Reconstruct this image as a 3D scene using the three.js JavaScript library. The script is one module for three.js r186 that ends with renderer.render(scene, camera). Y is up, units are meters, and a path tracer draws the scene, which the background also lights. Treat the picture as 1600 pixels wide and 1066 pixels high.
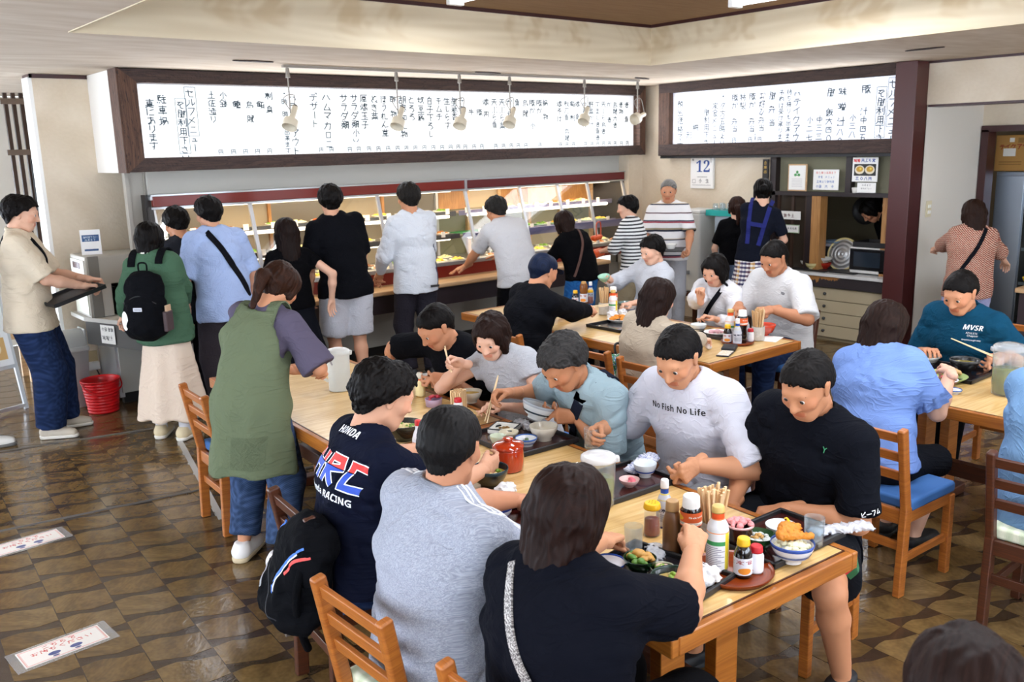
import * as THREE from 'three';
import { RoundedBoxGeometry } from 'three/addons/geometries/RoundedBoxGeometry.js';
import { DecalGeometry } from 'three/addons/geometries/DecalGeometry.js';
import { mergeGeometries } from 'three/addons/utils/BufferGeometryUtils.js';
import { RectAreaLightUniformsLib } from 'three/addons/lights/RectAreaLightUniformsLib.js';
import { createNoise3D, createNoise2D } from 'simplex-noise';

// ---------- camera, daylight, exposure ----------
const scene = new THREE.Scene();
const camera = new THREE.PerspectiveCamera(41.63, 1600 / 1066, 0.05, 60);
camera.position.set(0, 2, 0);
camera.quaternion.setFromRotationMatrix(new THREE.Matrix4().makeBasis(
  new THREE.Vector3(0.765, -0.025, 0.644), new THREE.Vector3(0.154, 0.977, -0.145), new THREE.Vector3(-0.626, 0.210, 0.751)));
camera.focus = 3.6; camera.userData.fStop = 5.6;
scene.add(camera);
scene.background = new THREE.Color(0xdfe9f7); scene.backgroundIntensity = 8.5;
const renderer = new THREE.WebGLRenderer({ antialias: true });
renderer.toneMapping = THREE.LinearToneMapping;
renderer.toneMappingExposure = 1.27;
renderer.shadowMap.enabled = true;
RectAreaLightUniformsLib.init();
function areaLight(name, w, h, pos, look, color, intensity) {
  const l = new THREE.RectAreaLight(color, intensity, w, h); l.name = name;
  l.position.set(...pos); l.lookAt(...look); scene.add(l); return l;
}

// ---------- helpers ----------
let seed = 7;
const rnd = () => { seed = (seed * 1664525 + 1013904223) % 4294967296; return seed / 4294967296; };
const rr = (a, b) => a + (b - a) * rnd();
const n3 = createNoise3D(rnd), n2 = createNoise2D(rnd);
const V = (x, y, z) => new THREE.Vector3(x, y, z);
const clamp = (x, a, b) => Math.min(b, Math.max(a, x)), lerp = (a, b, t) => a + (b - a) * t, sst = (a, b, x) => { const t = clamp((x - a) / (b - a), 0, 1); return t * t * (3 - 2 * t); };
const used = new Map();
function numbered(n) { const k = used.get(n) ?? 0; used.set(n, k + 1); return k ? n + '_' + String(k).padStart(3, '0') : n; }
function shade(o) { o.castShadow = true; o.receiveShadow = true; return o; }
function thing(name, label, category, pos = [0, 0, 0], turn = 0, group) {
  const o = new THREE.Group(); o.name = numbered(name); o.position.set(...pos); o.rotation.y = turn;
  o.userData = { label, category }; if (group) o.userData.group = group; scene.add(o); return o;
}
function part(parent, name, geo, m, label) {
  const o = shade(new THREE.Mesh(geo, m)); o.name = name; if (label) o.userData.label = label; parent.add(o); return o;
}
function solo(name, label, category, geo, m, pos = [0, 0, 0], turn = 0, group) {
  const o = shade(new THREE.Mesh(geo, m)); o.name = numbered(name); o.position.set(...pos); o.rotation.y = turn;
  o.userData = { label, category }; if (group) o.userData.group = group; scene.add(o); return o;
}
function struct(name, geo, m) { const o = shade(new THREE.Mesh(geo, m)); o.name = name; o.userData.kind = 'structure'; scene.add(o); return o; }
function copy(src, label, pos, turn, group) {
  const c = src.clone(); c.name = numbered(src.name.replace(/_\d{3}$/, '')); c.userData = { ...src.userData, label };
  if (group) c.userData.group = group; c.position.set(...pos); if (turn !== undefined) c.rotation.y = turn; scene.add(c); return c;
}
const merge = (l) => l.length === 1 ? l[0] : mergeGeometries(l.map((g) => { const h = g.index ? g.toNonIndexed() : g; for (const k of Object.keys(h.attributes)) if (!['position', 'normal', 'uv'].includes(k)) h.deleteAttribute(k); return h; }), false);
// box with uv in metres, rounded when r > 0; (x0..x1, y0..y1, z0..z1)
function box(x0, x1, y0, y1, z0, z1, r = 0) {
  const w = x1 - x0, h = y1 - y0, d = z1 - z0, g = r ? new RoundedBoxGeometry(w, h, d, 2, r) : new THREE.BoxGeometry(w, h, d);
  g.translate((x0 + x1) / 2, (y0 + y1) / 2, (z0 + z1) / 2);
  const p = g.attributes.position, n = g.attributes.normal, uv = g.attributes.uv;
  for (let i = 0; i < p.count; i++) {
    const ax = Math.abs(n.getX(i)), ay = Math.abs(n.getY(i)), az = Math.abs(n.getZ(i));
    if (ay >= ax && ay >= az) uv.setXY(i, p.getX(i), p.getZ(i)); else if (ax >= az) uv.setXY(i, p.getZ(i), p.getY(i)); else uv.setXY(i, p.getX(i), p.getY(i));
  }
  return g;
}
const bxc = (w, h, d, r = 0) => box(-w / 2, w / 2, -h / 2, h / 2, -d / 2, d / 2, r);
const cyl = (r0, r1, h, x = 0, y = 0, z = 0, seg = 20, open = false) => new THREE.CylinderGeometry(r1, r0, h, seg, 1, open).translate(x, y + h / 2, z);
const lathe = (pts, seg = 28) => new THREE.LatheGeometry(pts.map(([x, y]) => new THREE.Vector2(x, y)), seg);
function tube(pts, r, seg = 24, rs = 8, closed = false) { return new THREE.TubeGeometry(new THREE.CatmullRomCurve3(pts.map((p) => p.isVector3 ? p : V(...p)), closed), seg, r, rs, closed); }
function bar(a, b, w, d, r = 0) { // box beam from a to b
  const A = V(...a), B = V(...b), L = A.distanceTo(B), g = bxc(w, L, d, r), q = new THREE.Quaternion().setFromUnitVectors(V(0, 1, 0), B.clone().sub(A).normalize());
  return g.applyQuaternion(q).translate((A.x + B.x) / 2, (A.y + B.y) / 2, (A.z + B.z) / 2);
}
// ---------- textures ----------
function canvasTex(w, h, draw, rep) {
  const c = document.createElement('canvas'); c.width = w; c.height = h; draw(c.getContext('2d'), w, h);
  const t = new THREE.CanvasTexture(c); t.colorSpace = THREE.SRGBColorSpace; t.wrapS = t.wrapT = rep ? THREE.RepeatWrapping : THREE.ClampToEdgeWrapping;
  if (rep) t.repeat.set(1 / rep[0], 1 / rep[1]); return t;
}
function dataTex(w, h, f, rep, srgb = true) {
  const d = new Uint8Array(w * h * 4);
  for (let y = 0; y < h; y++) for (let x = 0; x < w; x++) { const c = f(x / w, y / h), i = (y * w + x) * 4; d[i] = clamp(c[0], 0, 255); d[i + 1] = clamp(c[1], 0, 255); d[i + 2] = clamp(c[2], 0, 255); d[i + 3] = 255; }
  const t = new THREE.DataTexture(d, w, h); t.magFilter = THREE.LinearFilter; t.minFilter = THREE.LinearFilter; if (srgb) t.colorSpace = THREE.SRGBColorSpace;
  t.wrapS = t.wrapT = THREE.RepeatWrapping; if (rep) t.repeat.set(1 / rep[0], 1 / rep[1]); t.needsUpdate = true; return t;
}
const per = (u, v, fx, fy, s) => { // tileable noise
  const a = u * 6.28318, b = v * 6.28318; return n3(Math.cos(a) * fx + s, Math.sin(a) * fx + Math.cos(b) * fy, Math.sin(b) * fy + s * 1.7);
};
const mixc = (a, b, t) => [lerp(a[0], b[0], t), lerp(a[1], b[1], t), lerp(a[2], b[2], t)];
const hexc = (h) => [(h >> 16) & 255, (h >> 8) & 255, h & 255];
// wood: grain along u (dir 0) or v (dir 1), size in metres
function wood(c1, c2, s, rep = [1.2, 0.3], dir = 0, knots = 0) {
  const a = hexc(c1), b = hexc(c2);
  return dataTex(256, 256, (u, v) => {
    if (dir) [u, v] = [v, u];
    const w = per(u, v, 0.35, 1.1, s) * 0.5, g = 0.5 + 0.5 * Math.sin((v * 9 + w * 2.2) * 6.28) * 0.6 + per(u, v, 0.7, 9, s + 3) * 0.35;
    let c = mixc(a, b, clamp(g * 0.6 + w * 0.4 + 0.1, 0, 1));
    if (knots) { const k = per(u, v, 2.2, 1.6, s + 9); if (k > 0.62) c = mixc(c, [38, 26, 22], sst(0.62, 0.75, k) * 0.8); }
    return c;
  }, dir ? [rep[1], rep[0]] : rep);
}
const noiseTex = dataTex(128, 128, (u, v) => { const k = 128 + 60 * per(u, v, 2, 2, 1) + 50 * per(u, v, 6, 6, 2); return [k, k, k]; }, [0.5, 0.5], false);
const M = {};
function std(color, rough = 0.6, o = {}) { return new THREE.MeshStandardMaterial({ color, roughness: rough, ...o }); }
function phys(color, rough, o = {}) { return new THREE.MeshPhysicalMaterial({ color, roughness: rough, ...o }); }
const matCache = new Map();
function C(color, rough = 0.6, metal = 0) { const k = color + ',' + rough + ',' + metal; if (!matCache.has(k)) matCache.set(k, std(color, rough, { metalness: metal })); return matCache.get(k); }
M.steel = std(0xb9bcc0, 0.32, { metalness: 0.9 }); M.alu = std(0xc9ccd0, 0.4, { metalness: 0.7 }); M.darksteel = std(0x55585c, 0.4, { metalness: 0.7 });
M.chair = std(0xffffff, 0.38, { map: wood(0x8e4e1e, 0xbc7430, 3, [0.6, 0.15]) });
M.chairdark = std(0xffffff, 0.4, { map: wood(0x3a1d10, 0x5e3018, 4, [0.6, 0.15]) });
M.tableEdge = std(0xffffff, 0.3, { map: wood(0x8e5018, 0xb87430, 5, [1.2, 0.3]) });
M.tableTop = phys(0xffffff, 0.32, { map: wood(0xc99f5e, 0xe9cb92, 6, [1.7, 0.55]), clearcoat: 0.3, clearcoatRoughness: 0.15 });
M.oldwood = std(0xffffff, 0.7, { map: wood(0x2c201e, 0x574038, 8, [1.0, 0.22], 0, 1), bumpMap: noiseTex, bumpScale: 0.004 });
M.oldwoodv = std(0xffffff, 0.7, { map: wood(0x402a20, 0x70503e, 9, [1.0, 0.22], 1, 1), bumpMap: noiseTex, bumpScale: 0.004 });
M.ledge = std(0xffffff, 0.45, { map: wood(0xb9936a, 0xdcbc92, 10, [1.4, 0.3]) });
M.cypress = std(0xffffff, 0.5, { map: wood(0x9a6a3a, 0xc4945a, 12, [1.0, 0.3], 1) });
M.glass = phys(0xffffff, 0.02, { transmission: 1, thickness: 0, ior: 1.5 });
M.clear = phys(0xf4f8fa, 0.04, { transmission: 0.92, thickness: 0, ior: 1.45 });
M.plastic = phys(0xf2f4f4, 0.3, { transmission: 0.6, thickness: 0 });
M.white = std(0xf2f2ef, 0.5); M.black = std(0x17171a, 0.45); M.cream = std(0xdcd3c2, 0.8);
M.brownpaint = std(0x3d1d1e, 0.35); M.porcelain = phys(0xf1f0ea, 0.2, { clearcoat: 0.5, clearcoatRoughness: 0.1 });
const LAMP = 64, SIGN = 4, CASE = 30;
// ---------- brush lettering: strokes on a 10 x 10 grid ----------
const G = {};
for (const [k, v] of Object.entries({ 'セ': '038364 31374989', 'ル': '323609 61688795', 'フ': '11817439', 'メ': '7109 1377', 'ニ': '2272 1888', 'ュ': '356567 2888', 'ー': '5159', 'を': '1272 421546 8345485979', '御': '2013 2316 1519 4131 3363 3565 5158 4649 3969 7279 72927686', '利': '4111 0353 3139 3307 3357 7276 9099 9989', '用': '212709 21818979 2484 2787 5159', '下': '0191 5159 5475', 'さ': '1373 416477 173979', 'い': '123738 8286', '駐': '1141 1116 1343 1646 4648 3116 0809 2829 6171 5595 5393 7379 5999', '車': '1191 2373 2326 7376 2676 2575 5059 0898', '場': '0333 2028 0937 4181 4144 8184 4242 4484 3595 5537 5558 9598 7549', '裏': '1191 2373 2326 7376 2575 2676 5057 0797 4709 4889', 'に': '1118 4382 3848 4888', 'あ': '1272 4148 643718294664 54748688', 'り': '2126 717649', 'ま': '1272 1474 5157 57273829 4888', 'す': '0292 5156 56364656 5649', '土': '2474 5059 0999', '佐': '3104 1519 4292 6139 5585 6569 4999', '造': '0112 0434 3437 0819 1999 4282 6164 3494 5686 5658 8688 5888 5142', '小': '5159 5949 3316 7396', '鉢': '3003 3063 1444 0656 3439 0969 6393 7079 7357 7397 6888', '鰹': '2103 2151 1343 1317 4347 1747 1545 3137 0909 2929 4949 6196 5292 5255 9295 5555 7058 9358 5898 5999', '烏': '4132 2272 2227 7274 2474 2696 2727 9698 9888 1819 3839 5859', '賊': '1141 1116 4146 1343 1646 2609 3648 5393 7078 7899 9168 5575 6469 8191', '鮪': '2103 2151 1343 1317 4347 1747 1545 3137 0909 2929 4949 5292 7157 6464 6469 9499 6696 6898', '刺': '0252 3139 1353 1315 5355 3307 3367 7276 9099 9989', '身': '5032 2272 2227 7279 2474 2676 1787 7709 7989', 'テ': '2272 0494 545739', 'イ': '8105 5359', 'ク': '3105 3282 825829', 'ア': '1191 915544 5457 5739', 'ウ': '5052 1282 1214 8275 7549', 'ト': '3139 3475', 'デ': '2272 0494 545739 7080 9091', 'サ': '0393 3135 71765839', 'ザ': '0393 3135 71765839 8090', 'ハ': '3207 6297', 'ム': '5118 1888 7599', 'マ': '1191 9146 3567', 'カ': '1383 837969 41344309', 'ロ': '2272 2228 7278 2878', 'ラ': '2171 1383 837459', 'ダ': '3105 3282 825829 3566 8090 9291', '類': '3135 0353 1120 5140 3305 3355 0656 3609 3659 5191 7162 6292 6267 9297 6494 6595 6797 6759 8799', '厚': '1191 111709 3373 3336 7376 3474 3676 4878 5659 2888', '焼': '2125 0305 4344 2508 2549 6069 4292 5154 8184 4696 6749 8688 8898', '玉': '1181 2575 5159 0999 7787', '子': '2171 7153 5359 5939 0595', 'ぬ': '2146 611739 5282 8689 6878 7899', 'き': '1272 1474 4177 1749 4979', '菜': '0292 3033 6063 7414 2536 5556 8576 0797 5459 5709 5799', 'ほ': '1119 3282 3484 6168 67474878', 'う': '3060 2372 7275 7539', 'れ': '2129 0323 2307 2352 5258 5898', 'ん': '5008 0835 3558 5897', '草': '0292 3033 6063 2373 2326 7376 2575 2676 5669 0898', '酢': '0151 1353 1318 5358 1858 2123 4143 1555 7163 6393 7379 7595 7797', '物': '2112 1343 3139 0746 6143 5393 9398 9888 7356 8468', '胡': '0343 2026 0646 0609 4649 0949 6169 6191 9199 6494 6696', '麻': '5051 1191 111809 2343 3339 3427 3447 6393 7379 7467 7497', '和': '4111 0353 3139 3307 3357 6393 6368 9398 6898', 'え': '4151 2363 6308 4658 5898', 'と': '3143 7214 1428 2888', 'ろ': '2171 7114 1464 6487 8759', '奴': '2126 0353 1657 6191 9158 6298', '豆': '1181 3373 3335 7375 3575 3647 6757 0999', '腐': '5051 1191 111709 3324 2429 4373 6368 5465 3597 3539 8589 5556', '白': '5032 2272 2229 7279 2575 2979', 'し': '313748 4877', 'キ': '2272 1585 4159', 'チ': '7122 0494 515739', '生': '2104 2383 5159 2686 0999', 'ら': '3151 2226 2644 4474 7749', '新': '3031 0151 0454 0656 3439 3609 3659 9061 6168 6494 8499', '香': '7020 0292 4146 4215 4286 2676 2629 7679 2979 2878', 'や': '0484 8465 5152 2149', 'か': '0363 3109 6367 6757 8194', 'け': '1119 3393 7176 7659', '牛': '3113 2383 0595 5059', '豚': '0108 0141 4149 0343 0545 5191 7152 6264 7669 5473 7549 9375 7599', '肉': '1219 1292 9299 5136 5376 4527 4567', '天': '1181 0494 5144 4409 5499', 'ぷ': '4151 5154 5447 4759 1819 8898 8191', '麺': '0141 0343 2126 0646 2609 1659 5191 7162 5393 5358 9398 5898 6368 8388', '魚': '3013 3161 2373 2327 7377 2777 2575 5057 1819 3839 5859 7879', '揚': '0333 2029 1506 4181 4144 8184 4484 3595 5537 9598 7548', 'そ': '2171 7114 1484 8446 4659', 'ば': '1119 3383 6168 6847 5878 8090', '秋': '4111 0343 2129 2306 2345 5354 7175 9384 7559 7599', '刀': '1181 8189 8979 4109', '中': '1383 1316 8386 1686 5059', '華': '0292 3033 6063 2474 1585 2676 0797 5359 3437 6467', '野': '0141 0105 4145 0545 0343 2129 0747 0949 5191 9173 6384 5595 7579 7969', '煮': '2272 5055 0494 8127 3575 3538 7578 3878 1919 3939 5959 7979', '円': '1119 1181 8189 5155 1585', '汁': '1122 0413 1809 4494 7079', '四': '1218 1282 8288 1888 4245 4535 6265 6575', '五': '1181 4138 2575 7578 0999', '〇': '4161 6184 8486 8668 6848 4826 2624 2441', '三': '1181 2474 0898', '八': '4109 6199', '二': '2272 0898', '七': '0594 4148 4888 8887', '味': '0232 0237 3237 0737 5393 4595 7179 7548 7599', '噌': '0232 0237 3237 0737 5152 8182 4393 4346 9396 4696 6366 5787 5759 8789 5989 5888', '飯': '3003 3053 1343 1319 4347 1747 1545 1949 5292 525609 6494 9459 6499', '大': '0393 5153 5309 5399', '持': '0333 2029 1506 5393 7074 4595 8589 8979 5667', 'ち': '1272 4125 2545 6575 7759 5939', '帰': '1115 212709 4181 8184 4484 4282 3595 4548 8588 6579', 'も': '4147 4778 7886 2262 2464', '出': '2124 8184 2484 5058 1518 9598 1898', '来': '1181 0595 3244 7264 5059 5508 5598', '予': '2171 7154 3465 0595 9587 5559 5949', '約': '2114 1434 4116 0645 2528 0818 4838 6144 5393 9398 9888 6576', 'は': '1119 3393 7177 7757 5888', '受': '8011 2232 5253 8172 0494 0405 9495 2676 7619 3699', '承': '2171 7154 5458 5949 3464 3565 2777 0434 3408 9165 6598', '弁': '4112 1272 6273 0595 3509 7579', '当': '5053 2132 8172 2484 8488 2686 2888', 'お': '1262 3138 381747 4776 7669 8193', '好': '2126 0343 4109 1648 5191 9173 7379 7969 5595', 'み': '2151 5117 1748 4867 8349', '特': '1112 1343 2129 0645 5393 7074 4595 8589 8979 5667', '製': '0141 2024 0343 6063 9094 0595 4538 3869 1819 5699', '夕': '4115 4181 8139 4465', '方': '5051 0292 4245 4509 4575 7579 7969', '時': '0131 0108 3138 0838 0434 6064 4292 4494 4696 8689 8979 5768', 'よ': '5158 5484 5728 2846 5888', '定': '5051 1292 1213 9293 3474 5459 5676 3509 3699', '食': '5003 5093 3464 3339 7377 3777 3555 3969 6899', '桝': '0343 2029 2407 2447 4292 5157 7179 9199 4595', '形': '0151 0454 212609 4149 9172 9375 9779', '税': '4111 0343 2129 2306 2345 6162 8172 5383 5356 8386 5686 6649 7699', '込': '0112 0434 3437 0819 1999 6155 5537 6598', '価': '3104 1519 4191 4393 4349 9399 4999 6166 7176 6166', '格': '0343 2029 2407 2447 6152 5282 8246 6396 5686 5659 8689 5989', 'ピ': '2128 2888 2672 8081 9190 8081', '一': '0595', 'で': '1181 8144 4447 4779 7486', '待': '3011 3313 1519 4393 6064 4595 8589 8979 5667', 'く': '7124 2479', 'だ': '1252 3119 5484 5888 7191', 'こ': '2272 2838 3888', '（': '1815 1535 5575 7588', '）': '1214 1435 5565 6582', '●': '4161 6162 6242 4241 4162', '。': '1232 3234 3414 1412' })) {
  G[k] = v.split(' ').map((s) => { const a = []; for (let i = 0; i + 1 < s.length; i += 2) a.push([+s[i], +s[i + 1]]); return a; });
}
function glyph(ctx, ch, x, y, w, h) { // centred at x, top at y
  const g = G[ch]; if (!g) { if (ch !== ' ') ctx.fillText(ch, x - w / 2, y + h * 0.85); return; }
  ctx.beginPath();
  for (const s of g) s.forEach(([a, b], i) => { const X = x + (a / 9.5 - 0.5) * w, Y = y + (b / 9.5) * h; i ? ctx.lineTo(X, Y) : ctx.moveTo(X, Y); });
  ctx.stroke();
}
function vtext(ctx, str, x, y, w, h, pitch, lw) { ctx.lineWidth = lw ?? Math.max(1.2, w * 0.105); ctx.lineCap = ctx.lineJoin = 'round'; [...str].forEach((ch, i) => glyph(ctx, ch, x, y + i * pitch, w, h)); }
function htext(ctx, str, x, y, w, h, pitch, lw) { ctx.lineWidth = lw ?? Math.max(1.2, w * 0.105); ctx.lineCap = ctx.lineJoin = 'round'; [...str].forEach((ch, i) => glyph(ctx, ch, x + i * pitch + w / 2, y, w, h)); }
// ---------- setting ----------
// stained wall cloth: stains hang from the top of the strip
const stain = dataTex(512, 128, (u, v) => {
  const base = mixc([222, 209, 182], [206, 190, 160], 0.5 + 0.5 * per(u, v, 1.2, 0.8, 4));
  const k = sst(0.1, 0.6, per(u, 0, 2.4, 0.1, 21) * 0.6 + per(u, v, 9, 0.5, 23) * 0.25 + 0.1) * sst(0.15, 0.6, v + 0.12 * per(u, v, 4, 1, 8));
  return mixc(base, [168, 138, 98], k * 0.38);
}, [6, 0.34]);
M.fascia = std(0xffffff, 0.85, { map: stain });
M.ceil = std(0xffffff, 0.9, { map: dataTex(256, 256, (u, v) => mixc([216, 203, 186], [196, 178, 156], clamp(0.5 + 0.35 * per(u, v, 0.9, 2.5, 31) + 0.2 * per(u, v, 2, 7, 32), 0, 1)), [3, 3]) });
M.wall = std(0xffffff, 0.88, { map: dataTex(256, 256, (u, v) => mixc([226, 213, 193], [208, 192, 168], clamp(0.5 + 0.4 * per(u, v, 1, 1, 41) + 0.12 * per(u, v, 8, 14, 42), 0, 1)), [2.4, 2.4]), bumpMap: noiseTex, bumpScale: 0.002 });
M.wallwhite = std(0xe3ded4, 0.85); M.board = std(0xffffff, 0.75, { map: wood(0x8a6a48, 0x9c7c58, 14, [1.5, 0.45]) });

// floor: dark vinyl with pale scalloped tiles laid in
const floor = struct('floor', box(-3, 12, -0.06, -0.0012, -11, 3), std(0x3e2f22, 0.2, { bumpMap: noiseTex, bumpScale: 0.0006 }));
{
  const s = new THREE.Shape(), P = [[0.002, 0.078], [0.002, 0.234], [0.073, 0.272], [0.141, 0.307], [0.174, 0.308], [0.234, 0.309], [0.234, 0.147], [0.15, 0.12], [0.086, 0.081], [0.05, 0.076]];
  P.forEach(([x, z], i) => i ? s.lineTo(x, z) : s.moveTo(x, z)); s.closePath();
  const g0 = new THREE.ExtrudeGeometry(s, { depth: 0.0012, bevelEnabled: false }); g0.rotateX(Math.PI / 2); // lies in xz, y from -0.0012 to 0
  g0.applyMatrix4(new THREE.Matrix4().set(1, 0, -0.072, 0, 0, 1, 0, 0, -0.02, 0, 1, 0, 0, 0, 0, 1));
  const geos = [], mats = [];
  for (let k = 0; k < 4; k++) {
    const g = g0.clone(), uv = g.attributes.uv, p = g.attributes.position; for (let i = 0; i < p.count; i++) uv.setXY(i, p.getX(i) + k * 0.31, p.getZ(i) + k * 0.17); geos.push(g);
  }
  const tt = dataTex(256, 256, (u, v) => mixc([126, 102, 64], [96, 76, 48], clamp(0.5 + 0.4 * per(u, v, 1.4, 1.4, 51) + 0.3 * per(u, v, 6, 6, 52), 0, 1)), [0.9, 0.9]);
  for (const c of [0xffffff, 0xf2eee6, 0xe6e0d6]) mats.push(std(c, 0.17, { map: tt, bumpMap: noiseTex, bumpScale: 0.0007, roughnessMap: null }));
  const spots = [];
  for (let i = -14; i < 40; i++) for (let j = -34; j < 22; j++) {
    const x = 3.672 + i * 0.236 - j * 0.0168, z = -1.915 - i * 0.005 + j * 0.234;
    if (x < -2.9 || x > 9.3 || z < -10.7 || z > 2.6) continue;
    const d = Math.hypot(x, z), ang = Math.atan2(-z, x); spots.push([x, z, d + (ang < 0.1 || ang > 1.75 ? 30 : 0), i, j]);
  }
  spots.sort((a, b) => a[2] - b[2]);
  const rest = [];
  spots.forEach(([x, z, d], n) => {
    const k = Math.floor(rnd() * 4), m = mats[Math.floor(rnd() * 3)];
    if (n < 300) { const t = part(floor, numbered('tile'), geos[k], m); t.position.set(x, 0, z); } else rest.push(geos[k].clone().translate(x, 0, z));
  });
  const r = part(floor, 'floor_tiles', merge(rest), mats[1]); r.userData.kind = 'stuff';
}
// ceilings
struct('ceiling', merge([box(-3, 1.449, 2.672, 2.8, -11, 3), box(1.449, 12, 2.672, 2.8, -11, -5.401), box(6.141, 12, 2.672, 2.8, -5.401, 3)]), M.ceil);
struct('ceiling_upper', box(1.3, 6.3, 3.0, 3.1, -5.55, 3), M.board);
struct('trim_1', merge([box(1.45, 6.14, 2.668, 3.0, -5.4, -5.392), box(6.132, 6.14, 2.668, 3.0, -5.392, 3), box(1.45, 1.458, 2.668, 3.0, -5.392, 3)].map((g) => { const uv = g.attributes.uv; for (let i = 0; i < uv.count; i++) uv.setY(i, uv.getY(i) - 2.66); return g; })), M.fascia);
struct('trim_2', merge([box(1.45, 6.14, 2.975, 3.0, -5.392, -5.38), box(6.12, 6.132, 2.975, 3.0, -5.38, 3), box(1.458, 1.47, 2.975, 3.0, -5.38, 3)]), M.brownpaint);
// wall a (behind the counter) and the hall beyond its left end
struct('wall_left', box(1.86, 2.62, 0, 2.67, -8.3, -8.1), M.wall);
struct('wall_corner', box(8.06, 8.3, 0, 1.9, -7.6, -7.42), M.wall);
struct('wall_back', box(1.4, 12, 0, 2.67, -11.15, -11), M.wallwhite);
struct('wall_hall', box(-3, 1.4, 2.2, 2.67, -11.15, -11), M.wallwhite);
struct('trim_3', merge([box(1.84, 2.27, 2.64, 2.67, -8.1, -8.08), box(1.84, 1.86, 2.64, 2.67, -8.3, -8.08)]), M.brownpaint);
struct('trim_4', box(1.83, 1.86, 0, 2.645, -8.3, -8.1), M.white);
struct('baseboard_left', box(1.86, 2.6, 0, 0.1, -8.1, -8.085), M.black);
// wall b
struct('wall_right', merge([box(8.3, 8.45, 0, 2.67, -7.6, -5.6), box(8.3, 8.45, 1.88, 2.67, -5.6, -4.2), box(8.96, 9.05, 0, 0.55, -5.6, -4.2)]), M.wall);
struct('wall_alcove', box(8.3, 9.5, 0, 2.67, -4.15, -4.0), M.wallwhite);
struct('wall_far_right', merge([box(9.5, 9.62, 0, 2.67, -2.75, 3), box(9.5, 9.62, 2.1, 2.67, -4.0, -2.75)]), M.wall);
struct('wall_header', box(8.3, 8.5, 2.29, 2.67, -4.0, 3), M.wall);
struct('trim_5', merge([box(8.285, 8.5, 2.27, 2.29, -3.98, 3), box(8.285, 8.3, 2.65, 2.67, -4, 3)]), M.brownpaint);
struct('column_1', box(8.08, 8.32, 0, 2.67, -4.2, -4.0, 0.006), std(0x4a1f1f, 0.35));
struct('door_1', merge([box(9.46, 9.64, 0, 2.06, -3.99, -3.92), box(9.46, 9.64, 2.04, 2.1, -3.99, -2.7), box(9.46, 9.64, 0, 2.06, -2.78, -2.7)]), M.brownpaint);
struct('wall_kitchen', merge([box(11.2, 11.3, 0, 2.67, -8, 3), box(8.45, 11.2, 0, 2.67, -8.1, -8)]), std(0x6f6656, 0.8));
// the sides of the room that the photograph does not show, with windows
struct('wall_entrance', merge([box(-3.15, -3, 0, 0.7, -11, 3), box(-3.15, -3, 2.4, 2.67, -11, 3), ...[-11, -8, -5, -2, 1].map((z) => box(-3.15, -3, 0.7, 2.4, z, z + 0.4))]), M.wallwhite);
struct('wall_rear', merge([box(-3, 9.62, 0, 0.8, 3, 3.15), box(-3, 9.62, 2.3, 3.1, 3, 3.15), ...[-3, 0, 3, 6, 9].map((x) => box(x, x + 0.6, 0.8, 2.3, 3, 3.15))]), M.wallwhite);
struct('wall_roof', box(-3.2, 12, 3.1, 3.2, -11.2, 3.2), M.wallwhite);
{ const t = thing('ceiling_lamp', 'lit batten on the kitchen ceiling behind the pass window', 'ceiling light', [10.2, 2.6, -5.6]); part(t, 'tube_light', box(-0.04, 0.04, -0.04, 0, -0.5, 0.5, 0.01), std(0xffffff, 0.4, { emissive: 0xfff4e0, emissiveIntensity: 2 })); areaLight('kitchen_lamp', 0.1, 1.0, [10.2, 2.55, -5.6], [10.2, 0, -5.6], 0xfff0dc, 30); }
struct('wall_hidden', merge([box(8.5, 11.3, 0, 2.67, 3, 3.15), box(11.3, 12, 0, 2.67, -8, -7.9)]), M.wallwhite);
[...[-10.6, -7.6, -4.6, -1.6].map((z) => [-3.09, -3.06, 0.7, 2.4, z, z + 2.6]), ...[-2.4, 0.6, 3.6, 6.6].map((x) => [x, x + 2.4, 0.8, 2.3, 3.06, 3.09]), [-3, 1.4, 0, 2.2, -11.09, -11.06]].forEach((b, i) => struct('window_' + (i + 1), box(...b), M.glass));

// ceiling lamps in the recess: two show at the top of the photograph, the row goes on overhead
{
  const lamp = (x, z, label) => {
    const t = thing('ceiling_lamp', label, 'ceiling light', [x, 3.0, z], 0, 'fluorescent battens in the ceiling recess');
    part(t, 'housing', merge([box(-0.09, 0.09, -0.035, 0, -0.62, 0.62, 0.01)]), M.white);
    part(t, 'tube_light', cyl(0.045, 0.045, 1.2, 0, -0.6, 0, 16).rotateX(Math.PI / 2).scale(1, 0.7, 1).translate(0, -0.05, 0), std(0xffffff, 0.4, { emissive: 0xf4f8ff, emissiveIntensity: 2.2 }));
    for (const s of [-1, 1]) part(t, 'end_cap', box(-0.06, 0.06, -0.09, -0.01, s * 0.6 - 0.02, s * 0.6 + 0.02, 0.006), M.white);
    areaLight('tube_lamp', 0.12, 1.2, [x, 2.88, z], [x, 0, z], 0xf3f7ff, LAMP);
  };
  lamp(3.68, -4.3, 'lit fluorescent batten, left one of the two at the top edge'); lamp(5.42, -3.4, 'lit fluorescent batten, right one of the two at the top edge');
  for (const [x, z, l] of [[2.2, -1.6, 'lit fluorescent batten above the left side of the near table end'], [3.68, -1.2, 'lit fluorescent batten above the gap between the near and right hand tables'], [5.42, -0.6, 'lit fluorescent batten above the right hand table'], [2.2, 0.8, 'lit fluorescent batten behind the camera on the left'], [3.9, 1.2, 'lit fluorescent batten behind the camera on the right']]) lamp(x, z, l);
}
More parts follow.
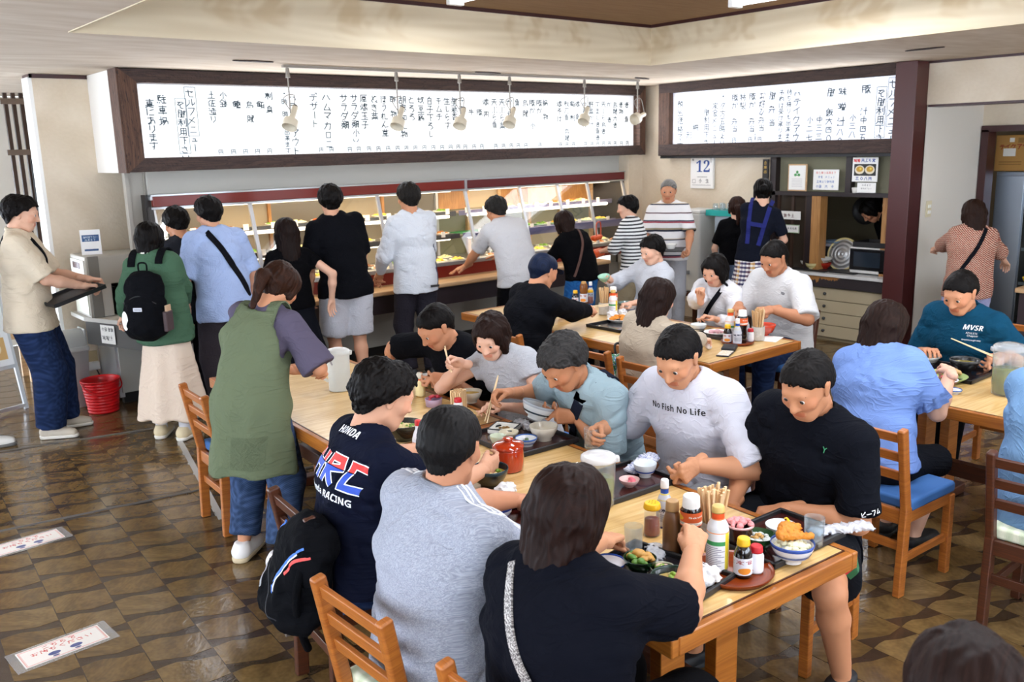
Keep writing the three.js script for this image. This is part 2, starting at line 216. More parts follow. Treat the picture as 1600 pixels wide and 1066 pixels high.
// rusty holes left in the ceiling board
for (const [x, z, a, l] of [[2.97, -6.43, 0, 'leftmost rusty hole in the lower ceiling before the long sign'], [5.24, -6.53, 0.1, 'rusty hole in the lower ceiling behind the lamp rail'], [7.2, -6.45, 0.3, 'rusty hole in the lower ceiling near the room corner'], [7.1, -3.47, 1.5, 'rusty hole in the lower ceiling above the red column']]) {
  const g = new THREE.CylinderGeometry(0.16, 0.16, 0.006, 20); const p = g.attributes.position;
  for (let i = 0; i < p.count; i++) { const q = Math.atan2(p.getZ(i), p.getX(i)); p.setZ(i, p.getZ(i) * (0.22 + 0.05 * Math.sin(q * 5))); }
  solo('ceiling_hole', l, 'hole', g, std(0x2a1510, 0.8), [x, 2.667, z], a);
}
// ---------- the two lit menu signs ----------
const bu = (x) => (0.00077 * x - 0.17131) / (-0.0004 * x + 1), bv = (x) => (0.01262 * x - 13.26477) / (0.00249 * x + 1);
function signTex(W, H, draw, c) {
  return canvasTex(W, H, (ctx) => { ctx.fillStyle = c; ctx.fillRect(0, 0, W, H); ctx.strokeStyle = ctx.fillStyle = '#1c2f3a'; ctx.font = '20px sans-serif'; draw(ctx, W, H); });
}
{
  const W = 2048, H = 230, t = signTex(W, H, (ctx) => {
    const col = (px, s, v, wpx, pitch) => { const x = bu(px) * W, k = (bu(px + 5) - bu(px - 5)) * W / 10, w = wpx * k; vtext(ctx, s, x, v * H, w, w * 1.02, pitch ? pitch * k : w * 1.12); return [x, w]; };
    const boxed = (px, s, v, wpx, hh) => { const [x, w] = col(px, s, v, wpx); ctx.lineWidth = 1.3; ctx.strokeRect(x - w * 0.66, v * H - 6, w * 1.32, hh * H); };
    col(268, '駐車場', 0.16, 14, 18); col(249, '裏にあります', 0.22, 14, 14); boxed(313, 'セルフメニュー', 0.08, 13, 0.64); boxed(297, 'を御利用下さい', 0.23, 13, 0.72);
    col(346, '土佐造り', 0.1, 11.5); col(364, '小鉢', 0.1, 11.5); col(384, '鰹', 0.22, 12); col(404, '烏賊', 0.22, 11.5, 22); col(421, '鮪', 0.22, 11.5); col(435, '刺身', 0.1, 11, 20);
    col(459, '●時間時より出来ます。', 0.1, 8.5, 9.2); col(472, '（テイクアウト）', 0.1, 12); col(504, 'デザート', 0.1, 11.5); col(524, 'ハムマカロニ', 0.1, 12);
    col(551, 'サラダ類', 0.1, 11.5); col(567, 'サラダ類小）', 0.1, 11); col(582, '厚焼玉子', 0.1, 11); col(598, 'ぬき菜', 0.11, 10.5); col(613, 'ほうれん草', 0.11, 10.5); col(627, '酢物', 0.11, 9.5, 20); col(642, '胡麻和え物', 0.11, 10.5);
    col(656, 'とろろ', 0.12, 10); col(670, '奴豆腐', 0.12, 10); col(684, '白子下ろし', 0.12, 10); col(698, 'キムチ', 0.12, 9.5); col(711, '生しらす', 0.12, 9.5); col(722, '御新香', 0.12, 9); col(733, 'やまかけ', 0.12, 9);
    col(748, '牛', 0.3, 8.5); col(761, '豚', 0.3, 8.5); col(771, '焼肉', 0.13, 8.5, 15); col(784, '天ぷら魚', 0.13, 8.5); col(796, '天ぷら菜', 0.13, 8.5); col(808, 'か魚', 0.13, 8.5, 15); col(820, '魚', 0.13, 8.5); col(832, '烏賊', 0.13, 8.5, 13); col(843, '豚かつ小', 0.13, 8.2); col(854, '豚かつ', 0.13, 8.2); col(863, '揚物', 0.13, 8, 16);
    col(885, '焼そば', 0.14, 7.8); col(896, '秋刀魚 烏賊', 0.14, 7.2); col(905, '鮪刺', 0.14, 7.2, 16); col(913, '焼魚', 0.14, 7, 15); col(924, '中華そば', 0.14, 7); col(934, '野菜かけ', 0.14, 7); col(944, 'すまし煮魚煮', 0.14, 6.8); col(953, '天ぷら烏煮', 0.14, 6.8); col(962, 'かつ煮', 0.14, 6.8, 8.5); col(971, '烏賊大煮', 0.14, 6.8); col(980, '煮物盛付', 0.14, 6.6); col(989, '煮魚', 0.14, 6.6, 16);
    for (const px of [353, 373, 392, 411, 430, 511, 527, 556, 570, 586, 601, 616, 631, 645, 659, 673, 687, 701, 714, 726, 737, 751, 763, 785, 797, 809, 820, 832, 854, 886, 896, 906, 925, 935, 944, 953, 962, 971, 981, 990]) col(px, '円', 0.88, 8.5 - (px - 350) * 0.0055);
  }, '#fbfdff');
  const s = thing('menu_sign', 'long lit white menu board in a dark timber frame over the display case', 'sign', [2.28, 1.885, -7.3]);
  const L = 5.93;
  part(s, 'cabinet', merge([box(0, L, 0.03, 0.785, -0.8, -0.12), box(-0.005, 0.003, 0, 0.785, -0.8, -0.1)]), std(0xe9e6e0, 0.7), 'white box behind the frame');
  const pg = new THREE.PlaneGeometry(5.74, 0.6); part(s, 'display_panel', pg.translate(0.134 + 5.701 / 2, 0.109 + 0.285, -0.1), std(0xffffff, 0.35, { map: t, emissive: 0xffffff, emissiveMap: t, emissiveIntensity: 0.39 }));
  const fr = (pts) => { const sh = new THREE.Shape(); pts.forEach((p, i) => i ? sh.lineTo(...p) : sh.moveTo(...p)); const g = new THREE.ExtrudeGeometry(sh, { depth: 0.1, bevelEnabled: true, bevelSize: 0.006, bevelThickness: 0.006, bevelSegments: 2 }); return g.translate(0, 0, -0.1); };
  part(s, 'frame_board', fr([[0.006, 0.777], [L - 0.006, 0.777], [L - 0.094, 0.684], [0.128, 0.684]]), M.oldwood);
  part(s, 'frame_board', fr([[0.006, 0.008], [L - 0.006, 0.008], [L - 0.094, 0.106], [0.128, 0.106]]), M.oldwood);
  part(s, 'frame_board', fr([[0, 0.008], [0.122, 0.106], [0.122, 0.684], [0, 0.777]]), M.oldwoodv);
  part(s, 'frame_board', fr([[L, 0.008], [L - 0.09, 0.106], [L - 0.09, 0.684], [L, 0.777]]), M.oldwoodv);
  part(s, 'side_board', box(-0.02, 0.004, 0.0, 0.785, -0.2, -0.0), M.oldwoodv);
  areaLight('long_sign_light', 5.6, 0.55, [5.26, 2.28, -7.37], [5.26, 2.2, 0], 0xf4f8ff, SIGN);
}
{
  const W = 1024, H = 220, t = signTex(W, H, (ctx) => {
    const col = (px, s, v, wpx, pitch) => { const x = bv(px) * W, k = (bv(px + 4) - bv(px - 4)) * W / 8, w = wpx * k; vtext(ctx, s, x, v * H, w, w * 1.0, pitch ? pitch * k : w * 1.1, Math.max(1.6, w * 0.1)); return [x, w]; };
    const boxed = (px, s, v, wpx, hh, pitch) => { const [x, w] = col(px, s, v, wpx, pitch); ctx.lineWidth = 1.3; ctx.strokeRect(x - w * 0.62, v * H - 6, w * 1.24, hh * H); };
    boxed(1394, 'セルフメニュー', 0.07, 13, 0.76, 13.6); boxed(1376, 'を御利用下さい', 0.2, 12.5, 0.8, 13); col(1352, '豚', 0.12, 13); col(1350, '汁中四五〇円', 0.48, 11, 12.6); col(1333, '小三八〇円', 0.58, 10, 12); col(1315, '味噌汁', 0.13, 12, 21); col(1314, '二八〇円', 0.66, 10, 12.6);
    col(1297, '御', 0.13, 12); col(1296, '飯大四〇〇円', 0.47, 10.5, 12); col(1281, '中三三〇円', 0.58, 10, 12); col(1266, '小二七〇円', 0.58, 10, 12); col(1245, '（テイクアウト）', 0.1, 11); col(1232, '持ち帰りも出来ます', 0.1, 7.6); col(1220, '予約は受け承ります', 0.1, 7.6);
    col(1206, '御弁当', 0.12, 10.5, 18); col(1190, 'お好み弁当', 0.12, 9.5); col(1175, '豚かつ弁当', 0.12, 9.5); col(1160, '特製', 0.12, 9, 11); col(1148, '豚かつ弁当', 0.12, 9); col(1129, '●夕方五時より', 0.12, 8.5); col(1117, '定食メニューも', 0.24, 8.4); col(1104, '御利用下さい', 0.35, 8.4); col(1087, '桝', 0.62, 9); col(1077, '形', 0.76, 9); col(1063, '税込価格です', 0.16, 8.6, 10);
    col(1148, '円', 0.9, 6.5); col(1173, '円', 0.9, 6.5); col(1188, '円', 0.9, 6.5); col(1181, '三五', 0.84, 4);
  }, '#f3f6ff');
  const s = thing('menu_sign', 'shorter lit white menu board in a dark timber frame beside the red column', 'sign', [8.2, 1.87, -5.53]);
  const pg = new THREE.PlaneGeometry(2.69, 0.575); pg.rotateY(-Math.PI / 2); part(s, 'display_panel', pg.translate(0.0, 0.414, 0), std(0xffffff, 0.35, { map: t, emissive: 0xfafbff, emissiveMap: t, emissiveIntensity: 0.39 }));
  part(s, 'cabinet', box(0.005, 0.1, 0.02, 0.79, -1.49, 1.34), M.white);
  part(s, 'frame_board', box(-0.07, 0.05, 0.695, 0.8, -1.5, 1.34, 0.006), M.oldwood); part(s, 'frame_board', box(-0.07, 0.05, 0.0, 0.13, -1.5, 1.34, 0.006), M.oldwood);
  part(s, 'frame_board', box(-0.07, 0.05, 0.12, 0.705, -1.5, -1.34, 0.006), M.oldwoodv);
  part(s, 'trim_strip', box(-0.03, 0.05, -0.03, 0.0, -1.5, 1.34), M.black);
  areaLight('short_sign_light', 2.6, 0.5, [8.1, 2.28, -5.53], [0, 2.1, -5.53], 0xf4f8ff, SIGN);
}
// spot lamps on a rail in front of the long sign
{
  solo('lamp_rail', 'thin grey rail under the lower ceiling carrying the spot lamps', 'rail', box(-2.02, 2.02, -0.02, 0, -0.018, 0.018, 0.004), std(0x9a938a, 0.5), [5.3, 2.668, -6.6]);
  const names = ['leftmost', 'second', 'third', 'fourth', 'fifth', 'rightmost'];
  [[3.32, 2.25, 0.5], [4.31, 2.25, 0.55], [4.97, 2.25, 0.55], [5.55, 2.26, 0.6], [6.52, 2.28, 0.65], [7.3, 2.28, 1.25]].forEach(([x, y, tl], i) => {
    const t = thing('spot_lamp', `cream spot lamp on a thin rod, ${names[i]} of the six from the left`, 'spot lamp', [x, 0, -6.6], 0, 'spot lamps before the long sign');
    part(t, 'rod', merge([cyl(0.006, 0.006, 2.65 - y - 0.06, 0, y + 0.06, 0, 8), cyl(0.018, 0.014, 0.07, 0, 2.575, 0, 12)]), std(0x8d8880, 0.4, { metalness: 0.6 }));
    const R = new THREE.Euler(-0.35, 0, -tl), h = lathe([[0.0, 0.13], [0.024, 0.13], [0.024, 0.03], [0.035, 0.015], [0.058, 0.005], [0.06, -0.06], [0.055, -0.06], [0.05, -0.01], [0, -0.01]], 20).applyMatrix4(new THREE.Matrix4().makeRotationFromEuler(R)).translate(0, y, 0);
    const hd = part(t, 'lamp_head', h, std(0xd3cbb8, 0.45));
    const tip = V(0, 0.13, 0).applyEuler(R); part(hd, 'cap', new THREE.SphereGeometry(0.022, 10, 8).translate(tip.x, tip.y + y, tip.z), M.black);
    part(t, 'cable', tube([[0, y + 0.08, 0], [-0.05, y + 0.17, 0], [0.03, y + 0.2, 0.01], [tip.x, y + tip.y + 0.02, tip.z]], 0.0035, 20, 6), std(0x8a8781, 0.5));
  });
}
// ---------- serving counter ----------
{
  const t = thing('serving_counter', 'long low serving counter with a pale wooden ledge and dark front band', 'counter', [0, 0, 0]);
  const sh = (pts, y0, y1) => { const s = new THREE.Shape(); pts.forEach(([x, z], i) => i ? s.lineTo(x, -z) : s.moveTo(x, -z)); const g = new THREE.ExtrudeGeometry(s, { depth: y1 - y0, bevelEnabled: false }); g.rotateX(-Math.PI / 2).translate(0, y0, 0); return g; };
  part(t, 'ledge', box(2.75, 7.3, 0.705, 0.748, -7.35, -6.98, 0.016), M.ledge);
  part(t, 'counter_top', sh([[1.92, -8.08], [1.92, -7.7], [2.16, -7.06], [2.745, -7.06], [2.745, -8.08]], 0.72, 0.752), std(0xc9c8c2, 0.35), 'pale grey top under the register');
  part(t, 'front_band', sh([[2.165, -7.07], [7.28, -7.0], [7.28, -7.06], [2.165, -7.13]], 0.53, 0.715), std(0x2c2226, 0.4));
  part(t, 'corner_panel', sh([[1.93, -7.7], [2.165, -7.07], [2.2, -7.1], [1.965, -7.72]], 0.53, 0.72), std(0x4c4a48, 0.4, { metalness: 0.3 }));
  part(t, 'base_panel', box(2.12, 8.05, 0.1, 0.6, -7.62, -7.58), std(0xb2b1aa, 0.55)); part(t, 'base_side', box(2.1, 2.14, 0.06, 0.6, -8.08, -7.6), M.alu);
  part(t, 'kick_board', box(2.14, 8.05, 0, 0.1, -7.7, -7.64), M.black);
  part(t, 'notice', new THREE.PlaneGeometry(0.17, 0.15).rotateY(-Math.atan2(0.63, 0.235)).translate(2.018, 0.63, -7.44), std(0xffffff, 0.6, { map: canvasTex(128, 110, (c) => { c.fillStyle = '#f4f4f0'; c.fillRect(0, 0, 128, 110); c.strokeStyle = '#333'; htext(c, '小鉢', 12, 12, 22, 24, 26); htext(c, '御飯', 70, 12, 22, 24, 26); htext(c, '味噌汁', 12, 60, 26, 30, 32); }) }), 'white notice on the counter corner');
}
// ---------- display case ----------
const caseX = [2.5, 3.33, 4.62, 5.68, 6.42, 6.98, 7.45, 8.04];
{
  const t = thing('display_case', 'long lit food display case with slanted glass and red trim', 'display case', [0, 0, 0]);
  const red = std(0x7a1c10, 0.3), redd = std(0x5e141a, 0.3);
  part(t, 'header_panel', box(2.5, 8.06, 1.69, 1.885, -7.62, -7.58), std(0xb9b8b1, 0.8)); 
  part(t, 'top_board', box(2.48, 8.06, 1.66, 1.7, -8.05, -7.5), M.steel);
  part(t, 'red_trim', box(2.5, 5.66, 1.605, 1.69, -7.54, -7.49, 0.004), red); part(t, 'red_trim', box(5.68, 8.06, 1.605, 1.69, -7.54, -7.49, 0.004), redd);
  part(t, 'steel_strip', merge([box(2.48, 8.06, 1.69, 1.703, -7.54, -7.475), box(2.48, 8.06, 1.585, 1.603, -7.55, -7.485), box(5.655, 5.685, 1.58, 1.7, -7.55, -7.48)]), M.steel);
  part(t, 'lower_trim', box(2.5, 8.05, 0.745, 0.86, -7.36, -7.31, 0.004), red);
  part(t, 'steel_rail', box(2.48, 8.06, 0.86, 0.9, -7.4, -7.3, 0.006), M.steel);
  for (const x of caseX) part(t, 'mullion', bar([x, 0.89, -7.33], [x, 1.59, -7.52], 0.035, 0.025, 0.004), M.alu);
  for (let i = 0; i < caseX.length - 1; i++) part(t, 'pane', bar([(caseX[i] + caseX[i + 1]) / 2, 0.9, -7.335], [(caseX[i] + caseX[i + 1]) / 2, 1.59, -7.525], caseX[i + 1] - caseX[i] - 0.036, 0.005), M.glass);
  part(t, 'end_panel', merge([box(2.46, 2.5, 0.75, 1.7, -8.05, -7.55), bar([2.48, 0.9, -7.42], [2.48, 1.6, -7.54], 0.03, 0.1)]), std(0x2b2725, 0.4)); part(t, 'end_panel', box(8.045, 8.07, 0.75, 1.7, -8.05, -7.5), M.black);
  part(t, 'case_floor', box(2.5, 8.04, 0.84, 0.87, -8.05, -7.38), M.steel);
  for (const [x0, x1] of [[2.52, 5.66], [5.7, 8.02]]) {
    for (const y of [1.12, 1.35]) {
      part(t, 'shelf', box(x0, x1, y - 0.012, y, -8.0, -7.6 - (y - 1.1) * 0.25), M.steel);
      part(t, 'shelf_rail', box(x0, x1, y - 0.03, y + 0.022, -7.605 - (y - 1.1) * 0.25, -7.592 - (y - 1.1) * 0.25, 0.003), x0 < 5 ? M.darksteel : std(0x77779a, 0.35, { metalness: 0.4 }));
      part(t, 'strip_light', box(x0 + 0.1, x1 - 0.1, y - 0.045, y - 0.015, -7.66, -7.63, 0.01), std(0xffffff, 0.4, { emissive: 0xfff1d8, emissiveIntensity: 3 }));
    }
    areaLight('case_strip_light', x1 - x0 - 0.1, 0.06, [(x0 + x1) / 2, 1.57, -7.62], [(x0 + x1) / 2, 0.9, -7.7], 0xffdfae, CASE);
    areaLight('case_strip_light', x1 - x0 - 0.1, 0.04, [(x0 + x1) / 2, 1.07, -7.645], [(x0 + x1) / 2, 0.87, -7.67], 0xffe3b8, CASE * 0.5);
    areaLight('case_strip_light', x1 - x0 - 0.1, 0.04, [(x0 + x1) / 2, 1.3, -7.645], [(x0 + x1) / 2, 1.1, -7.67], 0xffe3b8, CASE * 0.5);
    part(t, 'strip_light', box(x0 + 0.1, x1 - 0.1, 1.575, 1.6, -7.62, -7.59, 0.01), std(0xffffff, 0.4, { emissive: 0xfff1d8, emissiveIntensity: 3 }));
  }
  // what closes the case at the back: steel sliding panels on the left, timber and glass panels on the right
  const wp = std(0xffffff, 0.5, { map: wood(0x9a6a3c, 0xc69458, 17, [0.6, 0.2], 1) });
  [2.52, 3.15, 3.75, 4.35, 5.0, 5.68].forEach((x, i, a) => { if (i) { part(t, 'back_panel', box(a[i - 1], x - 0.03, 0.87, 1.66, -8.05, -8.03), i % 2 ? std(0x77736a, 0.35, { metalness: 0.4 }) : std(0x9a8f7a, 0.5)); part(t, 'back_post', box(x - 0.03, x, 0.87, 1.66, -8.05, -8.0), i % 2 ? M.alu : wp); } });
  [5.7, 6.1, 6.55, 7.0, 7.5, 8.03].forEach((x, i, a) => { if (i) { part(t, 'back_panel', box(a[i - 1], x - 0.04, 1.36, 1.66, -8.05, -8.02), i % 2 ? wp : std(0xb9a88c, 0.5)); part(t, 'back_panel', box(a[i - 1], x - 0.04, 0.87, 1.36, -8.05, -8.03), i % 2 ? std(0x74785e, 0.4) : std(0xa09c8c, 0.4)); part(t, 'back_post', box(x - 0.04, x, 0.87, 1.66, -8.05, -7.99), M.ledge); } });
  part(t, 'front_rail', box(5.7, 8.02, 1.07, 1.15, -7.43, -7.395, 0.006), std(0x6e6e92, 0.35, { metalness: 0.4 }));
  // green mats and price cards
  for (const x of [5.95, 6.7, 7.2, 7.75]) part(t, 'green_mat', box(x - 0.2, x + 0.22, 1.1201, 1.126, -7.95, -7.63), std(0x3f9a5e, 0.6));
  for (let k = 0; k < 44; k++) { const x = 2.6 + k * 0.123 + rr(-0.02, 0.02), y = k % 2 ? 1.14 : 1.37; if (Math.abs(x - 5.68) > 0.06) part(t, 'price_card', box(x - 0.025, x + 0.025, y - 0.025, y + 0.03, -7.59 - (y - 1.1) * 0.25, -7.585 - (y - 1.1) * 0.25), M.white); }
}
// dishes of food in the case
function foodPile(r, h, col, n, s) { // small lumps heaped on a dish
  const l = []; for (let i = 0; i < n; i++) { const a = rr(0, 6.28), q = r * Math.sqrt(rnd()) * 0.85, g = new THREE.IcosahedronGeometry(s * rr(0.7, 1.3), 1); g.scale(1, rr(0.45, 0.8), rr(0.6, 1)).rotateY(rr(0, 3)).translate(Math.cos(a) * q, h * (1 - (q / r) ** 2 * 0.8), Math.sin(a) * q); l.push(g); }
  return merge(l);
}
const plateGeo = lathe([[0, 0.004], [0.05, 0.004], [0.052, 0], [0.056, 0], [0.085, 0.022], [0.088, 0.025], [0.084, 0.026], [0.055, 0.01], [0, 0.008]], 24);
{
  const kinds = [['fried', 0xb06a1e, 'golden fried food'], ['egg', 0xe0b93a, 'yellow rolled egg'], ['greens', 0x5f8a2a, 'green vegetables'], ['salad', 0xd9d6a2, 'pale salad'], ['stew', 0x7a4a22, 'brown stewed fish'], ['roe', 0xc85a24, 'orange pickles']];
  const protos = kinds.map(([n, c]) => [foodPile(0.07, 0.035, c, 16, 0.02), std(c, 0.5)]);
  const ord = ['first', 'second', 'third', 'fourth', 'fifth', 'sixth'], bay = ['first', 'second', 'third', 'fourth', 'fifth', 'sixth', 'last'], cnt = {};
  let n = 0;
  for (const [y, z, where] of [[0.87, -7.5, 'floor'], [0.87, -7.72, 'rear floor'], [1.12, -7.74, 'middle shelf'], [1.35, -7.8, 'top shelf']]) for (let x = 2.72; x < 7.95; x += 0.235) {
    if (Math.abs(x - 5.68) < 0.12 || (y > 1 && rnd() < 0.25)) continue;
    const k = Math.floor(rnd() * 6), b = Math.max(0, caseX.findIndex((q) => q > x) - 1), key = where + b, ix = cnt[key] = (cnt[key] ?? -1) + 1, t = thing('food_dish', `dish of ${kinds[k][2]}, ${ord[ix]} on the ${where} in the ${bay[b]} case bay`, 'dish', [x + rr(-0.02, 0.02), y + 0.001, z + rr(-0.02, 0.02)], rr(0, 6), 'dishes of food in the display case');
    part(t, 'plate', plateGeo, M.porcelain); part(t, 'food', protos[k][0], protos[k][1]); n++;
  }
}
// ---------- left end: register, baskets, bins, boards ----------
{
  let t = thing('ticket_machine', 'boxy cream and grey machine at the left end of the counter', 'machine', [1.95, 0.753, -8.0]);
  part(t, 'body', merge([box(0, 0.56, 0.26, 0.49, 0, 0.42, 0.012), box(0, 0.18, 0, 0.27, 0, 0.42, 0.008)]), std(0xbcb9b0, 0.5));
  part(t, 'front_door', box(-0.008, 0.004, 0.02, 0.26, 0.05, 0.4, 0.004), std(0xd9dccb, 0.4)); part(t, 'control_panel', box(-0.012, 0.004, 0.3, 0.46, 0.04, 0.4, 0.004), std(0xe9e9e4, 0.4));
  part(t, 'display', box(-0.016, -0.01, 0.39, 0.44, 0.12, 0.3), std(0x4a1a22, 0.2)); part(t, 'edge_post', box(0.02, 0.1, 0, 0.49, 0.41, 0.43, 0.004), std(0x7d7a73, 0.4)); part(t, 'lock', cyl(0.014, 0.014, 0.02).rotateZ(Math.PI / 2).translate(0, 0.2, 0.1), M.steel);
  t = thing('info_card', 'small white card with blue bands standing on the cream machine', 'card', [2.05, 1.245, -7.72], -0.3);
  part(t, 'card', box(-0.075, 0.075, 0, 0.2, -0.002, 0.002).rotateX(-0.1), std(0xf5f6f8, 0.5));
  part(t, 'print', new THREE.PlaneGeometry(0.145, 0.195).translate(0, 0.1, 0.0045).rotateX(-0.1), std(0xffffff, 0.5, { map: canvasTex(148, 200, (c) => { c.fillStyle = '#f3f5f8'; c.fillRect(0, 0, 148, 200); c.fillStyle = '#234f84'; c.fillRect(10, 40, 128, 54); c.fillRect(22, 156, 104, 16); c.strokeStyle = '#dfe8f2'; htext(c, '御利用下さい', 20, 50, 17, 18, 18); htext(c, '出来ます', 30, 72, 17, 18, 22); }) }));
  t = thing('tray_box', 'black lacquer box with a red brown inside on the counter below the machine', 'box', [2.16, 0.753, -7.9]);
  part(t, 'shell', merge([box(0, 0.36, 0, 0.225, 0.3, 0.31), box(0, 0.36, 0, 0.225, 0, 0.01), box(0, 0.01, 0, 0.225, 0, 0.31), box(0.35, 0.36, 0, 0.225, 0, 0.31), box(0, 0.36, 0, 0.01, 0, 0.31)]), std(0x15161c, 0.25)); part(t, 'lining', box(0.012, 0.348, 0.16, 0.175, 0.012, 0.298), std(0x7a2c14, 0.4));
  t = thing('plastic_basket', 'small blue plastic basket on the grey counter top', 'basket', [2.34, 0.753, -7.32]);
  part(t, 'body', merge([lathe([[0.07, 0], [0.1, 0.1], [0.108, 0.102], [0.106, 0.106], [0.097, 0.104], [0.066, 0.004], [0, 0.004]], 28)]).scale(1.15, 1, 0.9), std(0x4a86d8, 0.4)); for (let k = 0; k < 16; k++) { const a = k / 16 * 6.283; part(t, 'rib', bar([Math.cos(a) * 0.083, 0.005, Math.sin(a) * 0.065], [Math.cos(a) * 0.118, 0.1, Math.sin(a) * 0.093], 0.006, 0.006), std(0x3c74c4, 0.4)); }
  t = thing('bucket', 'bright red ribbed plastic bucket on the floor under the counter', 'bucket', [1.94, 0.0, -7.52]);
  const red = std(0xd3141c, 0.35), pr = []; for (let k = 0; k <= 40; k++) pr.push([0.115 + 0.028 * k / 40 + 0.0022 * Math.sin(k * 1.57), 0.005 + 0.25 * k / 40]);
  part(t, 'body', lathe([[0, 0], [0.113, 0], ...pr, [0.15, 0.258], [0.152, 0.268], [0.145, 0.27], [0.138, 0.25], [0.108, 0.012], [0, 0.012]], 36), red);
  part(t, 'handle', tube([[-0.15, 0.262, 0], [-0.13, 0.2, 0.09], [0, 0.165, 0.15], [0.13, 0.2, 0.09], [0.15, 0.262, 0]], 0.006, 24, 8), red);
  t = thing('waste_bin', 'tall pale grey swing lid bin against the wall beside the red bucket', 'bin', [1.8, 0, -7.87]);
  const bt = new THREE.CylinderGeometry(0.19, 0.15, 0.48, 4, 1).rotateY(Math.PI / 4).translate(0, 0.24, 0); part(t, 'body', bt.toNonIndexed(), std(0xb9bdbd, 0.5)); bt.computeVertexNormals();
  part(t, 'rim', box(-0.145, 0.145, 0.47, 0.51, -0.145, 0.145, 0.01), std(0xc6cac9, 0.45)); part(t, 'swing_lid', new THREE.CylinderGeometry(0.13, 0.13, 0.25, 24, 1, false, 0, Math.PI).rotateZ(Math.PI / 2).rotateX(-0.0).translate(0, 0.51, 0), std(0xb2b6b6, 0.45));
  for (const s of [-1, 1]) part(t, 'lid_side', box(s * 0.135 - 0.008, s * 0.135 + 0.008, 0.5, 0.64, -0.1, 0.1, 0.006), std(0xc6cac9, 0.45));
  t = thing('wall_outlet', 'white power strip and outlet low on the wall beside the bin', 'outlet', [2.03, 0.26, -8.09]);
  part(t, 'plate', box(-0.06, 0.06, 0.03, 0.13, -0.01, 0, 0.003), std(0xc9b48a, 0.5)); part(t, 'adapter', box(-0.06, 0.06, -0.03, 0.04, 0, 0.05, 0.008), M.white); part(t, 'cord', tube([[0.03, -0.02, 0.03], [0.05, -0.12, 0.05], [0.02, -0.2, 0.03], [0.1, -0.24, 0.06]], 0.006), M.black);
  t = thing('sign_board', 'white framed standing board with menu print at the left edge', 'sign board', [1.12, 0, -8.2], 0.35);
  for (const s of [-1, 1]) { const f = s > 0 ? -0.16 : 0.16; part(t, 'leg', merge([bar([-0.3, 0, s * 0.25], [-0.3, 1.05, s * 0.05], 0.03, 0.02), bar([0.3, 0, s * 0.25], [0.3, 1.05, s * 0.05], 0.03, 0.02), bar([-0.3, 0.03, s * 0.245], [0.3, 0.03, s * 0.245], 0.03, 0.02), bar([-0.3, 1.04, s * 0.055], [0.3, 1.04, s * 0.055], 0.03, 0.02), bar([-0.3, 0.36, s * 0.185], [0.3, 0.36, s * 0.185], 0.03, 0.02)]), M.alu); }
  part(t, 'poster', new THREE.PlaneGeometry(0.58, 0.68).rotateX(-0.19).translate(0, 0.7, 0.13), std(0xffffff, 0.4, { map: canvasTex(290, 340, (c) => { c.fillStyle = '#f1f4f8'; c.fillRect(0, 0, 290, 340); c.strokeStyle = '#31598c'; htext(c, '御飯 味噌汁 豚汁', 40, 60, 24, 26, 26); htext(c, '定食メニュー', 40, 110, 24, 26, 28); htext(c, '大 中 小 円', 40, 160, 20, 22, 26); c.fillStyle = '#d8b070'; c.fillRect(20, 220, 250, 90); c.fillStyle = '#efe0bc'; c.beginPath(); c.ellipse(90, 265, 50, 34, 0, 0, 7); c.ellipse(205, 265, 46, 30, 0, 0, 7); c.fill(); }) }));
  t = thing('timber_lattice', 'dark timber lattice of upright slats beyond the end of the wall', 'lattice', [1.9, 0, -9.3]);
  for (let k = 0; k < 5; k++) part(t, 'slat', box(-0.02 + k * 0.066, 0.012 + k * 0.066, 0.1, 2.6, -0.02, 0.02), std(0x3a2518, 0.6)); for (const y of [2.5, 2.05, 1.1, 0.4]) part(t, 'rail', box(-0.05, 0.32, y, y + 0.05, 0.02, 0.045), std(0x6b5a4e, 0.6));
  t = thing('framed_print', 'framed ink print behind the dark lattice at the left', 'picture', [2.12, 1.55, -9.22]);
  part(t, 'frame', box(-0.1, 0.14, 0, 0.46, -0.01, 0.01, 0.004), M.black); part(t, 'print', new THREE.PlaneGeometry(0.2, 0.42).translate(0.02, 0.23, 0.012), std(0xffffff, 0.5, { map: canvasTex(100, 210, (c) => { c.fillStyle = '#e4e4ea'; c.fillRect(0, 0, 100, 210); c.strokeStyle = '#2a2a30'; vtext(c, '土佐味', 34, 20, 34, 40, 52, 7); vtext(c, '大鰹', 76, 40, 24, 28, 40, 4); }) }));
  t = thing('entry_bench', 'low wooden stand behind the sign board at the left', 'stand', [1.5, 0, -9.2]); part(t, 'top', box(-0.3, 0.3, 0.42, 0.47, -0.2, 0.2, 0.01), M.ledge); for (const [x, z] of [[-0.26, -0.16], [0.26, -0.16], [-0.26, 0.16], [0.26, 0.16]]) part(t, 'leg', box(x - 0.025, x + 0.025, 0, 0.42, z - 0.025, z + 0.025), M.ledge);
  solo('side_post', 'grey side post with aluminium channels between the wall and the display case', 'post', merge([box(0, 0.14, 0, 1.13, -0.1, 0), box(-0.015, 0.015, 0, 1.13, 0, 0.02), box(0.13, 0.16, 0, 1.13, 0, 0.02)]), std(0xaaa69d, 0.5), [2.36, 0.753, -7.66]);
}
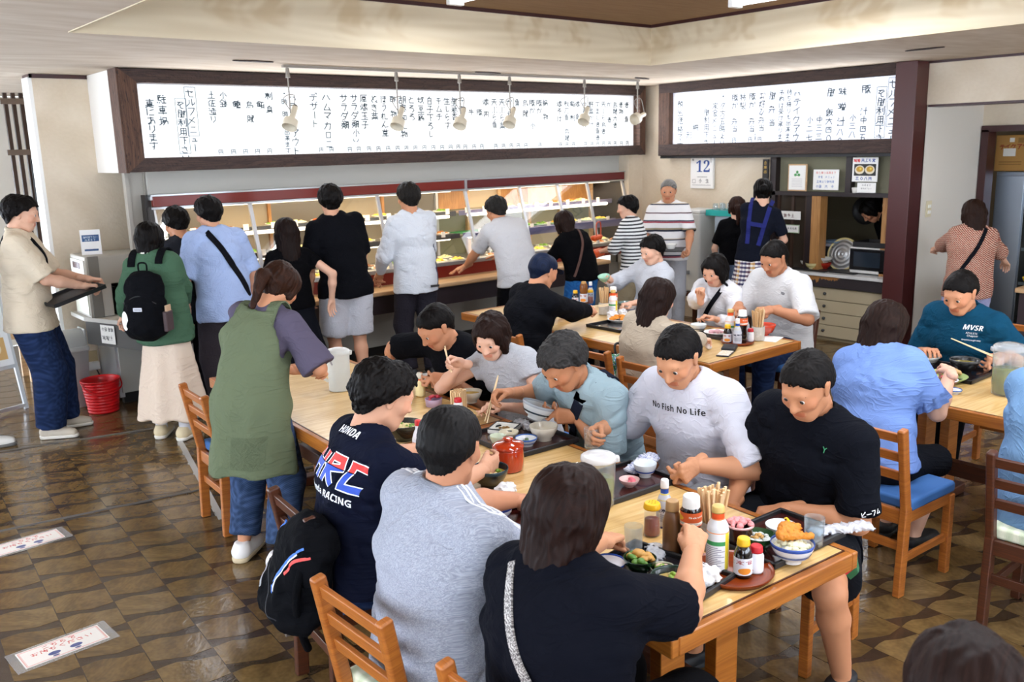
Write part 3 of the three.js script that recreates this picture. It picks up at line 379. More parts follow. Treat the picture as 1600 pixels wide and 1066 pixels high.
// floor markers, taped down
{
  const tex = canvasTex(460, 200, (c) => {
    c.fillStyle = '#ece6e0'; c.fillRect(0, 0, 460, 200); c.strokeStyle = '#d98a80'; c.lineWidth = 4; c.strokeRect(10, 10, 440, 180); c.lineWidth = 2; c.strokeRect(16, 16, 428, 168);
    c.strokeStyle = '#c2352c'; htext(c, 'こちらで', 130, 22, 42, 36, 50, 5); htext(c, 'お待ちください', 60, 64, 42, 36, 50, 5); c.fillStyle = '#4a5488';
    for (const x of [170, 290]) { c.beginPath(); c.ellipse(x, 140, 34, 20, 0, 0, 7); c.fill(); c.beginPath(); c.ellipse(x, 172, 18, 9, 0, 0, 7); c.fill(); }
  });
  [[0.72, -3.86, 'nearer of the two taped floor markers with red print and blue footprints'], [0.86, -5.12, 'farther of the two taped floor markers with red print, below the door mat line']].forEach(([x, z, l]) => {
    const t = thing('floor_marker', l.replace(', below the door mat line', ', beside the floor seam'), 'floor marker', [x, 0.001, z], 0.07, 'taped floor markers');
    part(t, 'film', box(-0.2, 0.2, 0, 0.0012, -0.095, 0.095), phys(0xf4f4f4, 0.15, { transmission: 0.85, thickness: 0 })); part(t, 'print', box(-0.165, 0.165, 0.0012, 0.0018, -0.075, 0.075), M.white);
    part(t, 'print', new THREE.PlaneGeometry(0.33, 0.15).rotateX(-Math.PI / 2).translate(0, 0.0024, 0), std(0xffffff, 0.3, { map: tex }));
  });
  const seam = std(0x8d8a86, 0.25, { metalness: 0.5 });
  solo('floor_strip', 'thin metal seam strip crossing the floor at the left', 'floor strip', bar([-1.2, 0.0015, -5.7], [2.6, 0.0015, -5.1], 0.018, 0.003), seam);
  solo('floor_strip', 'thin metal seam strip on the floor before the shoes of the queue', 'floor strip', bar([0.2, 0.0015, -7.15], [2.1, 0.0015, -6.72], 0.014, 0.003), seam);
  solo('floor_strip', 'wide worn tape strip on the floor running from the queue to the table', 'floor strip', bar([2.12, 0.0012, -6.4], [1.75, 0.0012, -4.7], 0.05, 0.002), std(0x9a9794, 0.2));
}
// ---------- wall b: pass window, counter, drawers ----------
{
  const dk = std(0x241a1c, 0.4), t = thing('pass_window', 'dark framed pass window with pebbled glass above and an opening below', 'window', [0, 0, 0]);
  const fx0 = 8.26, fx1 = 8.44;
  part(t, 'frame', merge([box(fx0, fx1, 1.845, 1.885, -5.6, -4.2), box(fx0, fx1, 1.45, 1.49, -5.6, -4.2), box(fx0, fx1, 0.68, 1.88, -5.6, -5.53), box(fx0, fx1, 1.49, 1.85, -4.74, -4.68)]), dk);
  const peb = dataTex(128, 128, (u, v) => { const k = 128 + 110 * per(u, v, 5, 5, 71); return [k, k, k]; }, [0.14, 0.14], false);
  for (const [a, b] of [[-5.53, -4.74], [-4.68, -4.2]]) part(t, 'pebbled_pane', box(8.34, 8.352, 1.49, 1.845, a, b), std(0x8f8c74, 0.25, { bumpMap: peb, bumpScale: 0.006 }));
  part(t, 'post', box(8.27, 8.4, 0.69, 1.45, -5.1, -5.0), M.cypress); part(t, 'post', box(8.27, 8.42, 0.69, 1.46, -5.16, -5.1), dk); part(t, 'post', box(8.3, 8.42, 0.69, 1.46, -4.36, -4.31), M.cypress);
  part(t, 'sliding_pane', box(8.33, 8.35, 0.69, 1.45, -5.53, -5.16), std(0x3a322a, 0.15)); part(t, 'sash', merge([box(8.31, 8.36, 0.69, 1.45, -5.2, -5.16), box(8.31, 8.36, 0.69, 1.45, -5.36, -5.33), box(8.31, 8.36, 0.69, 1.45, -5.53, -5.5)]), std(0x3b2619, 0.5));
  const paper = (n, l, y0, y1, z0, z1, draw, fw, x = 8.25) => {
    const g = thing('notice', l, 'notice', [x, 0, 0]); const w = z1 - z0, h = y1 - y0;
    if (fw) part(g, 'frame', box(-0.004, 0.012, y0 - 0.015, y1 + 0.015, z0 - 0.015, z1 + 0.015, 0.004), M.ledge);
    part(g, 'sheet', box(-0.006, 0.0, y0, y1, z0, z1), M.white);
    part(g, 'print', new THREE.PlaneGeometry(w, h).rotateY(-Math.PI / 2).translate(-0.0075, (y0 + y1) / 2, (z0 + z1) / 2), std(0xffffff, 0.5, { map: canvasTex(200, Math.round(200 * h / w), (c, W, H) => { c.fillStyle = '#f3f3f0'; c.fillRect(0, 0, W, H); draw(c, W, H); }) }));
  };
  paper('a', 'white certificate with a green crest in a wooden frame on the pebbled window', 1.51, 1.755, -5.36, -5.17, (c, W, H) => { c.fillStyle = '#4a9a58'; for (const [x, y] of [[100, 70], [78, 100], [122, 100], [100, 95]]) { c.beginPath(); c.arc(x, y, 15, 0, 7); c.fill(); } c.fillStyle = '#fff'; c.beginPath(); c.arc(100, 92, 7, 0, 7); c.fill(); c.fillStyle = '#b9bcc0'; for (let i = 0; i < 6; i++) c.fillRect(36, 140 + i * 16, 128, 3); }, 1);
  paper('b', 'white notice with red and blue lines beside the framed certificate', 1.515, 1.715, -5.08, -4.8, (c, W) => { c.strokeStyle = '#d0605a'; htext(c, '持ち帰り出来ます', 22, 14, 16, 18, 20); c.strokeStyle = '#4a6ab0'; htext(c, '定食 メニュー', 40, 44, 15, 17, 19); htext(c, '五時より御利用', 30, 76, 16, 18, 20); htext(c, '小鉢 大 中', 24, 108, 20, 22, 24); });
  paper('c', 'poster of two noodle bowls with red and blue lettering on the right pane', 1.6, 1.83, -4.66, -4.4, (c, W, H) => { c.strokeStyle = '#d8303a'; htext(c, '味噌', 10, 10, 22, 24, 26, 4); c.strokeStyle = '#2a3f96'; htext(c, '天ぷら定', 70, 10, 22, 24, 28, 4); c.fillStyle = '#222'; c.fillRect(14, 48, 172, 86); for (const x of [58, 138]) { c.fillStyle = '#e8dfc8'; c.beginPath(); c.ellipse(x, 90, 38, 32, 0, 0, 7); c.fill(); c.fillStyle = '#c99a2e'; c.beginPath(); c.ellipse(x, 86, 27, 20, 0, 0, 7); c.fill(); c.fillStyle = '#e8d25a'; c.beginPath(); c.arc(x + 6, 82, 9, 0, 7); c.fill(); } c.strokeStyle = '#2a3f96'; htext(c, '三〇八円', 30, 142, 24, 24, 34, 4); });
  paper('d', 'small white handwritten note below the noodle poster', 1.495, 1.59, -4.6, -4.41, (c) => { c.strokeStyle = '#777'; htext(c, '出来ます', 50, 14, 18, 20, 26); htext(c, '御利用下さい', 40, 50, 14, 16, 20); });
  paper('e', 'upper white label on the dark sliding pane', 1.2, 1.285, -5.5, -5.24, (c) => { c.strokeStyle = '#5a2a2a'; htext(c, 'お飯牛土器', 16, 20, 26, 28, 34, 3); }, 0, 8.3);
  paper('f', 'lower white label with green edge on the dark sliding pane', 1.06, 1.145, -5.49, -5.25, (c, W, H) => { c.strokeStyle = '#8ab070'; c.lineWidth = 5; c.strokeRect(2, 2, W - 4, H - 4); c.strokeStyle = '#444'; htext(c, 'お好み弁当出来', 14, 22, 18, 20, 24); }, 0, 8.3);
  let g = thing('wall_calendar', 'large white day calendar with a blue number twelve on the wall', 'calendar', [8.285, 1.5, -6.5]);
  part(g, 'pad', box(-0.02, 0.01, 0, 0.36, -0.16, 0.16, 0.004), M.white);
  part(g, 'print', new THREE.PlaneGeometry(0.31, 0.35).rotateY(-Math.PI / 2).translate(-0.0225, 0.18, 0), std(0xffffff, 0.6, { map: canvasTex(200, 230, (c) => { c.fillStyle = '#f0efec'; c.fillRect(0, 0, 200, 230); c.fillStyle = '#16438f'; c.font = 'bold 118px serif'; c.fillText('12', 46, 112); c.strokeStyle = '#444'; vtext(c, '時間', 22, 14, 16, 18, 22); vtext(c, '八五', 182, 10, 12, 14, 18); c.lineWidth = 2; c.strokeRect(18, 166, 26, 26); htext(c, '小 生', 76, 160, 26, 32, 32, 3); c.fillStyle = '#888'; c.fillRect(60, 146, 90, 4); c.fillRect(16, 206, 168, 3); }) }));
  g = thing('door_plate', 'narrow black plate with gold characters at the left of the pass window', 'plate', [8.24, 1.6, -5.64]); part(g, 'plate', box(-0.008, 0.008, 0, 0.22, -0.035, 0.035), M.black);
  part(g, 'print', new THREE.PlaneGeometry(0.06, 0.21).rotateY(-Math.PI / 2).translate(-0.0095, 0.11, 0), std(0xffffff, 0.5, { map: canvasTex(60, 210, (c) => { c.fillStyle = '#151210'; c.fillRect(0, 0, 60, 210); c.strokeStyle = '#c8a040'; vtext(c, '白帰出口', 30, 14, 34, 36, 46, 4); }) }));
  // counter under the opening
  const worn = canvasTex(512, 64, (c) => { c.fillStyle = '#2b2428'; c.fillRect(0, 0, 512, 64); for (let x = 0; x < 340; x++) { const h = 40 + 16 * n2(x * 0.03, 1) + 10 * n2(x * 0.11, 4) - (x > 200 ? (x - 200) * 0.28 : 0); c.fillStyle = x % 7 < 3 ? '#a8743c' : '#b07c44'; if (h > 0) c.fillRect(x, 0, 1, h); } });
  g = thing('pass_counter', 'white topped pass counter with a dark band worn to bare wood', 'counter', [0, 0, 0]);
  part(g, 'counter_top', box(8.14, 8.95, 0.66, 0.69, -5.6, -4.205, 0.004), std(0xd6d8d8, 0.3)); part(g, 'front_band', box(8.17, 8.24, 0.55, 0.66, -5.6, -4.205), M.black);
  part(g, 'worn_band', new THREE.PlaneGeometry(1.39, 0.11).rotateY(-Math.PI / 2).translate(8.168, 0.605, -4.9), std(0xffffff, 0.6, { map: worn }));
  g = thing('drawer_unit', 'cream painted drawer unit with round dark knobs under the pass counter', 'drawers', [0, 0, 0]); const cr = std(0xb9ad90, 0.6);
  part(g, 'carcass', box(8.23, 8.55, 0, 0.55, -5.6, -4.205), std(0x8d8268, 0.7));
  for (let r = 0; r < 4; r++) for (const [a, b, k] of [[-5.59, -5.2, -5.39], [-5.19, -4.215, -4.86]]) { const d = part(g, 'drawer', box(8.205, 8.235, 0.035 + r * 0.127, 0.155 + r * 0.127, a, b, 0.004), cr); part(d, 'knob', lathe([[0, 0.03], [0.012, 0.028], [0.017, 0.02], [0.009, 0.008], [0.01, 0]], 16).rotateZ(Math.PI / 2).translate(8.205, 0.1 + r * 0.127, k), M.darksteel); }
  solo('cup', 'small white cup on the sill of the right pebbled pane', 'cup', lathe([[0, 0], [0.03, 0], [0.038, 0.05], [0.034, 0.05], [0.027, 0.006], [0, 0.006]]), M.porcelain, [8.27, 1.491, -4.63]);
  solo('round_sticker', 'round white sticker low on the right pebbled pane by the red column', 'sticker', new THREE.CylinderGeometry(0.035, 0.035, 0.003, 24).rotateZ(Math.PI / 2), M.white, [8.335, 1.53, -4.28]);
  // things on the pass counter
  g = thing('microwave', 'black and white microwave oven on the pass counter by the red column', 'microwave', [8.3, 0.691, -4.46], -Math.PI / 2);
  part(g, 'body', box(-0.21, 0.21, 0.012, 0.27, -0.32, 0, 0.012), std(0xe6e6e4, 0.35)); const dr = part(g, 'door', box(-0.205, 0.16, 0.045, 0.255, -0.005, 0.016, 0.008), std(0x0d0f13, 0.2)); part(dr, 'window', box(-0.16, 0.115, 0.08, 0.225, 0.016, 0.018), std(0x27303a, 0.08)); part(g, 'panel', box(0.165, 0.208, 0.02, 0.26, 0, 0.014, 0.004), M.white); for (const x of [-0.17, 0.17]) part(g, 'foot', box(x - 0.02, x + 0.02, 0, 0.014, -0.28, -0.03), M.black);
  g = thing('serving_tray', 'black serving tray lying on top of the microwave', 'tray', [8.45, 0.963, -4.42]); part(g, 'plate', box(-0.15, 0.15, 0, 0.012, -0.22, 0.22, 0.005), M.black); part(g, 'rim', merge([box(-0.155, -0.145, 0.0, 0.05, -0.22, 0.22), box(0.145, 0.155, 0, 0.05, -0.22, 0.22), box(-0.15, 0.15, 0, 0.05, -0.225, -0.215), box(-0.15, 0.15, 0, 0.05, 0.215, 0.225)]), M.black);
  g = thing('pot_lid', 'round ridged metal lid standing on edge behind the bowls', 'lid', [8.5, 0.85, -4.86], 0); const lp = []; for (let k = 0; k <= 16; k++) lp.push([0.165 * k / 16, 0.03 - 0.03 * (k / 16) ** 2 + 0.006 * Math.cos(k * 1.6)]);
  part(g, 'disc', lathe(lp, 32).rotateZ(Math.PI / 2 - 0.25), std(0xb5b8ba, 0.3, { metalness: 0.7 })); part(g, 'rim', new THREE.TorusGeometry(0.163, 0.012, 8, 36).rotateY(Math.PI / 2).rotateZ(-0.25), std(0xc9bb84, 0.5));
  g = thing('kitchen_scale', 'grey sloping kitchen scale on the pass counter behind the bowls', 'scale', [8.62, 0.691, -5.0]); part(g, 'body', box(-0.1, 0.12, 0, 0.26, -0.13, 0.13, 0.02), std(0x9a9ca8, 0.4)); part(g, 'dial_panel', box(-0.108, -0.098, 0.12, 0.23, -0.1, 0.1, 0.004), std(0x1c1c22, 0.3)); part(g, 'pan', lathe([[0, 0], [0.1, 0], [0.13, 0.02], [0.125, 0.022], [0, 0.006]]).translate(0, 0.26, 0), std(0x86a8c8, 0.3));
  g = thing('cast_tray', 'black tray holding stacked bowls at the left of the pass counter', 'tray', [8.34, 0.691, -5.08]); part(g, 'plate', box(-0.14, 0.14, 0, 0.012, -0.2, 0.2, 0.005), M.black);
  g = thing('cast_tray', 'flat black tray lying before the round metal lid', 'tray', [8.36, 0.691, -4.72]); part(g, 'plate', box(-0.12, 0.12, 0, 0.016, -0.14, 0.14, 0.006), M.black);
}
// kitchen beyond the opening and beyond the doorway
{
  let g = thing('hanging_pan', 'dark pans hanging in the kitchen behind the pass window', 'pan', [9.2, 1.1, -5.0]); part(g, 'pan', lathe([[0, 0], [0.12, 0.01], [0.15, 0.05], [0.145, 0.05], [0.115, 0.016], [0, 0.006]]).rotateZ(Math.PI / 2).translate(0, 0.15, 0), M.black); part(g, 'handle', box(-0.015, 0.015, 0.25, 0.5, -0.02, 0.02), M.black);
  solo('kitchen_board', 'grey green splash board in the kitchen behind the opening', 'board', merge([box(0, 0.03, 0, 2.3, -1.6, 0.7), box(-0.02, 0.01, 1.05, 1.08, -1.6, 0.7)]), std(0x75705c, 0.5), [9.7, 0, -4.9]);
  g = thing('refrigerator', 'tall stainless refrigerator with a glass front beyond the doorway', 'refrigerator', [9.85, 0, -3.55]);
  part(g, 'body', box(0, 0.7, 0, 1.64, -0.42, 0.45, 0.008), std(0x9aa4b0, 0.35, { metalness: 0.7 })); part(g, 'door_panel', box(-0.02, 0.0, 0.1, 1.6, -0.41, -0.14, 0.004), std(0xa9b4c2, 0.3, { metalness: 0.8 })); part(g, 'glass_front', box(-0.02, 0, 0.1, 1.6, -0.12, 0.44), std(0x10181a, 0.08)); for (const y of [0.5, 0.85, 1.2]) part(g, 'shelf', box(-0.022, -0.018, y, y + 0.03, -0.11, 0.43), std(0x5c686c, 0.3));
  const bx = (label, z0, z1, h, seedc) => { const t = thing('cardboard_box', label, 'box', [9.9, 1.645, 0]); part(t, 'box', box(0, 0.4, 0, h, z0, z1, 0.004), std(0xb08040, 0.8)); part(t, 'print', new THREE.PlaneGeometry(z1 - z0 - 0.01, h - 0.01).rotateY(-Math.PI / 2).translate(-0.003, h / 2, (z0 + z1) / 2), std(0xffffff, 0.8, { map: canvasTex(160, 180, (c) => { c.fillStyle = '#b48646'; c.fillRect(0, 0, 160, 180); c.strokeStyle = '#8c3420'; htext(c, seedc, 20, 44, 26, 26, 30, 4); c.fillStyle = '#e8e4da'; c.fillRect(40, 66, 66, 40); c.fillRect(70, 12, 26, 22); c.fillStyle = '#6a5028'; for (let i = 0; i < 8; i++) c.fillRect(116 + i * 4, 12, 2, 26); c.fillRect(20, 134, 120, 3); c.fillRect(20, 146, 120, 3); }) })); };
  bx('brown cardboard box with a white label on the refrigerator', -4.02, -3.72, 0.36, 'テイクアウ'); bx('brown cardboard box beside the labelled one, cut by the picture edge', -3.71, -3.35, 0.36, '味噌飯');
  g = thing('light_switch', 'small cream switch plate on the white wall beside the red column', 'switch', [8.46, 1.27, -3.995]); part(g, 'plate', box(-0.05, 0.05, 0, 0.15, 0, 0.008, 0.003), std(0xe2d8b8, 0.5)); for (const x of [-0.022, 0.012]) for (const y of [0.03, 0.085]) part(g, 'rocker', box(x, x + 0.018, y, y + 0.03, 0.008, 0.013), M.white);
  // drinks corner left of the pass window
  g = thing('water_urn', 'large pale grey drink container standing below the calendar', 'container', [7.95, 0.4, -6.28]); part(g, 'body', box(-0.17, 0.17, 0, 0.87, -0.15, 0.15, 0.03), std(0xc3c4c0, 0.45)); part(g, 'lid', box(-0.175, 0.175, 0.86, 0.9, -0.155, 0.155, 0.012), std(0xd2d3d0, 0.4)); part(g, 'tap', box(-0.22, -0.16, 0.2, 0.24, -0.02, 0.02, 0.006), M.steel);
  g = thing('urn_stand', 'low timber stand under the grey drink container', 'stand', [7.95, 0, -6.1]); part(g, 'top', box(-0.22, 0.22, 0.36, 0.4, -0.4, 0.4), M.chairdark); for (const [x, z] of [[-0.2, -0.37], [0.2, -0.37], [-0.2, 0.37], [0.2, 0.37]]) part(g, 'leg', box(x - 0.02, x + 0.02, 0, 0.36, z - 0.02, z + 0.02), M.chairdark);
  g = thing('glass_rack', 'turquoise tray of glasses on a pale stand beside the drink container', 'tray', [8.0, 1.24, -5.95]); part(g, 'tray', merge([box(-0.13, 0.13, 0, 0.012, -0.17, 0.17), box(-0.135, -0.125, 0, 0.06, -0.17, 0.17), box(0.125, 0.135, 0, 0.06, -0.17, 0.17), box(-0.13, 0.13, 0, 0.06, -0.175, -0.165), box(-0.13, 0.13, 0, 0.06, 0.165, 0.175)]), std(0x29b3ad, 0.35));
  for (const [x, z] of [[-0.06, -0.1], [0.05, -0.1], [-0.06, 0], [0.05, 0], [-0.06, 0.1], [0.05, 0.1]]) part(g, 'glass', lathe([[0.026, 0.11], [0.034, 0], [0.036, 0], [0.028, 0.112], [0, 0.112]], 16).translate(x, 0.014, z), M.clear);
  g = thing('drink_dispenser', 'pale blue grey dispenser column under the turquoise tray', 'dispenser', [8.0, 0.4, -5.93]); part(g, 'body', box(-0.12, 0.12, 0, 0.84, -0.09, 0.14, 0.02), std(0xaab6c2, 0.4)); part(g, 'spout', box(-0.17, -0.11, 0.5, 0.56, -0.02, 0.05, 0.006), M.white);
  g = thing('side_counter', 'dark side counter with a wooden edge at the right picture edge', 'counter', [0, 0, 0]); part(g, 'top', box(8.0, 8.9, 0.71, 0.75, -3.0, -1.5, 0.006), M.ledge); part(g, 'front', box(8.03, 8.85, 0, 0.71, -2.97, -1.5), std(0x33272a, 0.5));
}
// ---------- tables and chairs ----------
function table(label, x, z, turn, W, L, leaves) { // long axis along local z, origin at the middle
  const t = thing('dining_table', label, 'table', [x, 0, z], turn), n = leaves;
  for (let i = 0; i < n; i++) {
    const a = -L / 2 + i * L / n + 0.001, b = -L / 2 + (i + 1) * L / n - 0.001;
    part(t, 'table_top', box(-W / 2 + 0.03, W / 2 - 0.03, 0.675, 0.699, a + 0.03, b - 0.03), M.tableTop);
    part(t, 'edge_band', merge([box(-W / 2, -W / 2 + 0.03, 0.64, 0.7, a, b, 0.006), box(W / 2 - 0.03, W / 2, 0.64, 0.7, a, b, 0.006), box(-W / 2 + 0.03, W / 2 - 0.03, 0.64, 0.7, a, a + 0.03, 0.006), box(-W / 2 + 0.03, W / 2 - 0.03, 0.64, 0.7, b - 0.03, b, 0.006)]), M.tableEdge);
    part(t, 'inlay', merge([box(-W / 2 + 0.03, -W / 2 + 0.036, 0.676, 0.6995, a + 0.03, b - 0.03), box(W / 2 - 0.036, W / 2 - 0.03, 0.676, 0.6995, a + 0.03, b - 0.03), box(-W / 2 + 0.03, W / 2 - 0.03, 0.676, 0.6995, a + 0.03, a + 0.036), box(-W / 2 + 0.03, W / 2 - 0.03, 0.676, 0.6995, b - 0.036, b - 0.03)]), M.chairdark);
    for (const s of [a + 0.3, b - 0.3]) {
      for (const q of [-0.13, 0.13]) part(t, 'leg', box(q - 0.055, q + 0.055, 0.06, 0.64, s - 0.025, s + 0.025, 0.004), M.tableEdge);
      part(t, 'foot', box(-0.3, 0.3, 0, 0.06, s - 0.04, s + 0.04, 0.01), M.chairdark);
    }
    part(t, 'stretcher', box(-0.03, 0.03, 0.2, 0.28, a + 0.32, b - 0.32, 0.004), M.chairdark);
  }
  return t;
}
table('long foreground dining table with pale top and brown edge, set with meals', 2.255, -3.27, -0.063, 0.86, 3.78, 2);
table('middle dining table by the serving queue with pale top and brown edge', 4.75, -4.52, -0.02, 0.95, 2.55, 1);
table('right hand dining table cut by the picture edge, with a tea jug', 4.78, -1.55, -0.03, 0.88, 1.75, 1);
const stripes = dataTex(128, 64, (u, v) => { const k = 0.5 + 0.5 * Math.sin(u * 6.283 * 4) * 0.8, s = Math.abs(per(u, v, 6, 1, 81)) * 0.3; return mixc([226, 226, 206], [178, 192, 160], clamp(k * 0.7 + s, 0, 1)); }, [0.2, 0.2]);
const cushA = std(0xffffff, 0.85, { map: stripes }), cushB = std(0x2f5f9a, 0.8);
function chair(label, x, z, turn, wood = M.chair, cush = cushA) {
  const t = thing('dining_chair', label, 'chair', [x, 0, z], turn, 'wooden ladder back chairs');
  for (const s of [-1, 1]) {
    const p = [[s * 0.175, 0, -0.2], [s * 0.175, 0.42, -0.185], [s * 0.175, 0.79, -0.255]];
    part(t, 'back_post', merge([bar(p[0], p[1], 0.034, 0.05, 0.006), bar([p[1][0], 0.405, -0.186], p[2], 0.034, 0.046, 0.01)]), wood);
    part(t, 'front_leg', box(s * 0.18 - 0.019, s * 0.18 + 0.019, 0, 0.39, 0.165, 0.203, 0.005), wood);
    part(t, 'side_rail', box(s * 0.178 - 0.011, s * 0.178 + 0.011, 0.345, 0.4, -0.19, 0.175, 0.003), wood);
    part(t, 'stretcher', box(s * 0.178 - 0.009, s * 0.178 + 0.009, 0.16, 0.195, -0.19, 0.175, 0.003), wood);
  }
  for (const y of [0.745, 0.655, 0.565]) { const zz = -0.186 - (y - 0.42) * 0.189; part(t, 'slat', box(-0.165, 0.165, -0.021, 0.021, -0.009, 0.009, 0.004).rotateX(-0.17).translate(0, y, zz), wood); }
  part(t, 'seat_rail', box(-0.17, 0.17, 0.345, 0.4, 0.165, 0.187, 0.003), wood); part(t, 'seat_rail', box(-0.17, 0.17, 0.335, 0.4, -0.2, -0.178, 0.003), wood); part(t, 'stretcher', box(-0.17, 0.17, 0.21, 0.25, -0.195, -0.177, 0.003), wood);
  part(t, 'seat_cushion', box(-0.195, 0.195, 0.395, 0.45, -0.17, 0.21, 0.016), cush);
  return t;
}
chair('wooden chair with striped cushion under the man in the grey shirt', 1.36, -2.07, Math.PI / 2 + 0.02);
chair('dark wooden chair under the man in the racing shirt, with the bag on it', 1.56, -2.8, Math.PI / 2 - 0.1, M.chairdark, cushB);
chair('wooden chair under the woman in the dark tee at the table end', 1.37, -1.45, Math.PI / 2);
chair('empty dark chair tucked under the table in front of the waitress', 1.9, -4.62, Math.PI / 2 - 0.05, M.chair, cushB);
chair('wooden chair under the man in black tee and shorts', 2.98, -1.86, -Math.PI / 2 + 0.05, M.chair, cushB);
chair('dark chair under the man in the white slogan tee', 3.0, -2.38, -Math.PI / 2, M.chairdark, cushB);
chair('chair under the man in the pale blue polo shirt', 3.02, -2.92, -Math.PI / 2, M.chair, cushB);
chair('chair under the woman in the grey sleeveless knit', 3.12, -3.5, -Math.PI / 2, M.chair, cushB);
chair('chair under the man in the black tee at the far end', 3.18, -4.02, -Math.PI / 2, M.chair, cushB);
chair('wooden chair with blue cushion under the woman in the blue blouse', 3.86, -1.9, Math.PI / 2 - 0.05, M.chair, cushB);
chair('dark chair with striped cushion at the right edge under the blue shirt', 3.84, -1.2, Math.PI / 2 + 0.02, M.chairdark, cushA);
chair('chair under the man in the teal shirt', 5.5, -2.1, -Math.PI / 2, M.chair, cushA);
chair('chair with a bag on it left of the woman in the cream jumper', 4.06, -3.85, Math.PI / 2, M.chair, cushB);
chair('chair nearest the white slogan tee at the middle table', 4.02, -3.36, Math.PI / 2, M.chair, cushB);
chair('chair under the man in the cap at the middle table', 4.02, -4.62, Math.PI / 2, M.chair, cushB);
chair('chair under the person with the green bowl', 5.5, -5.0, -Math.PI / 2, M.chairdark, cushB);
chair('chair under the person in the white long sleeved top', 5.55, -4.25, -Math.PI / 2, M.chairdark, cushB);
chair('dark chair under the man in the plain white tee', 5.6, -3.7, -Math.PI / 2, M.chairdark, cushB);
chair('empty chair with slatted back behind the teal shirt at the right edge', 6.6, -2.35, Math.PI / 2 - 0.1, M.chair, cushA);
// ---------- bodies: smooth unions of tapered limbs, meshed as one surface ----------
// a primitive runs from a to b with radii ra, rb; side + kx widen it along one axis; cut flattens the far end
const P = (a, b, ra, rb, o = {}) => ({ a, b, ra, rb, k: 0.025, ...o });
function makeField(prims, cell, pad = 3) {
  let lo = [1e9, 1e9, 1e9], hi = [-1e9, -1e9, -1e9];
  for (const p of prims) { if (p.op) continue; const r = Math.max(p.ra, p.rb) * Math.max(1, p.kx ?? 1); for (const q of [p.a, p.b]) { const c = [q.x, q.y, q.z]; for (let i = 0; i < 3; i++) { lo[i] = Math.min(lo[i], c[i] - r); hi[i] = Math.max(hi[i], c[i] + r); } } }
  const o = lo.map((x) => x - pad * cell), n = hi.map((x, i) => Math.ceil((x - o[i]) / cell) + pad + 1);
  const F = { o, n, cell, a: new Float32Array(n[0] * n[1] * n[2]).fill(0.2) };
  for (const p of prims) addPrim(F, p);
  return F;
}
function addPrim(F, p) {
  const { o, n, cell, a } = F, R = Math.max(p.ra, p.rb) * Math.max(1, p.kx ?? 1) + 3.2 * cell + (p.op ? 0 : p.k);
  const A = p.a, B = p.b, dx = B.x - A.x, dy = B.y - A.y, dz = B.z - A.z, L2 = dx * dx + dy * dy + dz * dz || 1e-9, L = Math.sqrt(L2), s = p.side, kk = p.kx && p.kx !== 1 ? 1 / p.kx - 1 : 0;
  const i0 = Math.max(0, Math.floor((Math.min(A.x, B.x) - R - o[0]) / cell)), i1 = Math.min(n[0] - 1, Math.ceil((Math.max(A.x, B.x) + R - o[0]) / cell));
  const j0 = Math.max(0, Math.floor((Math.min(A.y, B.y) - R - o[1]) / cell)), j1 = Math.min(n[1] - 1, Math.ceil((Math.max(A.y, B.y) + R - o[1]) / cell));
  const k0 = Math.max(0, Math.floor((Math.min(A.z, B.z) - R - o[2]) / cell)), k1 = Math.min(n[2] - 1, Math.ceil((Math.max(A.z, B.z) + R - o[2]) / cell));
  for (let k = k0; k <= k1; k++) for (let j = j0; j <= j1; j++) for (let i = i0; i <= i1; i++) {
    const x = o[0] + i * cell - A.x, y = o[1] + j * cell - A.y, z = o[2] + k * cell - A.z, tt = (x * dx + y * dy + z * dz) / L2, t = tt < 0 ? 0 : tt > 1 ? 1 : tt;
    let qx = x - dx * t, qy = y - dy * t, qz = z - dz * t;
    if (kk) { const e = (qx * s.x + qy * s.y + qz * s.z) * kk; qx += s.x * e; qy += s.y * e; qz += s.z * e; }
    let d = Math.sqrt(qx * qx + qy * qy + qz * qz) - (p.ra + (p.rb - p.ra) * t);
    if (p.cut) d = Math.max(d, (tt - 1) * L); if (p.cutA) d = Math.max(d, -tt * L);
    const q = (k * n[1] + j) * n[0] + i, f = a[q];
    if (p.op) { a[q] = Math.max(f, -d); continue; }
    const h = p.k - Math.abs(f - d); a[q] = Math.min(f, d) - (h > 0 ? h * h / (4 * p.k) : 0);
  }
}
function postField(F, fn) { const { o, n, cell, a } = F; let q = 0; for (let k = 0; k < n[2]; k++) for (let j = 0; j < n[1]; j++) for (let i = 0; i < n[0]; i++, q++) if (a[q] < 0.1 && a[q] > -0.06) a[q] = fn(o[0] + i * cell, o[1] + j * cell, o[2] + k * cell, a[q]); }
function sampleF(F, x, y, z) {
  const { o, n, cell, a } = F; let u = (x - o[0]) / cell, v = (y - o[1]) / cell, w = (z - o[2]) / cell;
  if (u < 0 || v < 0 || w < 0 || u >= n[0] - 1 || v >= n[1] - 1 || w >= n[2] - 1) return 0.2;
  const i = u | 0, j = v | 0, k = w | 0; u -= i; v -= j; w -= k; const q = (k * n[1] + j) * n[0] + i, X = n[0], Y = n[0] * n[1];
  const l = (p) => (a[p] * (1 - u) + a[p + 1] * u) * (1 - v) + (a[p + X] * (1 - u) + a[p + X + 1] * u) * v;
  return l(q) * (1 - w) + l(q + Y) * w;
}
function gradF(F, x, y, z) { const e = F.cell * 0.8; return V(sampleF(F, x + e, y, z) - sampleF(F, x - e, y, z), sampleF(F, x, y + e, z) - sampleF(F, x, y - e, z), sampleF(F, x, y, z + e) - sampleF(F, x, y, z - e)).normalize(); }
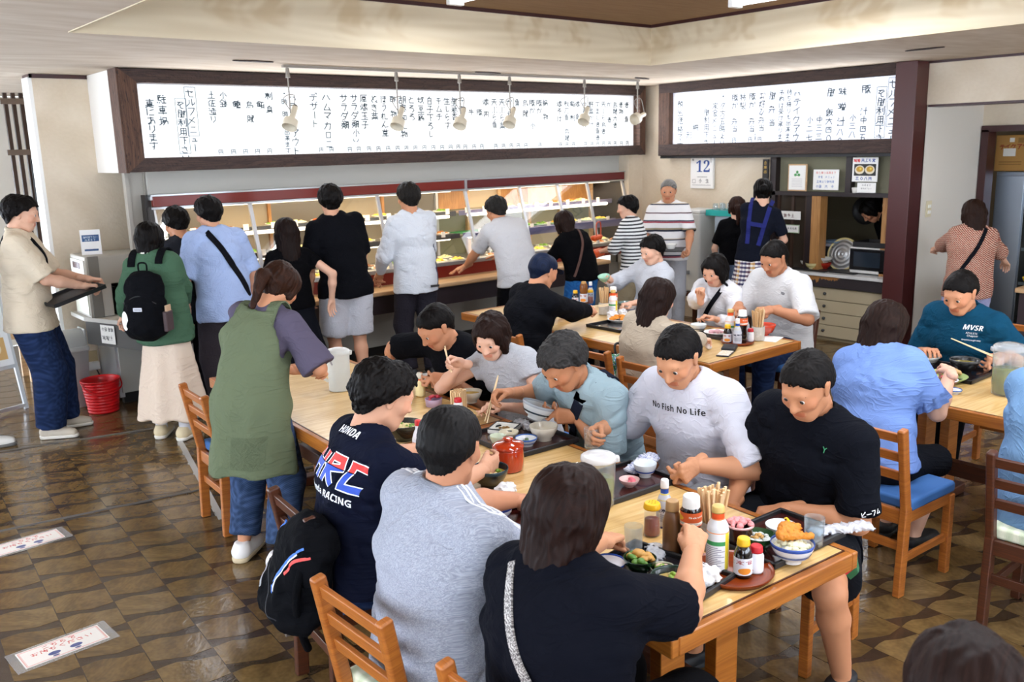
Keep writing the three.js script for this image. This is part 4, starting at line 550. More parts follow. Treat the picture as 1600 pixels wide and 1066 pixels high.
function meshField(F, color) { // surface nets
  const { o, n, cell, a } = F, [X, Y, Z] = n, id = new Int32Array(X * Y * Z).fill(-1), pos = [], nor = [], uv = [], col = [], idx = [], XY = X * Y;
  const off = [0, 1, X, X + 1, XY, XY + 1, XY + X, XY + X + 1], ed = [[0, 1], [2, 3], [4, 5], [6, 7], [0, 2], [1, 3], [4, 6], [5, 7], [0, 4], [1, 5], [2, 6], [3, 7]];
  for (let k = 0; k < Z - 1; k++) for (let j = 0; j < Y - 1; j++) for (let i = 0; i < X - 1; i++) {
    const q = (k * Y + j) * X + i; let m = 0; for (let c = 0; c < 8; c++) if (a[q + off[c]] < 0) m |= 1 << c;
    if (m === 0 || m === 255) continue;
    let sx = 0, sy = 0, sz = 0, c = 0;
    for (const [e0, e1] of ed) { if (((m >> e0) & 1) === ((m >> e1) & 1)) continue; const v0 = a[q + off[e0]], v1 = a[q + off[e1]], t = v0 / (v0 - v1); sx += (e0 & 1) + ((e1 & 1) - (e0 & 1)) * t; sy += ((e0 >> 1) & 1) + (((e1 >> 1) & 1) - ((e0 >> 1) & 1)) * t; sz += (e0 >> 2) + ((e1 >> 2) - (e0 >> 2)) * t; c++; }
    const x = o[0] + (i + sx / c) * cell, y = o[1] + (j + sy / c) * cell, z = o[2] + (k + sz / c) * cell, g = gradF(F, x, y, z);
    id[q] = pos.length / 3; pos.push(x, y, z); nor.push(g.x, g.y, g.z); uv.push(x + z * 0.6, y); if (color) { const cc = color(x, y, z, g); col.push(cc[0], cc[1], cc[2]); }
  }
  const quad = (p, q, r, s, flip) => { if (p < 0 || q < 0 || r < 0 || s < 0) return; flip ? idx.push(p, r, q, q, r, s) : idx.push(p, q, r, q, s, r); };
  for (let k = 1; k < Z - 1; k++) for (let j = 1; j < Y - 1; j++) for (let i = 1; i < X - 1; i++) {
    const q = (k * Y + j) * X + i, f = a[q] < 0;
    if (f !== a[q + 1] < 0) quad(id[q - X - XY], id[q - XY], id[q - X], id[q], !f);
    if (f !== a[q + X] < 0) quad(id[q - 1 - XY], id[q - 1], id[q - XY], id[q], !f);
    if (f !== a[q + XY] < 0) quad(id[q - 1 - X], id[q - X], id[q - 1], id[q], !f);
  }
  const g = new THREE.BufferGeometry(); g.setAttribute('position', new THREE.Float32BufferAttribute(pos, 3)); g.setAttribute('normal', new THREE.Float32BufferAttribute(nor, 3)); g.setAttribute('uv', new THREE.Float32BufferAttribute(uv, 2));
  if (color) g.setAttribute('color', new THREE.Float32BufferAttribute(col, 3)); g.setIndex(idx); return g;
}
const WHITE = () => [1, 1, 1];
// ---- head: origin at its middle, facing +z, y up; 0.225 tall ----
const headCache = {};
function headGeo(cell) {
  const key = cell; if (headCache[key]) return headCache[key]; const k = 0.02, S = V(1, 0, 0);
  const pr = [P(V(0, 0.03, -0.03), V(0, 0.032, 0.012), 0.083, 0.076, { k, side: S, kx: 0.93 }), P(V(0, -0.02, 0.03), V(0, -0.06, 0.035), 0.066, 0.052, { k: 0.03, side: S, kx: 0.98 }), P(V(-0.012, -0.094, 0.052), V(0.012, -0.094, 0.052), 0.021, 0.021, { k: 0.03 }),
    P(V(-0.045, -0.055, 0.0), V(-0.018, -0.088, 0.045), 0.022, 0.02, { k }), P(V(0.045, -0.055, 0.0), V(0.018, -0.088, 0.045), 0.022, 0.02, { k }), P(V(0, -0.04, -0.025), V(0, -0.15, -0.035), 0.055, 0.055, { k: 0.03 }),
    P(V(-0.03, 0.024, 0.078), V(0.03, 0.024, 0.078), 0.014, 0.014, { k: 0.02 }), P(V(-0.04, -0.022, 0.064), V(-0.03, -0.028, 0.07), 0.022, 0.018, { k: 0.02 }), P(V(0.04, -0.022, 0.064), V(0.03, -0.028, 0.07), 0.022, 0.018, { k: 0.02 }),
    P(V(0, 0.01, 0.088), V(0, -0.028, 0.107), 0.009, 0.0125, { k: 0.012 }), P(V(-0.012, -0.031, 0.096), V(0.012, -0.031, 0.096), 0.009, 0.009, { k: 0.008 }),
    P(V(-0.018, -0.056, 0.083), V(0.018, -0.056, 0.083), 0.0075, 0.0075, { k: 0.008 }), P(V(-0.015, -0.067, 0.081), V(0.015, -0.067, 0.081), 0.0085, 0.0085, { k: 0.007 })];
  for (const s of [-1, 1]) { pr.push(P(V(s * 0.078, 0.014, -0.012), V(s * 0.074, -0.022, -0.004), 0.02, 0.013, { k: 0.006, side: S, kx: 0.45 })); pr.push({ ...P(V(s * 0.031, 0.004, 0.104), V(s * 0.033, 0.004, 0.1), 0.015, 0.015), op: 1 }); pr.push(P(V(s * 0.031, 0.004, 0.079), V(s * 0.031, 0.004, 0.08), 0.0125, 0.0125, { k: 0.006 })); }
  const F = makeField(pr, cell);
  return headCache[key] = meshField(F, (x, y, z) => (z > 0.07 && y < -0.05 && y > -0.074 && Math.abs(x) < 0.025 ? [0.86, 0.6, 0.58] : z > 0.05 && Math.abs(y + 0.02) < 0.03 && Math.abs(x) > 0.02 ? [1, 0.92, 0.9] : [1, 1, 1]));
}
const eyeGeo = (() => { const g = new THREE.SphereGeometry(0.0115, 14, 10), p = g.attributes.position, c = []; g.rotateX(Math.PI / 2); for (let i = 0; i < p.count; i++) { const z = p.getZ(i), w = z > 0.0085 ? 0.02 : 0.75; c.push(w, w * 0.95, w * 0.92); } g.setAttribute('color', new THREE.Float32BufferAttribute(c, 3)); return g; })();
const eyeMat = std(0xffffff, 0.15, { vertexColors: true });
// ---- hair ----
const hairCache = {};
function hairGeo(type, cell) {
  const key = type + cell; if (hairCache[key]) return hairCache[key]; const S = V(1, 0, 0), fem = !['short', 'crop', 'cap'].includes(type), g = type === 'crop' ? 0.007 : type === 'cap' ? 0.008 : fem ? 0.017 : 0.02;
  const pr = [P(V(0, 0.034, -0.034), V(0, 0.038, 0.008), 0.083 + g, 0.077 + g, { side: S, kx: 0.95 }), P(V(0, -0.01, -0.045), V(0, -0.05, -0.045), 0.066 + g, 0.045 + g * 0.6, { k: 0.03, side: S, kx: 1.05 })];
  if (fem) for (const s of [-1, 1]) pr.push(P(V(s * 0.05, 0.05, 0.045), V(s * 0.074, -0.045, 0.012), 0.026, 0.02, { k: 0.02 }));
  if (type === 'long' || type === 'longest' || type === 'half') { const d = type === 'longest' ? -0.4 : type === 'half' ? -0.2 : -0.28; pr.push(P(V(0, -0.02, -0.06), V(0, d, -0.085), 0.062, 0.035, { k: 0.03, side: S, kx: 1.75 })); for (const s of [-1, 1]) pr.push(P(V(s * 0.07, -0.03, -0.01), V(s * 0.085, d * 0.8, -0.03), 0.03, 0.016, { k: 0.03 })); }
  if (type === 'bob') { pr.push(P(V(0, -0.02, -0.05), V(0, -0.1, -0.05), 0.07, 0.055, { k: 0.03, side: S, kx: 1.4 })); for (const s of [-1, 1]) pr.push(P(V(s * 0.076, -0.02, 0.01), V(s * 0.074, -0.1, 0.015), 0.027, 0.018, { k: 0.02 })); }
  if (type === 'pony') { pr.push(P(V(0, 0.03, -0.12), V(0, -0.02, -0.15), 0.028, 0.036, { k: 0.02 }), P(V(0, -0.02, -0.15), V(0, -0.19, -0.125), 0.036, 0.014, { k: 0.02 })); }
  if (type === 'bun') pr.push(P(V(0, 0.0, -0.135), V(0, 0.01, -0.14), 0.04, 0.04, { k: 0.015 }));
  const F = makeField(pr, cell), short = !fem;
  postField(F, (x, y, z, f) => {
    const s = Math.sin(Math.atan2(x, z - 0.02) * (fem ? 34 : 46) + n3(x * 20, y * 14, z * 20) * 3) * (type === 'cap' ? 0 : fem ? 0.0018 : 0.0012) + n3(x * 24, y * 10, z * 24) * (type === 'crop' ? 0.0015 : type === 'cap' ? 0.0008 : fem ? 0.004 : 0.006) + (short && type !== 'cap' ? n3(x * 70, y * 45, z * 70) * (type === 'crop' ? 0.0018 : 0.004) : 0); f += s;
    if (y > -0.13) { // hairline over the face and round the ears
      const zz = z + (fem ? -0.01 : 0), line = zz > 0.03 ? lerp(0.03, 0.066, sst(0.03, 0.085, zz)) + 0.012 * n3(x * 40, 3, z * 40) - (fem && Math.abs(x) > 0.045 ? 0.09 : 0) : zz > -0.02 ? lerp(-0.015, 0.03, sst(-0.02, 0.03, zz)) - (fem ? 0.12 : 0) : fem ? -0.3 : lerp(-0.085, -0.01, sst(-0.09, -0.02, zz));
      f = Math.max(f, (line - y) * 0.8);
      if (fem) f = Math.max(f, Math.min(z - 0.035, 0.055 - y, 0.052 - Math.abs(x)));
    }
    return f;
  });
  return hairCache[key] = meshField(F);
}
const strandTex = dataTex(256, 64, (u, v) => { const k = 200 + 40 * per(u, v, 14, 0.8, 91) + 40 * per(u, v, 5, 0.5, 92); return [k, k, k]; }, [0.12, 0.5]);
// ---- hands: right hand, wrist at the origin, fingers along +z, palm towards -y, thumb towards +x ----
const handCache = {}, CURL = { relax: [[22, 28, 18], [28, 32, 20], [32, 36, 22], [36, 38, 22], [18, 20]], flat: [[4, 6, 4], [3, 5, 4], [4, 6, 4], [6, 8, 5], [6, 6]], fist: [[80, 96, 58], [84, 98, 60], [86, 98, 60], [86, 96, 60], [40, 44]], grip: [[48, 62, 35], [52, 66, 38], [56, 68, 40], [58, 70, 40], [42, 32]], pen: [[46, 42, 18], [56, 56, 30], [66, 72, 40], [72, 76, 44], [40, 24]], bowl: [[30, 28, 16], [34, 32, 20], [38, 34, 20], [42, 36, 22], [34, 10]] };
function handGeo(pose, left, cell) {
  const key = pose + left + cell; if (handCache[key]) return handCache[key]; const c = CURL[pose], D = Math.PI / 180, pr = [];
  const X = [0.0305, 0.0102, -0.0105, -0.0305], Zk = [0.088, 0.092, 0.087, 0.078], len = [[0.04, 0.024, 0.019], [0.044, 0.028, 0.02], [0.041, 0.026, 0.019], [0.032, 0.019, 0.017]];
  pr.push(P(V(0, 0, -0.05), V(0, 0, 0.015), 0.024, 0.023, { k: 0.015, side: V(1, 0, 0), kx: 1.25 }));
  for (let i = 0; i < 4; i++) {
    pr.push(P(V(X[i] * 0.6, 0, 0.01), V(X[i], 0, Zk[i]), 0.0135, 0.0112, { k: 0.014 }));
    let p = V(X[i], 0, Zk[i]), ang = 0; const spread = -X[i] * (pose === 'flat' ? 4 : 0.5);
    for (let j = 0; j < 3; j++) { ang += c[i][j] * D; const q = p.clone().add(V(-spread * len[i][j] * 0.9, -Math.sin(ang) * len[i][j], Math.cos(ang) * len[i][j])); pr.push(P(p, q, 0.0089 - j * 0.0009 - (i === 3 ? 0.001 : 0), 0.0084 - j * 0.0011 - (i === 3 ? 0.001 : 0), { k: 0.0035 })); p = q; }
  }
  const op = c[4][0] * D, b = V(0.02, -0.008, 0.016), m = V(0.041 - 0.004 * Math.sin(op), -0.012 - 0.016 * Math.sin(op), 0.05), d = V(0.45 - 0.75 * Math.sin(op), -0.15 - 0.55 * Math.sin(op), 0.85).normalize(), q = m.clone().addScaledVector(d, 0.033), d2 = d.clone().add(V(-0.3 * Math.sin(c[4][1] * D) * 2, -0.2 * Math.sin(c[4][1] * D), 0)).normalize();
  pr.push(P(b, m, 0.0165, 0.0125, { k: 0.014 }), P(m, q, 0.011, 0.0096, { k: 0.005 }), P(q, q.clone().addScaledVector(d2, 0.026), 0.0098, 0.0078, { k: 0.004 }));
  for (const p of pr) { if (left) { p.a.x *= -1; p.b.x *= -1; } }
  const F = makeField(pr, cell); postField(F, (x, y, z, f) => f + 0.0006 * n3(x * 120, y * 120, z * 60));
  return handCache[key] = meshField(F, WHITE);
}
function mergeColored(list) { // positions, normals, uv, colours of indexed geometries into one surface
  const A = { position: [], normal: [], uv: [], color: [] }, idx = []; let base = 0, nv = 0, ni = 0;
  for (const g of list) { nv += g.attributes.position.count; ni += g.index.count; }
  const out = new THREE.BufferGeometry(), I = new Uint32Array(ni); let at = 0;
  for (const [k, s] of [['position', 3], ['normal', 3], ['uv', 2], ['color', 3]]) { const a = new Float32Array(nv * s); let o = 0; for (const g of list) { a.set(g.attributes[k].array.subarray(0, g.attributes[k].count * s), o); o += g.attributes[k].count * s; } out.setAttribute(k, new THREE.BufferAttribute(a, s)); }
  for (const g of list) { const x = g.index.array; for (let i = 0; i < x.length; i++) I[at++] = x[i] + base; base += g.attributes.position.count; }
  out.setIndex(new THREE.BufferAttribute(I, 1)); return out;
}
function ik(a, target, l1, l2, hint) {
  const d = target.clone().sub(a); let L = d.length(); const mx = (l1 + l2) * 0.995; if (L > mx) L = mx; d.normalize(); const end = a.clone().addScaledVector(d, L);
  const x = (L * L + l1 * l1 - l2 * l2) / (2 * L), h = Math.sqrt(Math.max(0, l1 * l1 - x * x)), n = hint.clone().addScaledVector(d, -hint.dot(d)).normalize();
  return [a.clone().addScaledVector(d, x).addScaledVector(n, h), end];
}
const skinMats = {};
const skinMat = (c) => skinMats[c] ??= phys(c, 0.5, { vertexColors: true, specularIntensity: 0.4, sheen: 0.2, sheenColor: 0xffb090 });
const shoeCache = {};
function shoeGeo(style) { // toe towards +z, ankle above the origin
  if (shoeCache[style]) return shoeCache[style]; const S = V(1, 0, 0);
  const up = makeField([P(V(0, 0.045, -0.05), V(0, 0.036, 0.14), 0.037, 0.03, { side: S, kx: 1.15 }), P(V(0, 0.06, -0.045), V(0, style === 'slip' ? 0.05 : 0.085, -0.03), 0.036, style === 'slip' ? 0.03 : 0.037, { k: 0.03 }), P(V(0, 0.06, 0.03), V(0, 0.045, 0.1), 0.034, 0.028, { k: 0.03, side: S, kx: 1.1 })], 0.007);
  postField(up, (x, y, z, f) => Math.max(f, 0.018 - y, y - (style === 'slip' ? 0.07 : 0.098)));
  const so = makeField([P(V(0, 0.02, -0.055), V(0, 0.02, 0.145), 0.038, 0.034, { side: S, kx: 1.15 })], 0.007); postField(so, (x, y, z, f) => Math.max(f, -y + 0.001, y - 0.028));
  return shoeCache[style] = [meshField(up), meshField(so)];
}
const UP = V(0, 1, 0);
function person(o) {
  const s = o.h / 1.7, w = o.w ?? 1, fem = !!o.fem, tw = (o.twist ?? 0) * Math.PI / 180, cell = o.cell ?? 0.015, hc = o.hc ?? 0.0055;
  let lean = (o.lean ?? 0) * Math.PI / 180, tilt = (o.tilt ?? 0) * Math.PI / 180;
  const root = thing('person', o.label, 'person', [o.pos[0], 0, o.pos[1]], o.yaw, o.group);
  const inv = new THREE.Matrix4().makeRotationY(-o.yaw), loc = (p) => V(p[0] - o.pos[0], p[1], p[2] - o.pos[1]).applyMatrix4(inv), ldir = (d) => V(...d).applyMatrix4(inv).normalize();
  // skeleton; with a place for the head given, lean, tilt and the length of the back are solved for it
  const hipH = o.seat ? o.seat + 0.085 * s : 0.912 * s, pel = V(0, hipH, 0), SX = V(1, 0, 0), shW = (fem ? 0.15 : 0.17) * s * (1 + (w - 1) * 0.5), hd = o.head ?? [0, 0, 0], hs = Math.pow(s, 0.5) * (fem ? 0.96 : 1.0);
  let waist, chest, neck, ax, axw, up1, hq, hup, hf, ntop, hc0, ts = o.seat ? 0.95 : 1;
  const pose = () => {
    const dirv = (t) => V(Math.sin(tilt * t), Math.cos(lean * t), Math.sin(lean * t)).normalize();
    waist = pel.clone().addScaledVector(dirv(0.45), 0.17 * s * ts); chest = waist.clone().addScaledVector(dirv(0.85), 0.2 * s * ts); neck = chest.clone().addScaledVector(dirv(1.2), 0.185 * s * ts);
    ax = V(Math.cos(tw), -Math.sin(tilt), -Math.sin(tw)).normalize(); axw = V(Math.cos(tw * 0.5), 0, -Math.sin(tw * 0.5)); up1 = dirv(1.2);
    hq = new THREE.Quaternion().setFromEuler(new THREE.Euler((hd[1] * Math.PI / 180) + Math.min(0.35, lean * 0.5), hd[0] * Math.PI / 180, (hd[2] ?? 0) * Math.PI / 180, 'YXZ'));
    hup = V(0, 1, 0).applyQuaternion(hq); hf = V(0, 0, 1).applyQuaternion(hq); ntop = neck.clone().addScaledVector(up1, 0.04 * s).addScaledVector(hup, 0.02 * s); hc0 = ntop.clone().addScaledVector(hup, 0.085 * hs).addScaledVector(hf, 0.028);
  };
  pose();
  if (o.hd3) { const T = loc(o.hd3).sub(pel); for (let i = 0; i < 10; i++) { const c = hc0.clone().sub(pel); lean += 0.8 * (Math.atan2(T.z, T.y) - Math.atan2(c.z, c.y)); tilt += 0.8 * (Math.atan2(T.x, T.y) - Math.atan2(c.x, c.y)); lean = clamp(lean, -0.05, 1.0); tilt = clamp(tilt, -0.35, 0.35); ts = clamp(ts * T.length() / c.length(), 0.8, 1.08); pose(); } if (hc0.clone().sub(pel).distanceTo(T) > 0.04) console.log('head off', o.label.slice(0, 40), hc0.clone().sub(pel).sub(T).toArray().map((x) => x.toFixed(2)).join(' '), 'ts', ts.toFixed(2), 'lean', (lean * 57).toFixed(0)); }
  const HM = new THREE.Matrix4().compose(hc0, hq, V(hs, hs, hs));
  const arm = {}, UA = 0.285 * s, FA = 0.245 * s;
  for (const [k, sg] of [['L', 1], ['R', -1]]) {
    const sp = o[k] ?? {}, sh = neck.clone().addScaledVector(up1, -0.065 * s).addScaledVector(ax, sg * shW); let t = sp.at ? loc(sp.at) : sp.l ? V(...sp.l) : sh.clone().add(V(sg * 0.07, -0.5 * s, 0.05 + Math.sin(lean) * 0.12));
    const fwd = t.clone().sub(sh); if (fwd.z > 0.25) sh.add(V(0, 0, 0.02 * s));
    const hint = sp.hint ? V(...sp.hint) : V(sg * 0.55, -0.75, -0.45), [el, wr] = ik(sh, t, UA, FA, hint), fd = wr.clone().sub(el).normalize();
    let d = sp.dir ? ldir(sp.dir) : fd, n = sp.n ? ldir(sp.n) : sp.at || sp.l ? V(0, -1, 0) : V(-sg, 0, 0.2); n.addScaledVector(d, -n.dot(d)).normalize();
    arm[k] = { sg, sh, el, wr, d, n, pose: sp.pose ?? 'relax' };
  }
  const leg = {}, TH = 0.42 * s, SH = 0.405 * s;
  for (const [k, sg] of [['L', 1], ['R', -1]]) {
    const hp = pel.clone().add(V(sg * 0.088 * s, -0.02, 0)), sp = o['leg' + k]; let ank;
    if (sp) ank = Array.isArray(sp) ? V(...sp) : loc(sp.at); else ank = o.seat ? V(sg * 0.11, 0.085, 0.4 * s + (o.feet ?? 0)) : V(sg * (o.stance ?? 0.1), 0.085, -0.03 + sg * (o.step ?? 0.02));
    const [kn, an] = ik(hp, ank, TH, SH, V(sg * (o.splay ?? 0.15), 0.35, 1)); leg[k] = { sg, hp, kn, an };
  }
  const sk = { s, w, pel, waist, chest, neck, ax, arm, leg, hc0, hq, hup, hf, HM, up1, shW, root, o };
  const kd = fem ? 0.86 : 0.93, W = (r) => r * s * w * kd;
  const torso = (e) => [P(pel.clone().addScaledVector(UP, -0.02), waist, W(0.112) + e, W(fem ? 0.092 : 0.104) + e, { side: axw, kx: fem ? 1.38 : 1.32, k: 0.05 }), P(waist, chest, W(fem ? 0.092 : 0.104) + e, W(0.113) + e, { side: ax, kx: 1.34, k: 0.05 }), P(chest, neck.clone().addScaledVector(up1, -0.075 * s), W(0.113) + e, W(0.076) + e, { side: ax, kx: 1.45, k: 0.05 }),
    P(neck.clone().addScaledVector(up1, -0.05 * s).addScaledVector(ax, shW * 0.9), neck.clone().addScaledVector(up1, -0.055 * s).addScaledVector(ax, -shW * 0.9), W(0.042) + e, W(0.042) + e, { k: 0.05 }), P(neck.clone().addScaledVector(ax, 0.045 * s), neck.clone().addScaledVector(ax, -0.045 * s), W(0.042) + e * 0.5, W(0.042) + e * 0.5, { k: 0.05 })];
  const aw = (1 + (w - 1) * 0.8) * (fem ? 0.88 : 1) * s;
  const bp = [...torso(-0.004), P(neck.clone().addScaledVector(up1, -0.03), ntop.clone().addScaledVector(hup, 0.02), 0.056 * s, 0.053 * s, { k: 0.03 })];
  for (const k of ['L', 'R']) {
    const a = arm[k], l = leg[k]; bp.push(P(a.sh, a.el, 0.05 * aw, 0.04 * aw, { k: 0.02 }), P(a.el, a.el.clone().lerp(a.wr, 0.35), 0.04 * aw, 0.041 * aw, { k: 0.02 }), P(a.el.clone().lerp(a.wr, 0.35), a.wr, 0.041 * aw, 0.0265 * aw, { k: 0.02, side: V(1, 0, 0) }));
    bp.push(P(l.hp, l.kn, 0.082 * s * w, 0.055 * s * (1 + (w - 1) * 0.6), { k: 0.03 }), P(l.kn, l.kn.clone().lerp(l.an, 0.3), 0.052 * s, 0.055 * s, { k: 0.02 }), P(l.kn.clone().lerp(l.an, 0.3), l.an, 0.055 * s, 0.036 * s, { k: 0.02 }));
    const f = l.an.clone().add(V(0, -0.045, 0)); bp.push(P(f.clone().add(V(0, 0, -0.02)), f.clone().add(V(l.sg * 0.02, -0.015, 0.13)), 0.03, 0.022, { k: 0.025 }));
  }
  const list = [meshField(makeField(bp, cell), WHITE), headGeo(hc).clone().applyMatrix4(HM)];
  for (const k of ['L', 'R']) { const a = arm[k], Y = a.n.clone().negate(), X = Y.clone().cross(a.d), hsz = s * (fem ? 0.92 : 1.02); list.push(handGeo(a.pose, k === 'L', o.fine ?? 0.0045).clone().applyMatrix4(new THREE.Matrix4().makeBasis(X, Y, a.d).setPosition(a.wr).multiply(new THREE.Matrix4().makeScale(hsz, hsz, hsz)))); }
  const body = part(root, 'body', mergeColored(list), skinMat(o.skin ?? 0xc98f72)); sk.body = body;
  for (const sg of [-1, 1]) { part(body, 'eye', eyeGeo.clone().applyMatrix4(new THREE.Matrix4().multiplyMatrices(HM, new THREE.Matrix4().makeTranslation(sg * 0.031, 0.004, 0.0835))), eyeMat); part(body, 'eyebrow', tube([[sg * 0.016, 0.0245, 0.0935], [sg * 0.032, 0.0285, 0.0905], [sg * 0.046, 0.024, 0.081]], 0.0028, 8, 5).applyMatrix4(HM), C(o.hair?.color ?? 0x15110f, 0.8)); }
  // hair
  const hr = o.hair ?? { type: 'short', color: 0x15110f };
  if (hr.type !== 'none') part(root, 'hair', hairGeo(hr.type, hc).clone().applyMatrix4(HM), matCache.get('h' + hr.color) ?? (matCache.set('h' + hr.color, phys(hr.color, 0.55, { map: strandTex, specularIntensity: 0.22 })), matCache.get('h' + hr.color)));
  // clothing
  const fold = (amp, sv, F) => postField(F, (x, y, z, f) => { const a = n3(x * 3 + sv, y * 4.2 + x * 2, z * 3), q = n3(x * 5.5 + y * 3 + sv, y * 9 - x * 4, z * 5.5 + y * 2), r = n3(x * 13 - y * 8, y * 17 + x * 6 + sv, z * 13); return f + amp * 0.65 * ((Math.pow(1 - Math.min(1, Math.abs(q) * 1.6), 2) * 1.5 - 0.4) * (0.3 + 0.7 * sst(-0.2, 0.4, a)) * 0.8 + a * 0.45 + (1 - Math.abs(r) * 2) * 0.16 * sst(-0.1, 0.5, a) - 0.2); });
  const seedv = o.pos[0] * 7 + o.pos[1] * 3;
  if (o.bottom) {
    const b = o.bottom, bc = b.cell ?? cell, pr = []; let F;
    if (b.kind === 'skirt') {
      const top = pel.clone().add(V(0, 0.12 * s, 0)), bot = o.seat ? null : V(0, hipH - b.len * s, -0.01);
      if (bot) pr.push(P(top, pel, W(0.1) + 0.015, W(0.12) + 0.02, { side: SX, kx: 1.3, k: 0.04 }), P(pel, bot, W(0.12) + 0.02, b.hem ?? 0.2, { side: SX, kx: 1.25, k: 0.05, cut: 1 }));
      else { pr.push(P(top, pel, W(0.11) + 0.01, W(0.125) + 0.015, { side: SX, kx: 1.3, k: 0.04 })); for (const k of ['L', 'R']) pr.push(P(leg[k].hp, leg[k].kn, 0.105 * s, 0.085 * s, { k: 0.08, cut: 1 })); }
      F = makeField(pr, bc); if (bot) postField(F, (x, y, z, f) => f + 0.012 * Math.sin(Math.atan2(x, z) * 7 + seedv) * sst(hipH, hipH - 0.5, y)); fold(0.006, seedv, F);
    } else {
      const ln = b.len ?? 2, e = b.ease ?? 0.018; pr.push(P(pel.clone().addScaledVector(UP, -0.03), waist.clone().lerp(pel, 0.3), W(0.115) + e * 0.7, W(0.105) + e * 0.5, { side: axw, kx: 1.32, k: 0.04 }));
      for (const k of ['L', 'R']) { const l = leg[k]; const t1 = Math.min(1, ln), r0 = 0.086 * s * w + e, r1 = 0.062 * s + e * (b.flare ?? 1.1); pr.push(P(l.hp, l.hp.clone().lerp(l.kn, t1), r0, lerp(r0, r1, t1), { k: 0.03, cut: ln < 1 ? 1 : 0 })); if (ln > 1) pr.push(P(l.kn, l.kn.clone().lerp(l.an, ln - 1 - (b.crop ?? 0)), r1, 0.048 * s + e * (b.flare ?? 1.1), { k: 0.03, cut: 1 })); }
      F = makeField(pr, bc); fold(0.008, seedv, F);
    }
    sk.bottomF = F; sk.bottom = part(root, b.kind ?? 'trousers', meshField(F), b.mat);
  }
  if (o.top) {
    const t = o.top, e = t.ease ?? 0.016, tc = t.cell ?? cell, pr = torso(e);
    const hemY = hipH - (t.hem ?? 0.08) * s; pr.push(P(waist, V(pel.x, hemY, pel.z), W(0.106) + e, W(0.122) + e + (t.flare ?? 0.008), { side: axw, kx: 1.3, k: 0.05, cut: 1 }));
    for (const k of ['L', 'R']) {
      const a = arm[k], sl = t.sleeve ?? 0.75, er = t.sleeveEase ?? 0.02, r0 = 0.052 * aw + er * 0.5, r1 = 0.045 * aw + er * 0.8; if (sl <= 0) continue;
      const t1 = Math.min(1, sl), ext = Math.max(0, 0.3 - 0); pr.push(P(a.sh, a.sh.clone().lerp(a.el, t1), r0, sl < 1 ? r1 + (t.sleeveFlare ?? 0.004) : r1, { k: 0.03, cut: sl < 1 ? 1 : 0 })); if (sl > 1) pr.push(P(a.el, a.el.clone().lerp(a.wr, sl - 1), r1, (t.cuff ?? 0.034) * aw + er * 0.4, { k: 0.025, cut: 1 }));
    }
    const F = makeField(pr, tc);
    fold(t.fold ?? 0.009, seedv, F);
    const nb = neck.clone().addScaledVector(up1, 0.055 * s).addScaledVector(hf, t.neckF ?? 0.012), nr = (t.neckR ?? 0.068) * s; addPrim(F, { ...P(nb, nb.clone().addScaledVector(up1, 0.1), nr, nr), op: 1 });
    if (t.vneck) addPrim(F, { ...P(nb.clone().add(V(0, 0, 0.05)), chest.clone().add(V(0, 0.06, 0.16)), 0.05, 0.005), op: 1 });
    if (sk.bottomF && !t.tucked) postField(F, (x, y, z, f) => (y > hemY && (!o.seat || z < 0.1) ? Math.min(f, sampleF(sk.bottomF, x, y, z) - 0.007) : f));
    if (sk.hemCut !== 0) postField(F, (x, y, z, f) => Math.max(f, hemY - y - 0.0 + 0.006 * Math.sin(x * 20 + z * 16)));
    sk.topF = F; sk.top = part(root, t.name ?? 'shirt', meshField(F, t.color), t.mat);
    if (t.collar) { const c = neck.clone().addScaledVector(up1, 0.015 * s); const tg = new THREE.TorusGeometry(0.066 * s, 0.014, 8, 28, Math.PI * 1.75).rotateZ(Math.PI / 2 + Math.PI * 0.125).rotateX(Math.PI / 2 + 0.25).scale(1.05, 1.5, 1).applyQuaternion(new THREE.Quaternion().setFromUnitVectors(UP, up1)).translate(c.x, c.y, c.z + 0.004); part(root, 'collar', tg, t.collarMat ?? t.mat); }
  }
  if (o.shoes !== false) for (const k of ['L', 'R']) {
    const l = leg[k], st = o.shoes ?? { style: 'sneaker', color: 0x222226, sole: 0xd8d8d4 }, [u, so] = shoeGeo(st.style), fy = o.toe?.[k] ?? l.sg * 0.15, m = new THREE.Matrix4().makeRotationY(fy).setPosition(l.an.x, Math.max(0, l.an.y - 0.085), l.an.z + 0.005);
    const sh = part(root, 'shoe', u.clone().applyMatrix4(m), C(st.color, 0.6)); part(sh, 'sole', so.clone().applyMatrix4(m), C(st.sole, 0.7));
    if (o.socks) part(root, 'sock', makeSock(l), C(o.socks, 0.9));
  }
  return sk;
}
function makeSock(l) { return meshField(makeField([P(l.an.clone().add(V(0, 0.08, 0)), l.an.clone().add(V(0, -0.01, 0)), 0.046, 0.042, { cutA: 1 })], 0.01)); }
